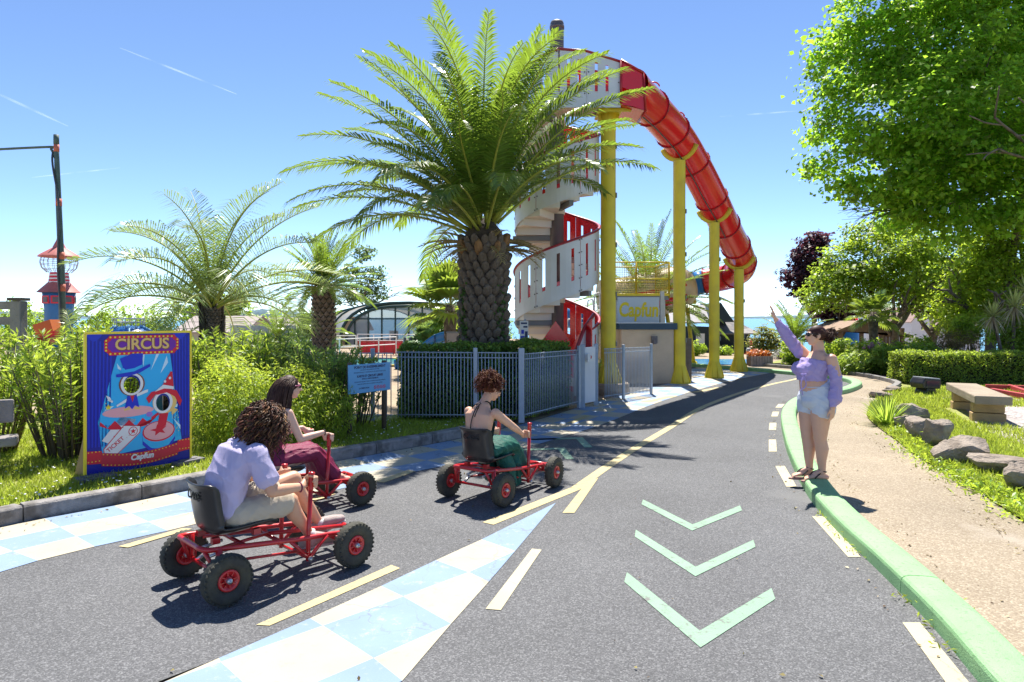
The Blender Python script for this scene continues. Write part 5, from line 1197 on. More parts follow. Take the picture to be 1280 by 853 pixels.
# ---------------------------------------------------------------- circus photo board
def flat(name, c, **k): return mat(name, c, k.pop('rough', .35), k.pop('var', .03), 4, spec=.4, **k)
NAVY = flat('print_royal_blue', (.012, .035, .52)); NAVY2 = flat('print_deep_blue', (.008, .015, .30)); SKYB = flat('print_sky_blue', (.03, .44, .80)); PALEB = flat('print_pale_blue', (.60, .80, .90)); GOLD = flat('print_gold', (.80, .52, .16)); YELP = flat('print_yellow', (.85, .66, .04)); REDP = flat('print_red', (.66, .015, .04)); PURP = flat('print_purple', (.17, .015, .34)); PINK = flat('print_pink', (.80, .38, .40)); WHITEP = flat('print_white', (.78, .76, .74)); SKINP = flat('print_peach', (.62, .36, .25)); BROWNP = flat('print_brown', (.22, .07, .03)); WOODP = mat('plain_wood', (.34, .22, .12), .7, .15, 12)
bx, by = G(107, 600, .14); board = tag(empty('circus_photo_board', (bx, by, .145), R(51.7)), 'tall blue circus photo board with two face holes standing on the grass', 'photo board')
BW, BH = 1.10, 1.50; QX = Matrix(((1, 0, 0), (0, 0, -1), (0, 1, 0)))
def ellp(cx, cy, rx, ry, n=28, a0=0, a1=2*math.pi): return [(cx+rx*math.cos(a0+(a1-a0)*i/n), cy+ry*math.sin(a0+(a1-a0)*i/n)) for i in range(n if a1-a0 > 6.28 else n+1)]
H1_, H2_ = (.454, .922, .088, .100), (.787, .692, .078, .098)
bm = bmesh.new(); edges = []
for loop in ([(0, 0), (BW, 0), (BW, BH), (0, BH)], ellp(*H1_), ellp(*H2_)):
    vs = [bm.verts.new((x, 0, z)) for x, z in loop]
    edges += [bm.edges.new((vs[i], vs[(i+1) % len(vs)])) for i in range(len(vs))]
bmesh.ops.triangle_fill(bm, use_beauty=True, edges=edges); bmesh.ops.recalc_face_normals(bm, faces=bm.faces)
me = bpy.data.meshes.new('panel'); bm.to_mesh(me); bm.free(); me.materials.append(NAVY2); pn = put(me, 'panel', board, (0, 0, .02)); sd = pn.modifiers.new('t', 'SOLIDIFY'); sd.thickness = .018; sd.offset = 0
m = MB()
for c, d in (((BW/2, 0, .012), (BW+.024, .03, .024)), ((BW/2, 0, BH+.028), (BW+.024, .03, .024)), ((-.006, 0, BH/2+.02), (.022, .034, BH-.004)), ((BW+.006, 0, BH/2+.02), (.022, .034, BH-.004))): m.box(c, d)
m.build('frame', YELP, board)
lay = [0]
def pr(poly, mm, name='printed_shape', lv=None, hole=None):
    """a printed shape lying on the panel, one layer above the last"""
    m = MB(); y = -.0100-.0007*(lv if lv is not None else 0)
    if hole:
        n = len(poly); hp = ellp(*hole, n=n); m.add([(x, y, z+.02) for x, z in poly]+[(x, y, z+.02) for x, z in hp], [(i, (i+1) % n, n+(i+1) % n, n+i) for i in range(n)])
    else: m.add([(x, y, z+.02) for x, z in poly], [tuple(range(len(poly)))])
    return m.build(name, mm, pn)
def pr_many(polys, mm, name, lv): 
    m = MB(); y = -.0100-.0007*lv
    for poly in polys: m.add([(x, y, z+.02) for x, z in poly], [tuple(range(len(poly)))])
    return tag(m.build(name, mm, pn), kind='stuff')
# stage backdrop cut round the two holes: built as a ring of strips
bm = bmesh.new(); edges = []
for loop in ([(.317, 1.30), (.86, 1.30), (1.0, .24), (.16, .16), (.115, .54)], ellp(*H1_), ellp(*H2_)):
    vs = [bm.verts.new((x, -.0107, z+.02)) for x, z in loop]; edges += [bm.edges.new((vs[i], vs[(i+1) % len(vs)])) for i in range(len(vs))]
bmesh.ops.triangle_fill(bm, use_beauty=True, edges=edges); bmesh.ops.recalc_face_normals(bm, faces=bm.faces); me = bpy.data.meshes.new('backdrop'); bm.to_mesh(me); bm.free(); me.materials.append(SKYB); put(me, 'backdrop', pn)
pr_many([[(.40, 1.26), (.43, 1.26), (.445, 1.13)], [(.56, 1.26), (.59, 1.26), (.575, 1.10)], [(.72, 1.26), (.755, 1.26), (.655, 1.06)], [(.83, 1.22), (.845, 1.14), (.76, 1.02)], [(.30, 1.16), (.31, 1.10), (.37, 1.06)], [(.90, .50), (.985, .36), (.985, .41)], [(.20, .70), (.16, .60), (.27, .70)], [(.60, .52), (.66, .34), (.69, .35)], [(.95, .62), (.955, .66), (.89, .63)]], PALEB, 'rays', 2)
folds = []
for k in range(7): x = .02+.036*k; folds.append([(x, 1.46-.02*k), (x+.016, 1.46-.02*k), (x+.014-.012*k*.3, .28), (x-.004*k, .28)])
for k in range(6): x = .90+.034*k; folds.append([(x-.0, 1.44), (x+.014, 1.44), (x+.018, .28), (x+.004, .28)])
pr_many(folds, NAVY, 'curtain_folds', 1)
pr_many([[(.0+.15*i+.0, 1.5), (.15+.15*i, 1.5)]+[(.15+.15*i-.15*j/6, 1.46-.06*math.sin(math.pi*j/6)) for j in range(7)] for i in (0, 6)], NAVY, 'swag', 3)
# title plate
def rr(x0, z0, x1, z1, c): return [(x0+c, z0), (x1-c, z0), (x1-c*.7, z0+c*.5), (x1, z0+c), (x1, z1-c), (x1-c*.7, z1-c*.5), (x1-c, z1), (x0+c, z1), (x0+c*.7, z1-c*.5), (x0, z1-c), (x0, z0+c), (x0+c*.7, z0+c*.5)]
pr(rr(.174, 1.245, .968, 1.458, .05), REDP, 'title_border', 4); pr(rr(.21, 1.278, .932, 1.425, .04), PURP, 'title_ground', 5)
dots = [ellp(.235+.0465*k, z, .0105, .0105, 10) for k in range(15) for z in (1.262, 1.441)]+[ellp(x, 1.30+.035*k, .0105, .0105, 10) for k in range(4) for x in (.192, .95)]
pr_many(dots, YELP, 'bulbs', 6)
def btext(s, size, x, z, mm, lv, bold=.004, shear=0, rot=0, sx=1.0, name='lettering'): return text(s, size, mm, pn, (x, -.0100-.0007*lv, z+.02), (R(90), rot, 0), name, ext=.0008, bold=bold, shear=shear, sx=sx)
btext('CIRCUS', .168, .571, 1.352, BROWNP, 7, .009, sx=1.0, name='lettering_shadow'); btext('CIRCUS', .168, .566, 1.357, GOLD, 9, .004, sx=1.0)
# podium with zigzag, striped drum
pr(ellp(.42, .615, .285, .075), SKYB, 'podium_side', 4); pr([(.135, .615), (.13, .53), (.25, .49), (.42, .475), (.59, .49), (.71, .545), (.705, .615)], SKYB, 'podium_wall', 5)
zz = [(.135, .545)]+[(.135+.072*k, (.475 if k % 2 else .555)-.02*math.sin(math.pi*k/8)) for k in range(1, 8)]+[(.705, .55), (.71, .53), (.6, .45), (.42, .43), (.24, .45), (.13, .50)]
pr(zz, REDP, 'zigzag', 6); pr(ellp(.42, .625, .265, .058), PINK, 'podium_top', 7)
pr([(.565, .36), (.565, .24), (.66, .14), (.75, .12), (.85, .15), (.925, .26), (.92, .36)], NAVY, 'drum_side', 4); pr([(.565, .34), (.57, .28), (.66, .19), (.75, .17), (.85, .20), (.92, .29), (.92, .36)], SKYB, 'drum_band', 5)
pr(ellp(.742, .37, .178, .115), REDP, 'drum_rim', 6); pr(ellp(.742, .375, .165, .103), PINK, 'drum_top', 7)
st = []
for k in range(10): a = math.pi/2+k*math.pi/5+.2; r = .085 if k % 2 == 0 else .036; st.append((.74+r*math.cos(a)*1.15, .385+r*math.sin(a)*.8))
pr(st, REDP, 'star', 8)
# tickets
pr([(.15, .34), (.34, .58), (.50, .53), (.30, .26)], WHITEP, 'ticket', 5); pr([(.165, .25), (.37, .485), (.545, .46), (.54, .38), (.27, .145), (.18, .16)], REDP, 'ticket_edge', 6); pr([(.172, .245), (.372, .475), (.537, .452), (.532, .385), (.27, .155), (.185, .168)], WHITEP, 'ticket', 7)
btext('TICKET', .062, .285, .285, REDP, 8, .001, 0, R(-38), 1.0); s2 = []
for k in range(10): a = math.pi/2+k*math.pi/5; r = .032 if k % 2 == 0 else .014; s2.append((.465+r*math.cos(a), .405+r*math.sin(a)))
pr(ellp(.465, .405, .048, .05), REDP, 'ticket_ring', 8); pr(ellp(.465, .405, .040, .042), WHITEP, 'ticket_disc', 9); pr(s2, REDP, 'star', 10)
pr_many([ellp(.27+.03*k, .375-.0*k+.028*k, .005, .005, 6) for k in range(6)]+[ellp(.40+.022*k, .345+.018*k, .004, .004, 6) for k in range(5)], REDP, 'ticket_dots', 9)
# figures: hats, hair and collars round the holes
cx, cz, rx, rz = H1_
pr(ellp(cx, cz, .135, .128), BROWNP, 'painted_hair', 8, H1_); pr(ellp(cx, cz, .118, .122), WHITEP, 'face_ring', 9, H1_)
pr([(cx-.165, cz+.115), (cx-.06, cz+.13), (cx+.08, cz+.165), (cx+.19, cz+.215), (cx+.195, cz+.185), (cx+.09, cz+.125), (cx-.05, cz+.085), (cx-.16, cz+.085)], NAVY, 'hat_brim', 11)
pr([(cx-.075, cz+.125), (cx-.125, cz+.285), (cx+.0, cz+.335), (cx+.115, cz+.335), (cx+.105, cz+.18), (cx+.02, cz+.135)], NAVY, 'top_hat', 10); pr([(cx-.08, cz+.13), (cx-.09, cz+.16), (cx+.02, cz+.175), (cx+.105, cz+.21), (cx+.105, cz+.18), (cx+.02, cz+.14)], SKYB, 'hat_band', 12); pr(ellp(cx-.095, cz+.155, .022, .028, 12), SKYB, 'bauble', 13)
pr([(cx-.05, cz-.125), (cx+.05, cz-.125), (cx+.075, cz-.26), (cx+.03, cz-.235), (cx, cz-.275), (cx-.03, cz-.235), (cx-.075, cz-.26)], NAVY, 'tailcoat', 9); pr([(cx-.02, cz-.125), (cx+.025, cz-.125), (cx+.005, cz-.20)], REDP, 'cravat', 10); pr([(cx+.05, cz-.14), (cx+.165, cz-.10), (cx+.17, cz-.07), (cx+.14, cz-.075), (cx+.05, cz-.11)], WHITEP, 'sleeve', 9); pr([(cx-.05, cz-.15), (cx-.16, cz-.215), (cx-.155, cz-.235), (cx-.05, cz-.185)], WHITEP, 'sleeve', 9)
pr([(cx-.085, cz-.265), (cx-.03, cz-.245), (cx-.02, cz-.275), (cx-.08, cz-.285)], GOLD, 'boot', 10); pr([(cx+.085, cz-.265), (cx+.03, cz-.245), (cx+.02, cz-.275), (cx+.08, cz-.285)], GOLD, 'boot', 10)
cx, cz, rx, rz = H2_
pr(ellp(cx+.02, cz-.0, .135, .130), GOLD, 'painted_hair', 8, H2_); pr(ellp(cx, cz, .108, .124), WHITEP, 'face_ring', 9, H2_)
pr([(cx-.14, cz+.105), (cx-.02, cz+.175), (cx+.085, cz+.345), (cx+.105, cz+.34), (cx+.12, cz+.15), (cx+.05, cz+.11), (cx-.06, cz+.09)], REDP, 'cone_hat', 10)
pr([(cx-.185, cz+.06), (cx-.13, cz+.125), (cx+.0, cz+.155), (cx+.15, cz+.125), (cx+.215, cz+.0), (cx+.19, cz-.06), (cx+.13, cz+.055), (cx+.03, cz+.115), (cx-.08, cz+.10), (cx-.155, cz-.0)], REDP, 'hat_brim', 12); pr([(cx-.095, cz+.125), (cx-.0, cz+.20), (cx+.12, cz+.17), (cx+.12, cz+.14), (cx+.01, cz+.155)], WHITEP, 'hat_band', 13); pr_many([ellp(cx+x, cz+z, .014, .016, 10) for x, z in ((.02, .235), (.075, .27))], WHITEP, 'hat_dots', 14)
pr([(cx-.04, cz-.125), (cx+.06, cz-.125), (cx+.03, cz-.27), (cx-.045, cz-.29), (cx-.06, cz-.25)], REDP, 'red_coat', 9); pr([(cx-.04, cz-.13), (cx-.125, cz-.19), (cx-.13, cz-.155), (cx-.06, cz-.11)], REDP, 'sleeve', 9); pr([(cx+.09, cz-.06), (cx+.17, cz-.10), (cx+.10, cz-.16)], GOLD, 'plait', 11); pr(ellp(cx-.15, cz-.12, .035, .028, 14), flat('print_lilac', (.33, .18, .55)), 'ball', 9)
rn = random.Random(2); pr_many([[(x, z), (x+.014, z+.008), (x+.010, z-.004)] for x, z in [(rn.uniform(.62, .97), rn.uniform(.30, .58)) for _ in range(40)]+[(rn.uniform(.17, .32), rn.uniform(.40, .75)) for _ in range(14)]], YELP, 'confetti', 3)
st = []
for k in range(10): a = math.pi/2+k*math.pi/5; r = .035 if k % 2 == 0 else .016; st.append((.215+r*math.cos(a), .69+r*math.sin(a)))
pr(st, YELP, 'star', 9); pr([(.19, .82), (.23, .80), (.25, .75), (.21, .77)], WHITEP, 'dove', 9); pr([(.20, .77), (.26, .76), (.255, .735)], WHITEP, 'dove', 9)
# ribbon
def rib(x0, x1, z0, z1, th, lv, nm, n=8):
    t = [(x0+(x1-x0)*i/n, z0+(z1-z0)*i/n-.05*math.sin(math.pi*i/n)*(nm == 'ribbon')) for i in range(n+1)]
    return t+[(x, z-th) for x, z in t[::-1]]
pr(rib(.006, .15, .25, .235, .135, 11, 'tail'), REDP, 'ribbon_tail', 11); pr(rib(.95, 1.094, .235, .25, .135, 11, 'tail'), REDP, 'ribbon_tail', 11); pr(rib(.145, .955, .215, .215, .14, 12, 'ribbon'), flat('print_scarlet', (.56, .02, .05)), 'ribbon', 12)
dt = [ellp(.165+.0385*k, .200-.05*math.sin(math.pi*(.02+.0385*k)/.81)-o, .0065, .0065, 8) for k in range(21) for o in (0, .112)]+[ellp(x0+.035*k, z-o, .0065, .0065, 8) for x0 in (.02, .975) for k in range(4) for z, o in ((.234, 0), (.234, .10))]
pr_many(dt, YELP, 'bulbs', 13); btext('Capfun', .085, .56, .115, WHITEP, 14, .004, .15)
m = MB()
m.prism([(0, 0), (.34, 0), (0, .62)], -.02, .02, Matrix(((0, 0, 1), (1, 0, 0), (0, 1, 0))), (.04, .012, 0)); m.build('strut', WOODP, board); m = MB(); m.prism([(0, 0), (.34, 0), (0, .62)], -.02, .02, Matrix(((0, 0, 1), (1, 0, 0), (0, 1, 0))), (BW-.06, .012, 0)); m.build('strut', WOODP, board)
for i, (x, y) in enumerate(((.07, -.05), (1.06, .02))):
    w_ = tag(empty('rubber_weight', board.matrix_basis@Vector((x, y, -.005)), R(51.7+8*i)), ['grey rubber weight slab under the left foot of the circus board', 'grey rubber weight slab under the right foot of the circus board'][i], 'weight', 'rubber weights of the circus board')
    m = MB(); m.box((0, -.02, .02), (.36, .20, .045)); m.box((0, -.02, .047), (.22, .10, .012)); m.build('slab', mat('grey_rubber', (.14, .135, .15), .8, .2, 12, .4), w_, bevel=.012)

# ---------------------------------------------------------------- blue notice board
SIGNB = mat('notice_blue', (.09, .33, .62), .3, .05, 2, spec=.5); INK = flat('notice_ink', (.005, .02, .10)); POSTW = mat('tarred_post', (.10, .075, .055), .85, .2, 14, .5)
p0, p1 = Vector((*G(437, 545, .14), 0)), Vector((*G(480, 537, .14), 0)); sa_ = math.atan2(p1.y-p0.y, p1.x-p0.x); sl_ = (p1-p0).length
nb = tag(empty('notice_board', (p0.x, p0.y, .12), sa_), 'pale blue notice board with small print on two dark wooden posts', 'sign')
for x in (0, sl_): m = MB(); m.lathe([(.038, -.1), (.038, 1.05), (.03, 1.07)], 12, (x, 0, 0)); m.build('post', POSTW, nb)
pw = sl_*1.22; m = MB(); m.box((sl_/2, -.052, .83), (pw, .02, .42)); pl = m.build('panel', SIGNB, nb, bevel=.006)
fc = -.0625
for s, sz, z, bold in (('POINT DE RASSEMBLEMENT', .05, .995, .002), ('ACCES ET REGLEMENT DU PARC', .026, .955, .0), ('INFORMATIONS ET CONSIGNES DE SECURITE POUR TOUS', .024, .92, 0), ('KARTS ET CIRCUIT LIBRES', .044, .865, .002), ('SOUS LA RESPONSABILITE', .028, .825, .001), ('LES ENFANTS RESTENT SOUS LA SURVEILLANCE DES PARENTS', .022, .785, 0), ('MERCI DE RESPECTER LE MATERIEL ET LES AUTRES', .022, .75, 0), ('LA DIRECTION', .03, .69, .001)):
    t_ = text(s, sz, INK, pl, (sl_/2-(.12 if sz == .03 else 0), fc, z), (R(90), 0, 0), 'lettering', ext=.0006, bold=bold)
for k in range(4): m = MB(); m.lathe([(.026, 0), (.026, .002), (.018, .002), (.018, 0)], 16, (sl_/2+.10+.062*k, fc+.002, .685), Matrix.Rotation(R(90), 3, 'X'), caps=False, closed=True); m.box((sl_/2+.10+.062*k, fc-.001, .685), (.042, .002, .006), Matrix.Rotation(R(40), 3, 'Y')); m.build('prohibition_mark', REDP, pl)

# ---------------------------------------------------------------- weathered bench at the left edge
GWOOD = mat('weathered_wood', (.30, .27, .26), .9, .22, 10, .6, 40, col2=(.19, .17, .16), mixscale=5, mixsharp=.2)
bn = tag(empty('wooden_bench', (-5.75, 7.35, .13), R(32)), 'weathered grey wooden bench cut off by the left edge of the picture', 'bench')
for c, d, nm in (((-.5, 0, .36), (1.7, .30, .10), 'seat'), ((-.5, .22, .66), (1.6, .07, .26), 'backrest')): m = MB(); m.box(c, d); m.build(nm, GWOOD, bn, bevel=.02)
for x in (-1.1, .1): m = MB(); m.box((x, .02, .16), (.16, .24, .32)); m.box((x, .20, .42), (.10, .06, .5)); m.build('leg', GWOOD, bn, bevel=.01)
# dark lamp post with cable
LP = mat('dark_green_pole', (.075, .12, .11), .6, .25, 8); CORAL = mat('coral_band', (.50, .14, .09), .6, .05)
lp_ = tag(empty('lamp_post', (-10.5, 16.0, 0)), 'tall dark pole with coral bands and an arm reaching left', 'post')
m = MB(); m.tube([(0, 0, 0), (-.06, 0, 3.0), (-.17, 0, 5.6), (-.18, 0, 5.9)], [.085, .07, .055, .052], 14); m.lathe([(.06, 0), (.06, .22)], 12, (-.18, 0, 5.9)); m.build('pole', LP, lp_)
m = MB(); m.tube(spline([(-.04, -.1, .2), (.0, -.11, 1.8), (-.08, -.10, 3.0), (-.06, -.09, 4.4), (-.22, -.07, 5.4), (-.26, 0, 5.75)], 6), .022, 6); m.build('cable', BOLT, lp_)
for z in (2.45, 3.2, 4.45, 5.72): m = MB(); m.lathe([(.088-.005*z, 0), (.088-.005*z, .17)], 14, (-.06*min(1, z/3)-.11*max(0, (z-3)/2.6), 0, z)); m.build('band', CORAL, lp_)
m = MB(); m.tube(spline([(-.16, 0, 5.45), (-.30, 0, 5.78), (-.5, 0, 5.83), (-3.4, -.2, 5.62)], 6), .03, 8); m.build('arm', LP, lp_)
# lighthouse-like fun tower far left
ft = tag(empty('fun_tower', tuple(P(74, 397, 30)-Vector((0, 0, CAM_H)))), 'red and blue toy tower with pointed red roof and wire globe', 'tower')
def tz(py): return CAM_H-(py-397)*30/FPX
RSH = mat('red_shingle', (.46, .14, .12), .6, .15, 6); WIRE = mat('pale_wire', (.5, .5, .52), .5, 0)
m = MB(); m.lathe([(.26, tz(310)), (.10, tz(300)), (.02, tz(283))], 10, caps=False); m.lathe([(.80, tz(321)), (.74, tz(319)), (.26, tz(310))], 10, caps=False); m.lathe([(.8, tz(322)), (.8, tz(321))], 10); m.build('roof', RSH, ft)
m = MB()
for k in range(20): a = 2*math.pi*k/20; m.tube([(r*math.cos(a), r*math.sin(a), tz(y)) for r, y in ((.66, 322), (.72, 328), (.66, 335), (.46, 341))], .012, 5)
for r, y in ((.70, 326), (.71, 331), (.62, 337)): m.tube([(r*math.cos(2*math.pi*k/20), r*math.sin(2*math.pi*k/20), tz(y)) for k in range(20)], .012, 5, closed=True)
m.build('wire_globe', WIRE, ft)
for k in range(6): m = MB(); y0 = 341+2.2*k; m.lathe([(.36+.01*k, tz(y0+2.2)), (.36+.01*k, tz(y0))], 12); m.build('drum_ring', [REDP, WHITEP][k % 2], ft)
m = MB(); m.lathe([(.86, tz(366)), (.38, tz(352))], 8, caps=False); m.build('skirt_roof', RSH, ft)
m = MB(); m.lathe([(.5, 0.0), (.56, tz(386)), (.64, tz(366))], 8); cb_ = m.build('cabin', mat('tower_blue', (.03, .16, .38), .5, .1, 4), ft)
for k in range(8):
    a = math.pi/8+k*math.pi/4; c = Vector((.57*math.cos(a), .57*math.sin(a), tz(375))); q = Matrix.Rotation(a, 3, 'Z'); m = MB(); m.box(c, (.06, .40, .34), q); wf = m.build('window', REDP, cb_)
    m = MB(); m.box(c+q@Vector((.02, 0, 0)), (.06, .26, .22), q); tag(m.build('pane', STEELD, cb_))
# timber play frame, red and orange chute
tf = tag(empty('climbing_structure', (-8.6, 11.9, .1)), 'grey timber play frame with a capped post at the left edge', 'play frame')
for x in (0, -1.5): m = MB(); m.box((x, 0, 1.0), (.19, .19, 2.05)); m.build('post', GWOOD, tf, bevel=.02)
for z in (1.95, 1.68): m = MB(); m.box((-.8, 0, z), (1.5, .08, .14)); m.build('beam', GWOOD, tf)
m = MB(); m.tube([(-1.2, .02, 1.75), (-.1, .02, 1.2)], .06, 8); m.build('brace', GWOOD, tf)
m = MB(); m.box((0, 0, 2.055), (.24, .24, .05)); m.build('cap', POSTW, tf)
ch = tag(empty('play_chute', (-9.5, 12.8, .0)), 'red and orange play chute behind the oleander leaves at left', 'slide')
m = MB(); m.prism([(0, 0), (.62, .40), (.62, .62), (0, .24)], -.4, -.36, QX, (0, .3, 1.05)); m.prism([(0, 0), (.62, .40), (.62, .44), (0, .04)], -.4, .3, QX, (0, .3, 1.05)); m.build('chute', REDP, ch); m = MB(); m.box((.12, 1.0, 1.62), (.36, .3, .26), Matrix.Rotation(-.3, 3, 'Y')); m.build('hood', mat('orange_plastic', (.55, .14, .02), .4, .05), ch)
for x in (.1, .55): m = MB(); m.box((x, .2, .55), (.10, .1, 1.2)); m.build('support', GWOOD, ch)
dm = tag(empty('blue_dome', tuple(Vector((*P(161, 397, 11.6).xy, 0)))), 'blue round dome with a small white rail on top behind the circus board', 'dome')
m = MB(); m.lathe([(.52, 0), (.52, 1.25), (.47, 1.45), (.36, 1.60), (.2, 1.68), (0.02, 1.70)], 24); m.build('shell', BLUEG, dm); 
for k in range(6): a = k*math.pi/3; m = MB(); m.tube([(.525*math.cos(a), .525*math.sin(a), 1.2), (.48*math.cos(a), .48*math.sin(a), 1.46), (.37*math.cos(a), .37*math.sin(a), 1.62), (.2*math.cos(a), .2*math.sin(a), 1.70)], .02, 6); m.build('rib', mat('light_blue_rib', (.2, .42, .65), .5, .05), dm)
m = MB()
for z in (1.76, 1.82): m.tube([(.24*math.cos(2*math.pi*k/12), .24*math.sin(2*math.pi*k/12), z) for k in range(12)], .010, 5, closed=True)
for k in range(10): a = 2*math.pi*k/10; m.tube([(.24*math.cos(a), .24*math.sin(a), 1.66), (.24*math.cos(a), .24*math.sin(a), 1.83)], .008, 5)
m.build('rail', WIRE, dm)

# ---------------------------------------------------------------- shrubs and hedges on the left
OLE = leafmat('oleander_leaf', (.14, .23, .04), (.46, .58, .06), isl=.35, trans=.5, spec=.5); OLED = leafmat('oleander_leaf_grey', (.13, .21, .06), (.38, .50, .09), isl=.35, trans=.48, spec=.5)
SPI = leafmat('lime_shrub_leaf', (.19, .27, .035), (.52, .63, .06), isl=.3, trans=.52); HEDG = leafmat('hedge_leaf', (.09, .16, .035), (.30, .44, .06), isl=.4, trans=.45); STEM = mat('shrub_stem', (.13, .10, .07), .9, .2)
def oleander(label, loc, rx, ry, h, nst, seed, m=OLE, leaf=.13, group='oleander bushes on the verge', low=.10, per=64):
    q = np.random.default_rng(seed); t_ = tag(empty('oleander', loc), label, 'shrub', group); sb = MB(); Pp = []; Nn = []; Al = []
    for i in range(nst):
        a = q.uniform(0, 6.28); r = math.sqrt(q.random()); tip = np.array([rx*r*math.cos(a), ry*r*math.sin(a), h*(.72+.30*q.random())*(1-.22*r*r)]); base = np.array([tip[0]*.45, tip[1]*.45, -.05]); mid_ = (base+tip)/2+np.array([tip[0]*.05, tip[1]*.05, .1])
        sb.tube([base, mid_, tip], [.014, .010, .004], 5)
        n = per; t = low+(1-low)*q.random(n)**.62
        c = base+(tip-base)*t[:, None]+np.array([0, 0, .1])*np.sin(math.pi*t)[:, None]; d = unit(q.normal(size=(n, 3))*np.array([1, 1, .35])+np.array([0, 0, .75])); Pp.append(c+d*leaf*.5*.9+q.normal(size=(n, 3))*.012); Al.append(d); Nn.append(np.cross(d, unit(q.normal(size=(n, 3)))))
    sb.build('stems', STEM, t_); t_.children[0]['kind'] = 'stuff'
    p = np.concatenate(Pp); n_ = np.concatenate(Nn); n_ *= np.sign(n_[:, 2:3]+1e-6); L = leaf*(.65+.6*q.random(len(p))); V, F = leaves(p, n_, L, L*.20, np.concatenate(Al)*3, .05); put(npmesh('foliage', V, F, m), 'foliage', t_); return t_
oleander('tall oleander bush left of the circus board, nearest the board', (-5.35, 8.35, .13), .8, .65, 1.62, 62, 1)
oleander('oleander bush at the left edge of the picture behind the grey bench', (-6.75, 8.75, .13), .9, .7, 1.60, 62, 2)
oleander('oleander bush peeking out right of the circus board top', (-4.30, 10.4, .13), .75, .6, 1.62, 60, 3)
oleander('oleander bush behind the circus board', (-5.9, 9.9, .13), .8, .6, 1.62, 46, 4)
oleander('dark oleander bush between the lime shrub and the notice board', (-2.95, 10.35, .13), .75, .55, 1.42, 64, 5, OLED)
oleander('low oleander bush beside the left post of the notice board', (-2.55, 10.9, .12), .55, .45, 1.2, 36, 6, OLED)
oleander('oleander bush with a tall shoot behind the woman in maroon', (-3.6, 11.0, .12), .7, .5, 1.62, 50, 7, OLED)
def shrub(name, label, loc, lobes, nclu, nleaf, sig, leaf, m, group=None, wid=.6, inner=.35, cat='shrub', along=None, parts='foliage'):
    t_ = tag(empty(name, loc), label, cat, group); s = MB()
    for l in lobes:
        c = Vector(l[0])
        for k in range(3): s.tube([(c.x*.3, c.y*.3, -.05), (c.x*.8+random.uniform(-.3, .3)*l[1][0], c.y*.8+random.uniform(-.3, .3)*l[1][1], c.z*.9)], [.02, .008], 5)
    tag(s.build('stems', STEM, t_), kind='stuff'); crown(parts, lobes, nclu, nleaf, sig, leaf, m, t_, inner, .8, wid, along); return t_
shrub('lime_shrub', 'broad feathery lime green shrub right of the circus board', (-3.35, 9.05, .13), [((-.35, .0, .55), (.62, .5, .58)), ((.35, .25, .55), (.6, .45, .52)), ((0, -.1, .35), (.8, .5, .4)), ((.75, .5, .45), (.4, .35, .42)), ((-.55, .45, .7), (.5, .4, .5))], 1500, 12, .05, .062, SPI, wid=.28, along=(0, 0, 1.0))
def hedge(label, pts, w_, z0, h, dens, leaf, m, group, seed=1, core=(.02, .03, .012)):
    """clipped hedge along a line: a dark twiggy core and a skin of small leaves"""
    q = np.random.default_rng(seed); t_ = tag(empty('clipped_hedge', (pts[0][0], pts[0][1], z0)), label, 'hedge', group); o = np.array([*pts[0], 0.]); cm = MB(); Pp = []; Nn = []
    for a, b_ in zip(pts, pts[1:]):
        A = np.array([*a, 0.])-o; B = np.array([*b_, 0.])-o; d = B-A; L = np.linalg.norm(d); u = d/L; n_ = np.array([-u[1], u[0], 0]); cm.box((A+B)/2+np.array([0, 0, h*.47]), (L*.98, w_*.80, h*.88), math.atan2(u[1], u[0]))
        for (org, e1, e2, nn, ar) in ((A-n_*w_/2, d, np.array([0, 0, h]), -n_, L*h), (A+n_*w_/2, d, np.array([0, 0, h]), n_, L*h*.4), (A-n_*w_/2+np.array([0, 0, h]), d, n_*w_, np.array([0, 0, 1.]), L*w_), (A-n_*w_/2, n_*w_, np.array([0, 0, h]), -u, w_*h), (B-n_*w_/2, n_*w_, np.array([0, 0, h]), u, w_*h)):
            k = int(dens*ar); s = q.random((k, 2)); p = org+e1*s[:, :1]+e2*s[:, 1:]; bump_ = .03*np.sin(p[:, :1]*5+p[:, 2:]*7)+.02*np.sin(p[:, 1:2]*9); Pp.append(p+nn*(q.normal(size=(k, 1))*.028-.01+bump_)); Nn.append(nn*.6+q.normal(size=(k, 3))*.6+np.array([0, 0, .35]))
    cm.build('core', mat('hedge_core', core, .95, .3, 20), t_); p = np.concatenate(Pp); L = leaf*(.6+.8*q.random(len(p))); V, F = leaves(p, np.concatenate(Nn), L, L*.62); put(npmesh('foliage', V, F, m), 'foliage', t_); return t_
hedge('dark green clipped hedge behind the long metal railing, under the palm trunk', [(-1.95, 12.2), (-0.25, 12.35), (0.75, 14.1)], .95, .05, 1.28, 1500, .065, HEDG, None, 1)
oleander('small leafy shrub at the foot of the tall yellow column', (1.75, 15.6, 0), .3, .3, 1.1, 14, 9, OLE, .10, None)
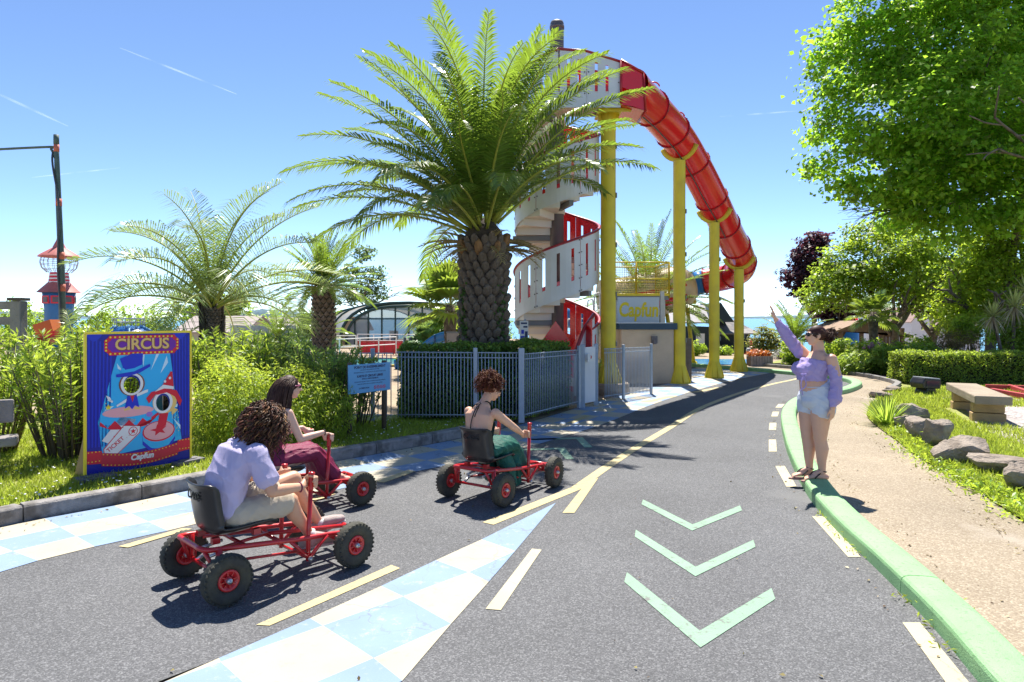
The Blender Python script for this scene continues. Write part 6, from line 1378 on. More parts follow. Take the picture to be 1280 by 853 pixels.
# ---------------------------------------------------------------- far left: pool hall, barrier, chute, rails
def gx(px, Y): return (px-640)*Y/FPX
def gz(py, Y): return CAM_H-(py-397)*Y/FPX
DKG = mat('dark_green_frame', (.012, .045, .040), .4, .08, 4); POLYC = mat('ribbed_polycarbonate', (.50, .47, .38), .35, .08, 2, trans=.35, spec=.5); GLASS = mat('hall_glass', (.22, .30, .36), .08, .1, .6, alpha=.78, spec=.6)
hall = tag(empty('pool_hall', (-6.5, 43.0, 0)), 'low glazed pool hall with a vaulted pale roof and dark green ribs', 'pool hall')
SPAN, HH = 8.6, 2.75; back = Vector((-4.8, 11.5, 0))
def arch(s, sc=1.0, n=18):
    o = back*s; out = []
    for i in range(n+1): a = math.pi*i/n; out.append(o+Vector((-(SPAN/2)*sc*math.copysign(abs(math.cos(a))**.75, math.cos(a)), 0, HH*sc*math.sin(a)**.72)))
    return out
for k, (s0, s1, sc) in enumerate(((0, .34, 1.0), (.34, .67, .965), (.67, 1.0, .93))):
    A, B = arch(s0, sc), arch(s1, sc); m = MB(); n = len(A)
    m.add(A+B, [(i, i+1, n+i+1, n+i) for i in range(n-1)], 0, True); m.build('roof_panel', POLYC, hall)
    for s in (s0, s1): m = MB(); m.tube(arch(s, sc+.006), (.07, .10), 8); m.build('rib', DKG, hall)
m = MB(); m.tube(arch(-.02, .93), (.06, .09), 8); m.build('rib', DKG, hall)
xs_ = [-3.4, -2.55, -1.7, -.85, 0, .85, 1.7, 2.55, 3.4]
topz = lambda x: HH*.93*max(.02, math.sin(math.acos(min(1, abs(x)/(SPAN/2*.93))**(1/.75))))**.72
for x0, x1 in zip([-3.9]+xs_, xs_+[3.9]): m = MB(); m.add([(x0, .05, 0), (x1, .05, 0), (x1, .05, topz(x1)), (x0, .05, topz(x0))], [(0, 1, 2, 3)]); m.build('pane', GLASS, hall)
for x in xs_: m = MB(); m.box((x, 0, topz(x)/2), (.09, .09, topz(x))); m.build('mullion', DKG, hall)
m = MB(); m.box((0, -.02, 1.75), (7.2, .06, .08)); m.build('transom', DKG, hall); m = MB(); m.box((0, 2.0, .02), (8, 9, .05)); m.build('pool_deck', SANDM, hall)
for k in range(4): ln = tag(empty('lounger', (-8+1.6*k, 45.5, .05)), ['pale lounger inside the glazed pool hall, leftmost', 'pale lounger inside the glazed pool hall, second from left', 'pale lounger inside the glazed pool hall, third from left', 'pale lounger inside the glazed pool hall, rightmost'][k], 'lounger', 'loungers inside the pool hall'); m = MB(); m.box((0, 0, .35), (.6, 1.2, .08)); m.box((0, .7, .6), (.6, .08, .6)); m.build('bed', WHITEP, ln); m = MB(); m.box((0, -.4, .16), (.5, .06, .33)); m.box((0, .5, .16), (.5, .06, .33)); m.build('frame', ZINC, ln)
bar_ = tag(empty('red_barrier', (gx(447, 33.4), 33.4, 0)), 'low red barrier of five panels beside the pool', 'barrier')
for k in range(5): m = MB(); m.box((.24+.43*k, 0, .34), (.38, .05, .56)); m.build('panel', REDP, bar_); 
for k in range(6): m = MB(); m.box((.025+.43*k, 0, .34), (.05, .09, .68)); m.build('post', mat('barrier_red', (.45, .04, .03), .5, .1), bar_)
m = MB(); m.box((1.1, 0, .66), (2.2, .08, .06)); m.build('top_rail', mat('barrier_red', (.45, .04, .03)), bar_)
sc_ = tag(empty('blue_chute', (0, 0, 0)), 'bright blue open water chute curving down beside the grey pillar', 'water slide')
cp = spline([(gx(566, 24), 24, 1.30), (gx(545, 24.3), 24.3, 1.14), (gx(527, 24.6), 24.6, .74), (gx(512, 24.8), 24.8, .3), (gx(495, 24.8), 24.8, .22)], 6); m = MB(); vs = []; nn = 9
for i, p in enumerate(cp):
    for k in range(nn): a = math.pi*(1+k/(nn-1)); vs.append(p+Vector((0, .42*math.cos(a), .42*math.sin(a)*.9+.10)))
m.add(vs, [(i*nn+k, i*nn+k+1, (i+1)*nn+k+1, (i+1)*nn+k) for i in range(len(cp)-1) for k in range(nn-1)], 0, True); o_ = m.build('trough', BLUEG, sc_); o_.modifiers.new('t', 'SOLIDIFY').thickness = .03
for i in (6, 14): m = MB(); p = cp[i]; m.tube([p+Vector((0, .47*math.cos(math.pi*(1+k/8)), .45*math.sin(math.pi*(1+k/8))*.9+.10)) for k in range(9)], .03, 6); m.build('joint', mat('dark_blue_joint', (.01, .06, .22), .4, .05), sc_)
for i in (4, 16): m = MB(); p = cp[i]; m.tube([(p.x, p.y, 0), (p.x, p.y, max(.05, p.z-.25))], .06, 8); m.build('leg', STEELG, sc_)
pil = tag(empty('grey_pillar', (gx(566, 21), 21, 0)), 'plain grey square pillar left of the thick palm trunk', 'pillar'); m = MB(); m.box((0, 0, .68), (.34, .34, 1.36)); m.build('shaft', mat('pillar_render', (.30, .27, .25), .85, .12, 5, .3), pil, bevel=.01); m = MB(); m.box((0, 0, 1.38), (.38, .38, .05)); m.build('cap', STEELG, pil)
for k, x in enumerate((506, 513)): bo = tag(empty('bollard', (gx(x, 28), 28, 0)), ['dark slim bollard left of the pair by the blue chute', 'dark slim bollard right of the pair by the blue chute'][k], 'bollard', 'bollards by the blue chute'); m = MB(); m.lathe([(.06, 0), (.06, 1.0), (.05, 1.03)], 10); m.build('shaft', STEELD, bo); m = MB(); m.lathe([(.07, .8), (.07, .86)], 10); m.build('band', ZINC, bo)
pw_ = MB(); pw_.sheet([(-7.5, 25.2), (-3.2, 26), (-3.6, 30.5), (-8.4, 29.0)], .012); tag(pw_.build('water', mat('pool_water', (.05, .42, .46), .08, .15, 1.5, .25, 6, spec=.5)), kind='structure')
pe = MB()
for a, b_ in zip([(-7.5, 25.2), (-3.2, 26), (-3.6, 30.5), (-8.4, 29.0)], [(-3.2, 26), (-3.6, 30.5), (-8.4, 29.0), (-7.5, 25.2)]): a, b_ = Vector((*a, .03)), Vector((*b_, .03)); d = b_-a; pe.box((a+b_)/2, (d.length+.2, .22, .06), math.atan2(d.y, d.x))
tag(pe.build('pool_edge', mat('yellow_pool_edge', (.55, .40, .05), .6, .1)), kind='structure')
def white_rail(label, a, b_, n, h=1.0, z=0):
    t_ = tag(empty('white_rail', (*a, z)), label, 'railing', 'white rails beyond the pool'); d = Vector((b_[0]-a[0], b_[1]-a[1], 0))
    for k in range(n+1): m = MB(); c = d*(k/n); m.box(c+Vector((0, 0, h/2)), (.05, .05, h)); m.build('post', WHITEP, t_)
    for zz in (h, .55): m = MB(); m.tube([Vector((0, 0, zz)), d+Vector((0, 0, zz))], .025, 6); m.build('rail', WHITEP, t_)
    return t_
white_rail('white rail in front of the short palms', (-12.2, 29.0), (-7.2, 31.5), 6); white_rail('white rail running to the small date palm trunk', (-9.3, 26), (-5.6, 33), 6, .9); white_rail('white rail by the pool hall front', (-8.6, 38), (-3, 37), 6, .9)
gp = tag(empty('glass_screen', (-13.6, 33, 0)), 'pale glass wind screen beside the grey roofed chalet', 'screen')
for k in range(4): m = MB(); m.box((.9*k+.45, .18*k, .8), (.84, .03, 1.3), .2); m.build('pane', GLASS, gp); m = MB(); m.box((.9*k, .18*k-.02, .8), (.05, .05, 1.5)); m.build('post', WHITEP, gp)
SLATE = mat('slate_roof', (.155, .145, .15), .75, .2, 6, .3, 30, col2=(.22, .20, .19), mixscale=3); CRW = mat('cream_wall', (.55, .50, .42), .85, .08, 3)
def gable(name, label, loc, rz, w_, d_, h, rh, wall, roof, cat, over=.3, windows=(), group=None, door=None, chim=False):
    t_ = tag(empty(name, loc, rz), label, cat, group)
    m = MB(); m.prism([(-w_/2, -3), (w_/2, -3), (w_/2, h), (0, h+rh), (-w_/2, h)], -d_/2, d_/2, QX); m.build('wall', wall, t_); al = math.atan2(rh, w_/2); rl = math.hypot(w_/2, rh)+over
    for s in (-1, 1):
        m = MB(); nr = 5; L = rl/nr
        q = Matrix.Rotation(s*al, 3, 'Y'); 
        for k in range(nr): c = Vector((s*(L*(k+.5))*math.cos(al), 0, h+rh+.05-(L*(k+.5))*math.sin(al)+.02*(k % 2))); m.box(c, (L+.06, d_+over*2, .07), q)
        m.build('roof', roof, t_)
    for (x, z, ww, hh, mm) in windows:
        m = MB(); m.box((x, -d_/2-.01, z), (ww+.12, .08, hh+.12)); f_ = m.build('window', WHITEP, t_); m = MB(); m.box((x, -d_/2-.045, z), (ww, .05, hh)); m.build('pane', mm, f_); m = MB(); m.box((x, -d_/2-.08, z), (.04, .04, hh)); m.box((x, -d_/2-.08, z), (ww, .04, .04)); m.build('glazing_bar', WHITEP, f_)
    if door: m = MB(); m.box((door[0], -d_/2-.03, door[1]/2), (.9, .08, door[1])); m.build('door', mat('teal_door', (.05, .22, .26), .5, .1), t_)
    if chim: m = MB(); m.box((w_*.2, 0, h+rh), (.5, .5, 1.0)); m.build('chimney', wall, t_)
    return t_
DPANE = mat('dark_pane', (.03, .045, .06), .1, .1, 2, spec=.6)
gable('chalet', 'small chalet with grey tiled roof left of the glass screen', (gx(286, 38), 38, 0), R(90), 4.5, 3.2, 1.1, .75, CRW, mat('grey_tiles', (.32, .27, .25), .8, .15, 8), 'chalet', windows=((-.8, .6, .7, .5, DPANE), (.9, .6, .7, .5, DPANE)))
gable('chalet', 'long low chalet behind the row of short palms', (gx(372, 52), 52, 0), R(90), 4.5, 10, .9, .9, CRW, mat('grey_tiles', (.32, .27, .25)), 'chalet', windows=((-1, .5, .9, .6, DPANE),))
# ---------------------------------------------------------------- beige building, yellow platform, sign, stair, dark house
BEIGE = mat('beige_render', (.47, .39, .30), .9, .10, 2.5, .3, 40, col2=(.40, .33, .26), mixscale=1.2); NAVC = mat('navy_cap', (.02, .05, .09), .5, .1, 4)
bb = tag(empty('plant_building', (0, 0, 0)), 'low beige rendered block with dark navy roof edge behind the yellow columns', 'building')
m = MB(); m.prism([(2.3, 19.3), (3.05, 19.3), (3.05, 19.0), (4.5, 19.0), (4.5, 22.6), (2.3, 22.6)], -.05, 1.50); m.build('wall', BEIGE, bb); m = MB(); m.prism([(2.2, 19.2), (2.98, 19.2), (2.98, 18.9), (4.58, 18.9), (4.58, 22.7), (2.2, 22.7)], 1.505, 1.68); m.build('roof_edge', NAVC, bb)
m = MB(); m.box((3.95, 18.95, 1.22), (.16, .10, .20)); m.box((3.95, 18.88, 1.16), (.08, .08, .12)); m.build('wall_lamp', STEELD, bb)
dp = tag(empty('wooden_screen', (4.98, 19.6, 0)), 'dark weathered upright board panel behind the second yellow column', 'screen')
for k in range(3): m = MB(); m.box((-.11+.12*k, .03*k, .62), (.112, .05, 1.24), .2); m.build('plank', mat('dark_board', (.11, .095, .085), .9, .25, 9, .5), dp)
pf_ = tag(empty('yellow_platform', (0, 0, 0)), 'yellow railed platform above the sign panel with mesh infill', 'platform')
px0, px1, py0, py1, pz = gx(762, 22), gx(831, 22), 21.4, 23.4, 2.45
m = MB(); m.box(((px0+px1)/2, (py0+py1)/2, pz), (px1-px0, py1-py0, .12)); m.build('deck', STEELG, pf_); m = MB(); m.box(((px0+px1)/2, py0-.02, pz+.10), (px1-px0, .03, .07)); m.build('kickboard', mat('safety_yellow', (.62, .48, .02), .45, .06), pf_)
SY = MATS['safety_yellow']; MESHM = mat('yellow_mesh', (.40, .33, .05), .6, .1, 30, alpha=.45)
def bay(x0, y0, x1, y1, gap=False):
    for (x, y) in ((x0, y0), (x1, y1)): m = MB(); m.tube([(x, y, pz), (x, y, pz+1.12)], .03, 8); m.build('post', SY, pf_)
    for z in (pz+1.12, pz+.6, pz+.12): m = MB(); m.tube([(x0, y0, z), (x1, y1, z)], .024, 6); m.build('rail', SY, pf_)
    m = MB(); m.add([(x0, y0+.01, pz+.14), (x1, y1+.01, pz+.14), (x1, y1+.01, pz+1.1), (x0, y0+.01, pz+1.1)], [(0, 1, 2, 3)])
    n = max(4, int(math.hypot(x1-x0, y1-y0)/.07)); g_ = MB()
    for k in range(1, n): t = k/n; c = Vector((x0+(x1-x0)*t, y0+(y1-y0)*t, 0)); g_.tube([c+Vector((0, 0, pz+.12)), c+Vector((0, 0, pz+1.1))], .006, 4)
    for k in range(1, 13): g_.tube([(x0, y0, pz+.12+.075*k), (x1, y1, pz+.12+.075*k)], .006, 4)
    tag(g_.build('mesh_infill', mat('yellow_mesh', (.40, .33, .05)), pf_), kind='stuff')
xa = px0+(px1-px0)*.42; bay(px0, py0, xa, py0); bay(xa, py0, px1, py0); bay(px1, py0, px1, py1); bay(px0, py1, px1, py1); bay(px0-.0, py1, px0, py0)
for x in (px0+.15, px1-.15):
    for y in (py0+.2, py1-.2): m = MB(); m.box((x, y, 1.2), (.12, .12, 2.4)); m.build('leg', mat('pale_post', (.45, .46, .46), .5, .08), pf_)
sp_ = tag(empty('name_panel', (gx(798, 20.8), 20.8, gz(389, 20.8))), 'pale blue grey panel with brushed yellow lettering under the platform', 'sign')
sw, sh_ = 52*20.8/FPX, 35*20.8/FPX; m = MB(); m.box((0, 0, 0), (sw, .04, sh_)); pnl = m.build('panel', mat('panel_blue_grey', (.42, .50, .58), .4, .05, 2), sp_); m = MB(); m.box((0, .01, sh_/2+.01), (sw+.05, .06, .03)); m.box((0, .01, -sh_/2-.01), (sw+.05, .06, .03)); m.build('frame', STEELG, sp_)
text('Capfun', .60, mat('brush_yellow', (.62, .50, .01), .5, .05), pnl, (0, -.024, .02), (R(90), 0, 0), 'lettering', ext=.003, bold=.018, shear=.08, sx=.70)
for x in (-sw/2-.12, sw/2+.1): m = MB(); m.box((x, .05, -.15), (.11, .11, 1.5)); m.build('post', MATS['pale_post'], sp_)
ws = tag(empty('white_stair', (0, 0, 0)), 'white hooped stair railing climbing to the yellow platform', 'stair')
for k in range(7):
    x = gx(709+8.5*k, 23.5); z = .75+.22*k; 
    m = MB(); m.tube(spline([(x, 23.5, z), (x, 23.5, z+.9), (x+.09, 23.5, z+1.03), (x+.19, 23.5, z+.95), (x+.19, 23.5, z)], 4), .028, 6); m.build('hoop', WHITEP, ws); m = MB(); m.box((x+.1, 23.9, z), (.24, .8, .05)); m.build('tread', MATS['pale_post'], ws)
    m = MB(); m.tube([(x, 23.5, z+.3), (x+.19, 23.5, z+.3)], .014, 5); m.tube([(x, 23.5, z+.6), (x+.19, 23.5, z+.6)], .014, 5); tag(m.build('cross_bar', WHITEP, ws), kind='stuff')
m = MB(); m.tube([(gx(709, 23.9), 23.9, .55), (gx(768, 23.9), 23.9, 2.2)], .08, 8); m.tube([(gx(709, 24.2), 24.2, .0), (gx(709, 24.2), 24.2, .6)], .06, 8); m.build('stringer', WHITEP, ws)
bk_ = tag(empty('blue_flume', (0, 0, 0)), 'blue open flume behind the white stair railing', 'water slide'); m = MB(); m.tube(spline([(gx(700, 26), 26, 1.9), (gx(725, 26), 26, 1.75), (gx(760, 26), 26.3, 1.2), (gx(800, 26), 26.8, 1.0)], 6), .42, 14); m.build('shell', BLUEG, bk_); m = MB(); m.tube([(gx(725, 26), 26, 0), (gx(725, 26), 26, 1.5)], .07, 8); m.build('leg', YEL, bk_)
rs = tag(empty('rules_board', (gx(655, 15.2), 15.2, 0)), 'narrow white rules board with blue and black symbols left of the stair foot', 'sign'); m = MB(); m.box((0, 0, 1.45), (.19, .03, .62)); pl = m.build('plate', WHITEP, rs); m = MB(); m.box((.02, .03, .9), (.05, .04, 1.8)); m.build('post', GALV, rs)
for (x, z, ww, hh, mm) in ((0, 1.71, .14, .04, INK), (.03, 1.63, .09, .04, INK), (-.03, 1.52, .06, .09, NAVY), (.05, 1.42, .06, .22, INK), (-.03, 1.38, .09, .09, NAVY), (-.02, 1.25, .10, .03, INK), (.0, 1.19, .12, .02, INK)): m = MB(); m.box((x, -.017, z), (ww, .004, hh)); m.build('symbol', mm, pl)
hz_ = -.5; HY = 40.0
DTIM = mat('dark_blue_timber', (.018, .036, .052), .6, .15, 3); LIMEW = mat('pale_stone_wall', (.45, .42, .38), .9, .15, 3)
dh = tag(empty('dark_house', (gx(897, HY), HY+3, hz_)), 'dark timber house with big slate roofs and a skylight behind the yellow columns', 'house')
lx = lambda px: gx(px, HY)-gx(897, HY); lz = lambda py: gz(py, HY)-hz_
m = MB(); m.box(((lx(842)+lx(893))/2, 0, lz(415)/2), (lx(893)-lx(842), 5, lz(403))); m.box(((lx(893)+lx(948))/2, 1, lz(420)/2+.2), (lx(948)-lx(893), 5, lz(418))); m.build('wall', DTIM, dh)
m = MB(); m.prism([(lx(888), lz(403)), (lx(905), lz(378)), (lx(922), lz(403))], -2.0, 2.4, QX); m.build('gable', DTIM, dh)
m = MB(); m.add([(lx(835), -2.9, lz(403)), (lx(893), -2.9, lz(403)), (lx(904), .8, lz(380)), (lx(858), .8, lz(380)), (lx(835), -2.9, lz(404.5)), (lx(893), -2.9, lz(404.5)), (lx(904), .8, lz(382)), (lx(858), .8, lz(382))], [(0, 1, 2, 3), (4, 7, 6, 5), (0, 4, 5, 1), (1, 5, 6, 2), (2, 6, 7, 3), (3, 7, 4, 0)]); m.build('roof', mat('pale_slate', (.22, .21, .22), .7, .25, 4, .3, 20), dh)
m = MB(); m.add([(lx(893), -2.6, lz(417)), (lx(955), -2.6, lz(417)), (lx(955), -.6, lz(411)), (lx(905), 1.2, lz(379.5)), (lx(893), -2.6, lz(418.5)), (lx(955), -2.6, lz(418.5)), (lx(955), -.6, lz(412.5)), (lx(905), 1.2, lz(381))], [(0, 1, 2, 3), (4, 7, 6, 5), (0, 4, 5, 1), (1, 5, 6, 2), (2, 6, 7, 3), (3, 7, 4, 0)]); rf_ = m.build('roof', SLATE, dh)
m = MB(); m.box((lx(912), -1.25, lz(402)), (.62, .5, .10), Matrix.Rotation(R(33), 3, 'X')@Matrix.Rotation(R(24), 3, 'Y')); m.build('skylight', DPANE, rf_)
m = MB(); m.box(((lx(893)+lx(930))/2, -2.0, lz(437)/2), (lx(930)-lx(893), .2, lz(430))); m.build('stone_wall', LIMEW, dh)
for k in range(3): m = MB(); m.box((lx(901+10*k), -2.13, lz(435)), (.34, .06, .28)); m.build('window', DPANE, dh)
m = MB(); m.box((lx(878), -2.55, lz(424)), (.5, .10, .62)); m.build('door', WHITEP, dh)
# blue strip, car, planter and little tree
bs = MB(); bs.sheet([G(868, 455.2), G(936, 456.5), G(938, 449.5), G(868, 449)], .006); tag(bs.build('water', mat('blue_basin', (.03, .22, .50), .15, .12, 1.5, .2, 8)), kind='structure')
car = tag(empty('parked_car', (gx(933, 50), 50, -1.15), R(62)), 'small red car parked beyond the bushy little tree', 'car'); CR = mat('car_red', (.45, .01, .03), .25, .04, 2, coat=.6)
m = MB(); m.prism([(-2.0, .25), (2.0, .25), (2.03, .62), (1.9, .78), (1.15, .90), (-1.85, .94), (-2.02, .7)], -.82, .82, QX); m.build('body', CR, car, bevel=.08, segs=3)
m = MB(); m.prism([(-1.75, .93), (-1.35, 1.42), (.25, 1.45), (1.1, .92)], -.70, .70, QX); m.build('cabin', CR, car, bevel=.07, segs=3)
m = MB(); m.prism([(-1.5, .98), (-1.22, 1.34), (.2, 1.37), (.85, .98)], -.712, .712, QX); m.build('side_window', DPANE, car); m = MB(); m.add([(.36, -.6, 1.40), (.36, .6, 1.40), (1.05, .62, .97), (1.05, -.62, .97)], [(0, 1, 2, 3)]); m.build('windscreen', DPANE, car)
for x in (-1.25, 1.25):
    for s in (-1, 1): m = MB(); m.lathe([(.18, -.1), (.31, -.1), (.33, -.06), (.33, .06), (.31, .1), (.18, .1)], 18, (x, s*.76, .33), Matrix.Rotation(R(90), 3, 'X')); wo = m.build('wheel', RUB, car); m = MB(); m.lathe([(.02, -.11), (.19, -.105), (.19, .105), (.02, .11)], 14, (x, s*.76, .33), Matrix.Rotation(R(90), 3, 'X')); m.build('rim', ZINC, wo)
for s in (-1, 1): m = MB(); m.ell((1.95, s*.58, .68), (.10, .2, .10)); m.build('headlight', WHITEP, car); m = MB(); m.box((-1.98, s*.62, .75), (.06, .2, .14)); m.build('tail_light', REDP, car)
plt = tag(empty('planter', (gx(949, 25.7), 25.7, 0)), 'slatted wooden planter with orange flowers at the road bend', 'planter')
for k in range(8): m = MB(); m.box((-.36+.103*k, -.28, .2), (.092, .03, .38)); m.build('slat', GWOOD, plt)
m = MB(); m.box((0, 0, .19), (.78, .52, .34)); m.build('box', SOIL, plt)
crown('orange_flowers', [((-.18, 0, .48), (.25, .22, .14)), ((.2, 0, .46), (.22, .22, .12))], 70, 7, .04, .09, leafmat('orange_leaf', (.45, .13, .03), (.55, .2, .05), isl=.3), plt)
pst = tag(empty('grey_post', (gx(936, 26.2), 26.2, 0)), 'short grey post left of the slatted planter', 'post'); m = MB(); m.lathe([(.09, 0), (.09, .62), (.06, .67)], 12); m.build('shaft', MATS['pale_post'], pst); m = MB(); m.lathe([(.10, .5), (.10, .54)], 12); m.build('band', STEELG, pst)

# ---------------------------------------------------------------- right: trees
BARK = mat('tree_bark', (.17, .14, .11), .95, .3, 4, .8, 14, col2=(.10, .08, .065), mixscale=3)
def branchy(b, p, d, L, r, depth, q, spread=.6, out=None, up=.25):
    d = d.normalized(); pts = [p]; c = p.copy(); n = 4
    for j in range(n): d = (d+Vector((q.gauss(0, .10), q.gauss(0, .10), q.gauss(0, .06)+up*.12))).normalized(); c = c+d*L/n; pts.append(c.copy())
    b.tube(pts, [r*(1-.38*j/n) for j in range(n+1)], 7 if depth > 1 else 5)
    if out is not None: out.append(c.copy())
    if depth > 0:
        for k in range(3 if depth > 1 else 2):
            a = q.uniform(0, 6.28); e1 = d.orthogonal().normalized(); e2 = d.cross(e1); branchy(b, pts[n-(k % 2)], d+(e1*math.cos(a)+e2*math.sin(a))*spread*q.uniform(.7, 1.3), L*q.uniform(.6, .8), r*.58, depth-1, q, spread, out, up)
def tree(label, loc, h0, r0, L, depth, lobes, nclu, nleaf, sig, leaf, m, seed, group=None, name='broadleaf_tree', bare=0, wid=.7, inner=.35, lean=(0, 0), spread=.6, ud=.5):
    q = random.Random(seed); t_ = tag(empty(name, loc), label, 'tree', group); b = MB(); top = Vector((lean[0], lean[1], h0)); n = 6
    b.tube([Vector((lean[0]*t*t, lean[1]*t*t, -.4+(h0+.4)*t)) for t in [k/n for k in range(n+1)]], [r0*(1.35-.55*min(1, k/n*2)) if k < 3 else r0*(.85-.03*k) for k in range(n+1)], 12); b.build('trunk', BARK, t_)
    b = MB()
    for k in range(4): a = k*math.pi/2+q.uniform(-.4, .4); branchy(b, top-Vector((0, 0, .15*k)), Vector((math.cos(a)*.8, math.sin(a)*.8, .9)), L, r0*.55, depth, q, spread)
    b.build('branches', BARK, t_); crown('crown', lobes, nclu, nleaf, sig, leaf, m, t_, inner, ud, wid, None, .9); return t_
PLANE = leafmat('plane_leaf', (.11, .21, .02), (.40, .64, .045), isl=.4, trans=.58); MAP_ = leafmat('maple_leaf', (.13, .21, .03), (.42, .56, .05), isl=.4, trans=.52); DARKL = leafmat('dark_tree_leaf', (.11, .185, .03), (.40, .56, .06), isl=.4, trans=.54); PURPL = leafmat('purple_leaf', (.06, .028, .042), (.16, .05, .07), isl=.5, trans=.35); YLEAF = leafmat('bright_leaf', (.17, .26, .03), (.52, .66, .05), isl=.35, trans=.54)
# big plane tree at the upper right
bx_, by_ = 19.7, 27.0
lb = []
q = random.Random(31)
for px, py, dy, r in [(1180, 60, -1, 2.2), (1250, 60, 0, 2.4), (1110, 60, 0, 1.9), (1060, 95, 0, 1.25), (1090, 140, -1.5, 1.7), (1150, 150, -2.5, 2.0), (1220, 140, -3, 2.2), (1055, 165, 0, 1.0), (1045, 205, .5, .75), (1100, 215, -1, 1.45), (1160, 225, -2, 1.7), (1225, 220, -2.5, 1.9), (1280, 210, -2, 2), (1155, 262, -1, 1.2), (1210, 270, -1.5, 1.35), (1260, 265, -1, 1.5), (1090, 10, 0, 1.5), (1160, -30, 0, 2.2), (1250, -40, 0, 2.6), (1320, 100, 0, 2.8), (1330, 220, 0, 2.6), (1300, 0, 1, 2.6), (1230, -110, 1, 2.6), (1200, 105, .5, 2.0), (1260, 130, .5, 2.0), (1120, 80, .5, 1.6), (1190, 185, .5, 1.8), (1125, 255, 0, .9), (1024, 210, 0, .45), (1030, 60, 0, .6)]:
    p = P(px, py, by_+dy); r *= 1.17; lb.append(((p.x-bx_, p.y-by_, p.z), (r, r*.62, r*.82)))
big = tree('huge bright green plane tree filling the upper right corner', (bx_, by_, 0), 4.6, .32, 3.5, 3, lb, 1050, 74, .40, .20, PLANE, 32, spread=.7, inner=.72, wid=.85, ud=.42)
tw = MB(); q = random.Random(5)
for k in range(7): branchy(tw, P(1118+q.uniform(-5, 10), 262, 26)-Vector((bx_, by_, 0)), Vector((-1, 0, q.uniform(-.5, .25))), 1.0, .022, 2, q, .45, None, 0)
tw.build('bare_twigs', BARK, big)
def T(label, px, Y, gzb, lobes_px, m, seed, h0, r0, L=1.6, depth=2, nclu=700, nleaf=14, sig=.16, leaf=.16, group='trees behind the shrub border', **k):
    x = gx(px, Y); lb = []
    for (a, b_, dy, r) in lobes_px: p = P(a, b_, Y+dy); lb.append(((p.x-x, p.y-Y, p.z-gzb), (r, r*.7, r*.85)))
    return tree(label, (x, Y, gzb), h0, r0, L, depth, lb, nclu, nleaf, sig, leaf, m, seed, group, **k)
T('round maple with a pale grey forked trunk left of the white gabled house', 1118, 33, -.6, [(1085, 300, 0, 1.1), (1060, 330, 0, 1.35), (1105, 325, -1, 1.6), (1035, 360, 0, 1.15), (1080, 362, -1, 1.45), (1130, 350, -.5, 1.5), (1140, 310, 0, 1.3), (1120, 285, 1, .9), (1020, 378, 0, .55), (1100, 385, 0, .7)], MAP_, 41, 1.8, .30, leaf=.17, nclu=420, nleaf=40, sig=.26)
T('dark leaved tree whose slanting trunk stands right of the white gabled house', 1186, 34, -.6, [(1165, 345, 0, 1.5), (1205, 340, -1, 1.6), (1185, 310, 0, 1.4), (1215, 370, 0, 1.3), (1160, 378, 0, 1.0), (1195, 380, -1, 1.1), (1235, 345, 0, 1.5)], DARKL, 42, 1.5, .33, leaf=.17, nclu=360, nleaf=38, sig=.26, lean=(.5, 0))
T('slim tree with a crooked trunk just right of the white gabled house', 1166, 37, -.8, [(1150, 330, 0, 1.2), (1172, 352, 0, 1.3), (1150, 365, 0, .9), (1180, 385, 0, .7)], DARKL, 43, 1.9, .26, leaf=.17, nclu=420)
T('bright leaved tree below the plane tree at the right edge', 1238, 27, 0, [(1225, 330, 0, 1.1), (1235, 300, 0, .9), (1215, 350, 0, .9), (1275, 385, 0, .9), (1255, 345, 0, 1.3), (1215, 372, 0, 1.1), (1270, 320, 0, 1.3), (1245, 385, 0, 1.0), (1290, 370, 0, 1.5), (1205, 395, 0, .7), (1180, 392, 0, .6)], YLEAF, 44, 1.6, .25, leaf=.15, nclu=420, nleaf=38, sig=.23)
T('purple leaved tree standing tall left of the round maple', 1018, 42, -1.0, [(1015, 318, 0, 1.35), (1000, 345, 0, 1.15), (1030, 345, 0, 1.2), (1020, 300, 0, .7), (1003, 362, 0, .8)], PURPL, 45, 3.0, .22, leaf=.24, nclu=460, nleaf=13, inner=.25)
T('low purple leaved tree beside the wooden shelter roof', 1044, 38, -.9, [(1040, 388, 0, .85), (1062, 384, 0, .8), (1025, 384, 0, .55), (1050, 396, 0, .6)], PURPL, 46, 1.4, .14, leaf=.2, nclu=260, nleaf=12)
T('small round tree with reddish tips behind the slatted planter', 957, 27.0, -.1, [(955, 425, 0, .52), (943, 430, 0, .36), (969, 430, 0, .36), (956, 416, 0, .34), (956, 436, 0, .4)], leafmat('reddish_leaf', (.12, .14, .03), (.36, .34, .06), isl=.5), 47, .6, .05, .4, 1, 220, 12, .08, .085)
wt = T('tall thin weeping tree beyond the pool hall', 457, 60, 0, [(455, 315, 0, 1.0), (440, 340, 0, .9), (468, 345, 0, 1.1), (450, 365, 0, 1.2), (475, 365, 0, .8), (438, 372, 0, .8), (465, 380, 0, .7)], leafmat('weeping_leaf', (.10, .17, .08), (.30, .42, .14), isl=.4), 48, 2.2, .14, 2.0, 2, 330, 12, .22, .24, None)
T('dark rounded tree behind the feathery palm, far left', 285, 46, 0, [(278, 375, 0, 1.5), (295, 390, 0, 1.3), (262, 392, 0, 1.4), (240, 380, 2, 1.6)], DARKL, 49, 1.2, .25, nclu=420, leaf=.22, group=None)
shrub('rounded_bush', 'grey green rounded bush behind the grey chalet', (gx(318, 44), 44, 0), [((0, 0, .9), (1.7, 1.2, 1.0)), ((1.6, 0, .7), (1.2, 1, .8))], 260, 12, .15, .18, DARKL)
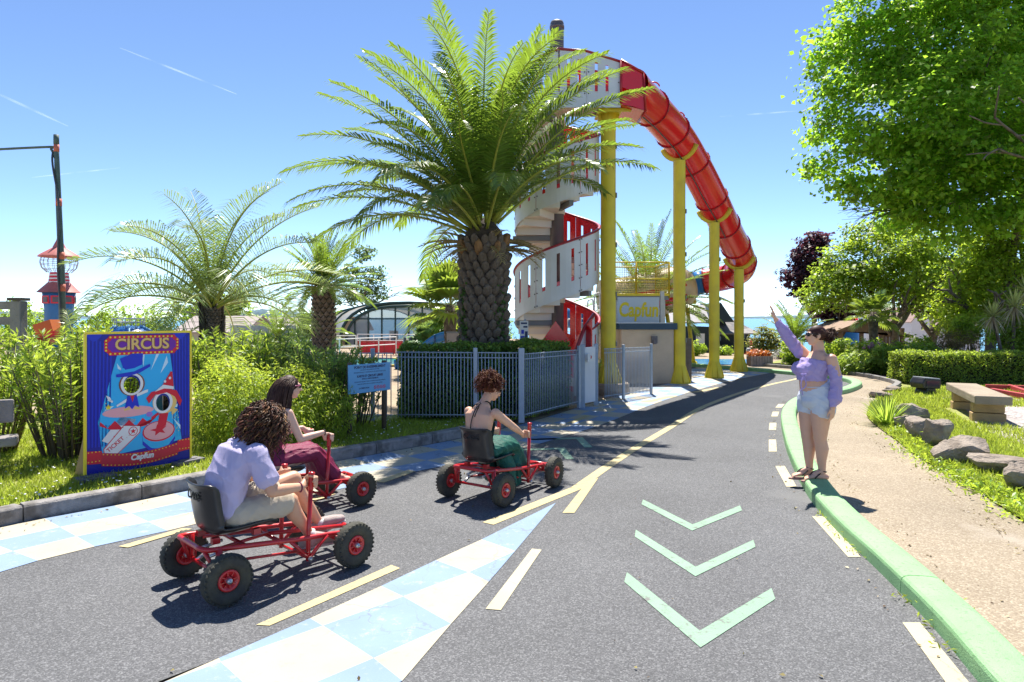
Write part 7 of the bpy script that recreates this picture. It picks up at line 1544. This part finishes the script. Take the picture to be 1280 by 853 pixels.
# ---------------------------------------------------------------- right: hedges, shrubs, flowers
SHB = leafmat('laurel_leaf', (.16, .26, .035), (.48, .62, .05), isl=.35, trans=.5, spec=.5); SHB2 = leafmat('agapanthus_leaf', (.16, .25, .045), (.46, .60, .08), isl=.3, trans=.5)
hedge('neatly clipped box hedge in front of the flowering border, right', [(10.7, 18.95), (19.0, 18.7)], 1.05, .03, .83, 1500, .055, leafmat('box_leaf', (.15, .22, .035), (.46, .58, .06), isl=.4, trans=.48), None, 3)
def S(label, px, py, Y, rx, rz, m=SHB, n=150, leaf=.12, name='shrub', group='leafy shrubs along the path border', wid=.45, **k):
    x = gx(px, Y); zc = gz(py, Y); ry = rx*.8; q = random.Random(int(px*7+py)); lb = [((0, 0, zc-.0), (rx*.8, ry, rz))]
    for j in range(4): lb.append(((q.uniform(-.6, .6)*rx, q.uniform(-.4, .4)*ry, zc+q.uniform(-.5, .4)*rz), (rx*.5, ry*.5, rz*.55)))
    return shrub(name, label, (x, Y, 0), lb, n, 13, .07, leaf, m, group, wid, .45)
S('round green shrub just left of the waving woman', 990, 441, 26.0, .55, .62, n=170)
S('green shrub behind the waving woman, near her shoulder', 1052, 442, 24.5, .75, .55, n=190); S('strap leaved clump right of the pink hydrangea', 1118, 452, 21.5, .85, .50, SHB2, 220, .22, wid=.2); S('strap leaved clump at the left foot of the border', 1072, 455, 22.0, .80, .48, SHB2, 200, .22, wid=.2)
S('glossy green shrub left of the clipped box hedge', 1160, 447, 21.0, .85, .50, n=210); S('green shrub between the wooden shelter and the hydrangea', 1090, 441, 25.0, .9, .5, n=210); S('shrub in front of the white gabled house', 1140, 437, 24.5, .9, .45, n=190)
S('brownish dry shrub behind the clipped box hedge', 1203, 432, 20.8, .75, .42, leafmat('bronze_leaf', (.18, .13, .05), (.30, .22, .08), isl=.4), 190, .10, wid=.2); S('tall light green shrub under the bright leaved tree', 1222, 410, 23.5, .8, .55, YLEAF, 190, .12); S('leafy shrub at the right edge under the spiky plants', 1268, 415, 22.0, .9, .8, SHB, 240); S('leafy shrub behind the right end of the box hedge', 1300, 425, 21.5, 1.2, .7, SHB, 200); S('feathery green shrub right of the slanting trunk', 1196, 410, 24.5, .7, .45, SPI, 190, .11, wid=.25)
S('low spreading green shrub beside the dark house', 868, 436, 33.0, .55, .35, n=90); S('low round shrub under the dark house wall', 906, 440, 33.5, .5, .35, n=90); S('small white flowering shrub right of the little round tree', 975, 441, 30.5, .45, .28, leafmat('white_blossom', (.5, .5, .48), (.5, .5, .45), isl=.2), 70, .09)
hy = S('hydrangea bush with pink flower heads in the border', 1093, 440, 23.0, .6, .35, n=130, name='hydrangea', group=None)
PKF = leafmat('hydrangea_pink', (.50, .22, .34), (.5, .25, .38), isl=.3)
for k, (a, b_) in enumerate(((1083, 434), (1090, 431), (1097, 433), (1101, 430), (1092, 436))): p = P(a, b_, 22.6)-Vector((gx(1093, 23), 23, 0)); crown('flower_head', [((p.x, p.y, p.z), (.10, .10, .08))], 14, 6, .02, .045, PKF, hy, .7)
def cordyline(label, px, py, Y, base, r, seed, group='spiky cabbage palms'):
    x = gx(px, Y); q = random.Random(seed); t_ = tag(empty('cabbage_palm', (x, Y, 0)), label, 'spiky plant', group); zc = gz(py, Y); bx0 = gx(base[0], Y)-x; m = MB(); m.tube(spline([(bx0, 0, 0), (bx0*.6, 0, zc*.5), (0, 0, zc)], 4), [.055, .052, .05, .05, .048, .048, .046, .045, .045], 8); m.build('trunk', STUB, t_); m = MB()
    for i in range(95):
        t = i/95; az = i*2.39996; th = R(8+150*t); d = Vector((math.sin(th)*math.cos(az), math.sin(th)*math.sin(az), math.cos(th))); L = r*q.uniform(.8, 1.1); s = Vector((-math.sin(az), math.cos(az), 0))*.022; c = Vector((0, 0, zc)); p1 = c+d*L*.5; p2 = c+d*L+Vector((0, 0, -.18*L*(.3+t)))
        m.add([c-s*.6, c+s*.6, p1+s, p1-s, p2], [(0, 1, 2, 3), (3, 2, 4)], 1 if t > .5 else 0)
    m.build('leaf_rosette', [leafmat('cordyline_leaf', (.34, .34, .10), (.55, .55, .18)), leafmat('cordyline_dry', (.58, .48, .28), (.55, .48, .26))], t_)
cordyline('spiky pale cabbage palm, taller one at the right edge', 1268, 384, 21.5, (1266, 440), .72, 1); cordyline('spiky pale cabbage palm with a leaning bare stem', 1241, 396, 21.0, (1256, 440), .62, 2); cordyline('silvery spiky cabbage palm under the plane tree', 1283, 366, 23, (1283, 440), .75, 3)
# ---------------------------------------------------------------- rocks, clump, lamp, bench, edging boards
ROCK = mat('grey_rock', (.30, .25, .205), .9, .25, 7, 1.0, 30, col2=(.13, .095, .07), mixscale=4, mixsharp=.15, mixpos=.56)
def rock(label, px, py, w_, h, d_, seed, rz=0, flat_=.0, group='rocks edging the lawn beside the path'):
    x, y = G(px, py, .03); q = np.random.default_rng(seed); bm = bmesh.new(); bmesh.ops.create_icosphere(bm, subdivisions=4, radius=1); Vv = np.array([v.co[:] for v in bm.verts]); F = [[v.index for v in f.verts] for f in bm.faces]; bm.free()
    for k in range(15):
        n_ = q.normal(size=3); n_ /= np.linalg.norm(n_); c = q.uniform(.46, .74); s = Vv@n_; Vv -= np.outer(np.maximum(0, s-c)*.92, n_)
    for f, a in ((3, .05), (7, .025), (15, .012)): ph = q.uniform(0, 6, 3); Vv *= 1+a*np.sin(Vv@(q.normal(size=3)*f)+ph[0])[:, None]+a*.7*np.sin(Vv@(q.normal(size=3)*f*1.3)+ph[1])[:, None]
    Vv *= np.array([w_/2, d_/2, h*.62])/0.98; Vv[:, 2] += h*.40
    me = bpy.data.meshes.new('rock'); me.from_pydata(Vv.tolist(), [], F); me.materials.append(ROCK); me.polygons.foreach_set('use_smooth', [False]*len(F)); o = put(me, 'rock', None, (x, y, .02)); o.rotation_euler = (0, 0, rz); return tag(o, label, 'rock', group)
rock('flat dark rock at the far end of the row, nearest the path bend', 1098, 496, .62, .15, .45, 1); rock('low flat rock just behind the far end rock', 1117, 489, .62, .15, .4, 2); rock('jagged grey rock right behind the spiky grass clump', 1140, 527, .78, .38, .5, 3, .3); rock('tall dark brown rock in front of the jagged grey rock', 1149, 549, .52, .44, .42, 4, .5); rock('pointed grey rock in the middle of the row', 1171, 559, .60, .46, .48, 5, .9); rock('widest slanting rock of the row with a pale flat top', 1206, 578, .82, .44, .62, 6, .2); rock('small low rock between the pointed one and the widest', 1184, 571, .36, .24, .30, 7); rock('long low rock near the right edge of the picture', 1247, 590, .72, .26, .42, 8, -.35); rock('rock cut by the right edge of the picture', 1277, 612, .42, .30, .40, 9, .4); rock('small rock at the foot of the pointed one', 1128, 534, .34, .22, .28, 10)
for k, (a, b_, w_) in enumerate(((1122, 469, .5), (1132, 474, .5), (1142, 477, .4))): rock(['pale small stone, left of three under the border shrubs', 'pale small stone, middle of three under the border shrubs', 'pale small stone, right of three under the border shrubs'][k], a, b_, w_, .22, .35, 20+k, group='stones under the border shrubs')
gcx, gcy = G(1108, 531, .02); gc = tag(empty('grass_clump', (gcx, gcy, .02)), 'spiky clump of bright strap leaves at the path edge before the rocks', 'plant'); q = random.Random(3)
for i in range(120):
    az = q.uniform(0, 6.28); th = R(q.uniform(6, 72)); L = q.uniform(.38, .62); pts = []; c = Vector((math.cos(az)*.06, math.sin(az)*.06, 0)); n = 5; s = Vector((-math.sin(az), math.cos(az), 0)); m = MB(); vs = []
    for j in range(n+1): t = j/n; a = th+R(38)*t*t; ww = .016*(1-t**2.2)+.001; vs += [c-s*ww, c+s*ww]; c = c+Vector((math.sin(a)*math.cos(az), math.sin(a)*math.sin(az), math.cos(a)))*L/n
    m.add(vs, [(2*j, 2*j+1, 2*j+3, 2*j+2) for j in range(n)], 0, True); m.build('strap_leaf', SHB2, gc)
wq = np.random.default_rng(3)
wd_ = tag(empty('weeds', (0, 0, 0)), 'ragged green weeds along the foot of the rocks', 'weeds', kind='stuff'); line = [Vector((*G(a, b_, .02), .02)) for a, b_ in ((1125, 540), (1150, 566), (1180, 585), (1215, 605), (1250, 622), (1300, 655))]; Pp = []; Nn = []
for a, b_ in zip(line, line[1:]):
    k = 420; t = wq.random(k); Pp.append(np.array(a)+(np.array(b_)-np.array(a))*t[:, None]+wq.normal(size=(k, 3))*np.array([.12, .14, 0])+np.array([0.02, .06, 0])+np.abs(wq.normal(size=(k, 3)))*np.array([0, 0, .045])); Nn.append(wq.normal(size=(k, 3))*.6+np.array([0, 0, .6]))
p = np.concatenate(Pp); V_, F_ = leaves(p, np.concatenate(Nn), .05+.04*wq.random(len(p)), .022); put(npmesh('leaves', V_, F_, SHB), 'leaves', wd_)['kind'] = 'stuff'
fx, fy = G(1157, 492, .03); fl_ = tag(empty('floodlight', (fx, fy, .03), R(12)), 'black boxy ground lamp with a sloping pale top on the lawn', 'lamp'); m = MB(); m.prism([(-.16, 0), (.16, 0), (.10, .16), (-.10, .16)], -.18, .18, QX); m.build('stand', PLAS, fl_, bevel=.015); m = MB(); m.prism([(-.24, .14), (.22, .12), (.26, .22), (.24, .34), (-.20, .38), (-.27, .26)], -.20, .20, QX); m.build('housing', PLAS, fl_, bevel=.02); m = MB(); m.box((0.02, 0, .372), (.42, .38, .025), Matrix.Rotation(.09, 3, 'Y')); m.build('lid', mat('pale_lid', (.38, .40, .44), .4, .1, 6), fl_, bevel=.008); m = MB(); m.box((0, -.205, .25), (.34, .012, .13)); m.build('lens', DPANE, fl_)
BWOOD = mat('oak_beam', (.33, .27, .20), .85, .18, 5, .5, 30, col2=(.24, .19, .14), mixscale=2.5, mixsharp=.2); SLEEP = mat('sleeper_wood', (.42, .28, .13), .85, .18, 6, .5)
ba, bb_ = Vector((8.15, 11.55, 0)), Vector((9.15, 13.9, 0)); d = bb_-ba; bh = tag(empty('timber_bench', ba, math.atan2(d.y, d.x)), 'heavy timber bench, thick slab on stacked sleeper blocks by the gravel', 'bench'); L = d.length
m = MB(); m.box((L/2, 0, .43), (L, .54, .15)); m.build('slab', BWOOD, bh, bevel=.02)
for x in (.42, L-.45):
    for z, ln in ((.08, .5), (.245, .46)): m = MB(); m.box((x, 0, z+.02), (.26, ln, .155)); m.build('block', SLEEP, bh, bevel=.015)
RB = mat('red_timber', (.42, .04, .05), .6, .12, 8)
rf = tag(empty('red_edging', (0, 0, .0)), 'red painted timber edging boards round the gravel behind the bench', 'edging')
for (a, b_) in (((1232, 489), (1330, 492)), ((1240, 494), (1345, 514)), ((1262, 489), (1290, 499)), ((1330, 492), (1345, 514))): p0, p1 = Vector((*G(*a), .09)), Vector((*G(*b_), .09)); dd = p1-p0; m = MB(); m.box((p0+p1)/2, (dd.length, .09, .15), math.atan2(dd.y, dd.x)); m.build('board', RB, rf, bevel=.01)
# wooden shelter, inflatables, white houses behind the trees
BRW = mat('brown_timber', (.20, .13, .09), .8, .2, 5); SHY = 36
sl_ = tag(empty('wooden_shelter', (gx(1066, SHY), SHY, -.7)), 'low brown wooden shelter with a wide gabled roof', 'shelter'); z_ = lambda py: gz(py, SHY)+.7; x_ = lambda px: gx(px, SHY)-gx(1066, SHY)
for s, (xa, ya, xb, yb) in enumerate(((1060, 401, 1028, 413), (1060, 401, 1122, 419))):
    m = MB(); m.add([(x_(xa), -1.5, z_(ya)), (x_(xb), -1.5, z_(yb)), (x_(xb), 2, z_(yb)), (x_(xa), 2, z_(ya)), (x_(xa), -1.5, z_(ya)-.12), (x_(xb), -1.5, z_(yb)-.12), (x_(xb), 2, z_(yb)-.12), (x_(xa), 2, z_(ya)-.12)], [(0, 1, 2, 3), (4, 7, 6, 5), (0, 4, 5, 1), (1, 5, 6, 2), (2, 6, 7, 3), (3, 7, 4, 0)]); m.build('roof', mat('shelter_roof', (.26, .17, .12), .8, .2, 6), sl_)
m = MB(); m.prism([(x_(1034), z_(414)), (x_(1060), z_(404)), (x_(1112), z_(420)), (x_(1112), z_(416))], -.05, .05, QX, (0, -1.4, 0)); m.build('gable_board', BRW, sl_)
for px in (1036, 1061, 1085, 1110): m = MB(); m.box((x_(px), -1.3, 1.0), (.16, .16, 2.0)); m.build('post', BRW, sl_)
for px in range(1086, 1110, 4): m = MB(); m.box((x_(px), -1.2, .85), (.14, .04, 1.7)); m.build('plank', BRW, sl_)
for lab, px, py, w_, h_, mm in (('bright blue inflatable castle wall behind the wooden shelter', 1048, 408, 1.5, 2.0, BLUEG), ('rounded red inflatable turret rising over the shelter roof', 1067, 404, .62, 1.5, REDP)):
    t_ = tag(empty('inflatable', (gx(px, 42), 42, -1)), lab, 'inflatable'); m = MB(); m.lathe([(w_*.8, 0), (w_*.85, 1.0), (w_*.8, gz(py, 42)+.6), (w_*.6, gz(py, 42)+1.1), (w_*.25, gz(py, 42)+1.35), (.02, gz(py, 42)+1.38)], 18); m.build('turret', mm, t_); m = MB(); m.lathe([(w_*.87, .9), (w_*.9, 1.05), (w_*.87, 1.2)], 18); m.build('ring', YELP, t_)
WHW = mat('white_wall', (.62, .62, .63), .85, .05, 2); RTL = mat('brown_roof', (.30, .20, .17), .8, .15, 4)
gable('white_house', 'white gabled house with a shuttered window seen between the trunks', (gx(1141, 78), 80, -1.8), 0, 2.7, 8, gz(402, 78)+1.8, 1.55, WHW, RTL, 'house', .15, ((0, gz(408, 78)+1.8, .55, .7, DPANE),))
gable('white_house', 'white house with a brown roof slope just right of the gabled one', (gx(1166, 84), 88, -1.8), R(90), 6, 5.0, gz(405, 84)+1.6, 1.3, WHW, RTL, 'house', .2, (), None, None, True)
gable('white_house', 'large white house behind the hairy trunked fan palm', (gx(1105, 95), 97, -2), R(90), 7, 6.5, gz(398, 95)+2, 1.4, WHW, SLATE, 'house', .2, ((-1, gz(404, 95)+2, .8, 1.0, DPANE), (1.2, gz(404, 95)+2, .8, 1.0, DPANE)))
gable('white_house', 'white house showing between the right hand trunks', (gx(1190, 100), 102, -2), R(90), 7, 6, gz(402, 100)+2, 1.5, WHW, SLATE, 'house', .2, ((0, gz(406, 100)+2, .8, 1, DPANE),))
# thin condensation trails high up
CT = bpy.data.materials.new('condensation'); CT.use_nodes = True; n_ = CT.node_tree.nodes; l_ = CT.node_tree.links; n_.clear(); o_ = n_.new('ShaderNodeOutputMaterial'); t1 = n_.new('ShaderNodeBsdfTransparent'); d1 = n_.new('ShaderNodeBsdfTranslucent'); d1.inputs[0].default_value = (.9, .9, .9, 1); mx_ = n_.new('ShaderNodeMixShader'); nz = n_.new('ShaderNodeTexNoise'); nz.inputs['Scale'].default_value = .004; tc_ = n_.new('ShaderNodeTexCoord'); l_.new(tc_.outputs['Object'], nz.inputs[0]); mr_ = n_.new('ShaderNodeMapRange'); mr_.inputs[1].default_value = .35; mr_.inputs[2].default_value = .75; mr_.inputs[3].default_value = 0; mr_.inputs[4].default_value = .10; l_.new(nz.outputs[0], mr_.inputs[0]); l_.new(mr_.outputs[0], mx_.inputs[0]); l_.new(t1.outputs[0], mx_.inputs[1]); l_.new(d1.outputs[0], mx_.inputs[2]); l_.new(mx_.outputs[0], o_.inputs[0])
for lab, a, b_, r in (('faint white vapour trail at the upper left edge of the sky', (-40, 100), (85, 158), 9), ('thin white vapour trail above the feathery palm, highest one', (150, 60), (296, 118), 7), ('faint white vapour trail right of the dark lamp post', (40, 222), (150, 210), 6), ('faint white vapour trail between the red tube and the plane tree', (900, 146), (1010, 138), 6)):
    A, B = P(*a, 6500), P(*b_, 6500); m = MB(); m.tube([A.lerp(B, t/8) for t in range(9)], [r*.4+r*.9*math.sin(math.pi*t/8) for t in range(9)], 8); tag(m.build('vapour_trail', CT), lab, 'vapour trail', 'vapour trails in the sky', 'stuff')

# ---------------------------------------------------------------- coastal bushes closing the far left
for k, (px, py, Y, r, lab) in enumerate(((8, 384, 44, 1.5, 'low coastal bush at the far left edge of the picture'), (38, 386, 46, 1.3, 'low coastal bush left of the toy tower'), (112, 388, 45, 1.4, 'low coastal bush right of the lamp post'), (150, 388, 48, 1.5, 'coastal bush behind the circus board top'), (195, 386, 46, 1.5, 'coastal bush left of the dark rounded tree'), (345, 398, 62, 1.5, 'far bush left of the small date palm trunk'), (385, 399, 64, 1.4, 'far bush beside the small date palm trunk'), (575, 396, 66, 1.9, 'far bush behind the thick palm trunk, left side'), (612, 398, 66, 1.6, 'far bush seen past the thick palm trunk, right side'))):
    x = gx(px, Y); zc = gz(py, Y); shrub('coastal_bush', lab, (x, Y, -.2), [((0, 0, zc*.55), (r*1.3, r*.8, zc*.6+.4)), ((r*.8, .2, zc*.5), (r, r*.7, zc*.5+.3)), ((-r*.8, 0, zc*.5), (r, r*.7, zc*.5+.25))], 130, 12, .18, .24, DARKL, 'low coastal bushes')
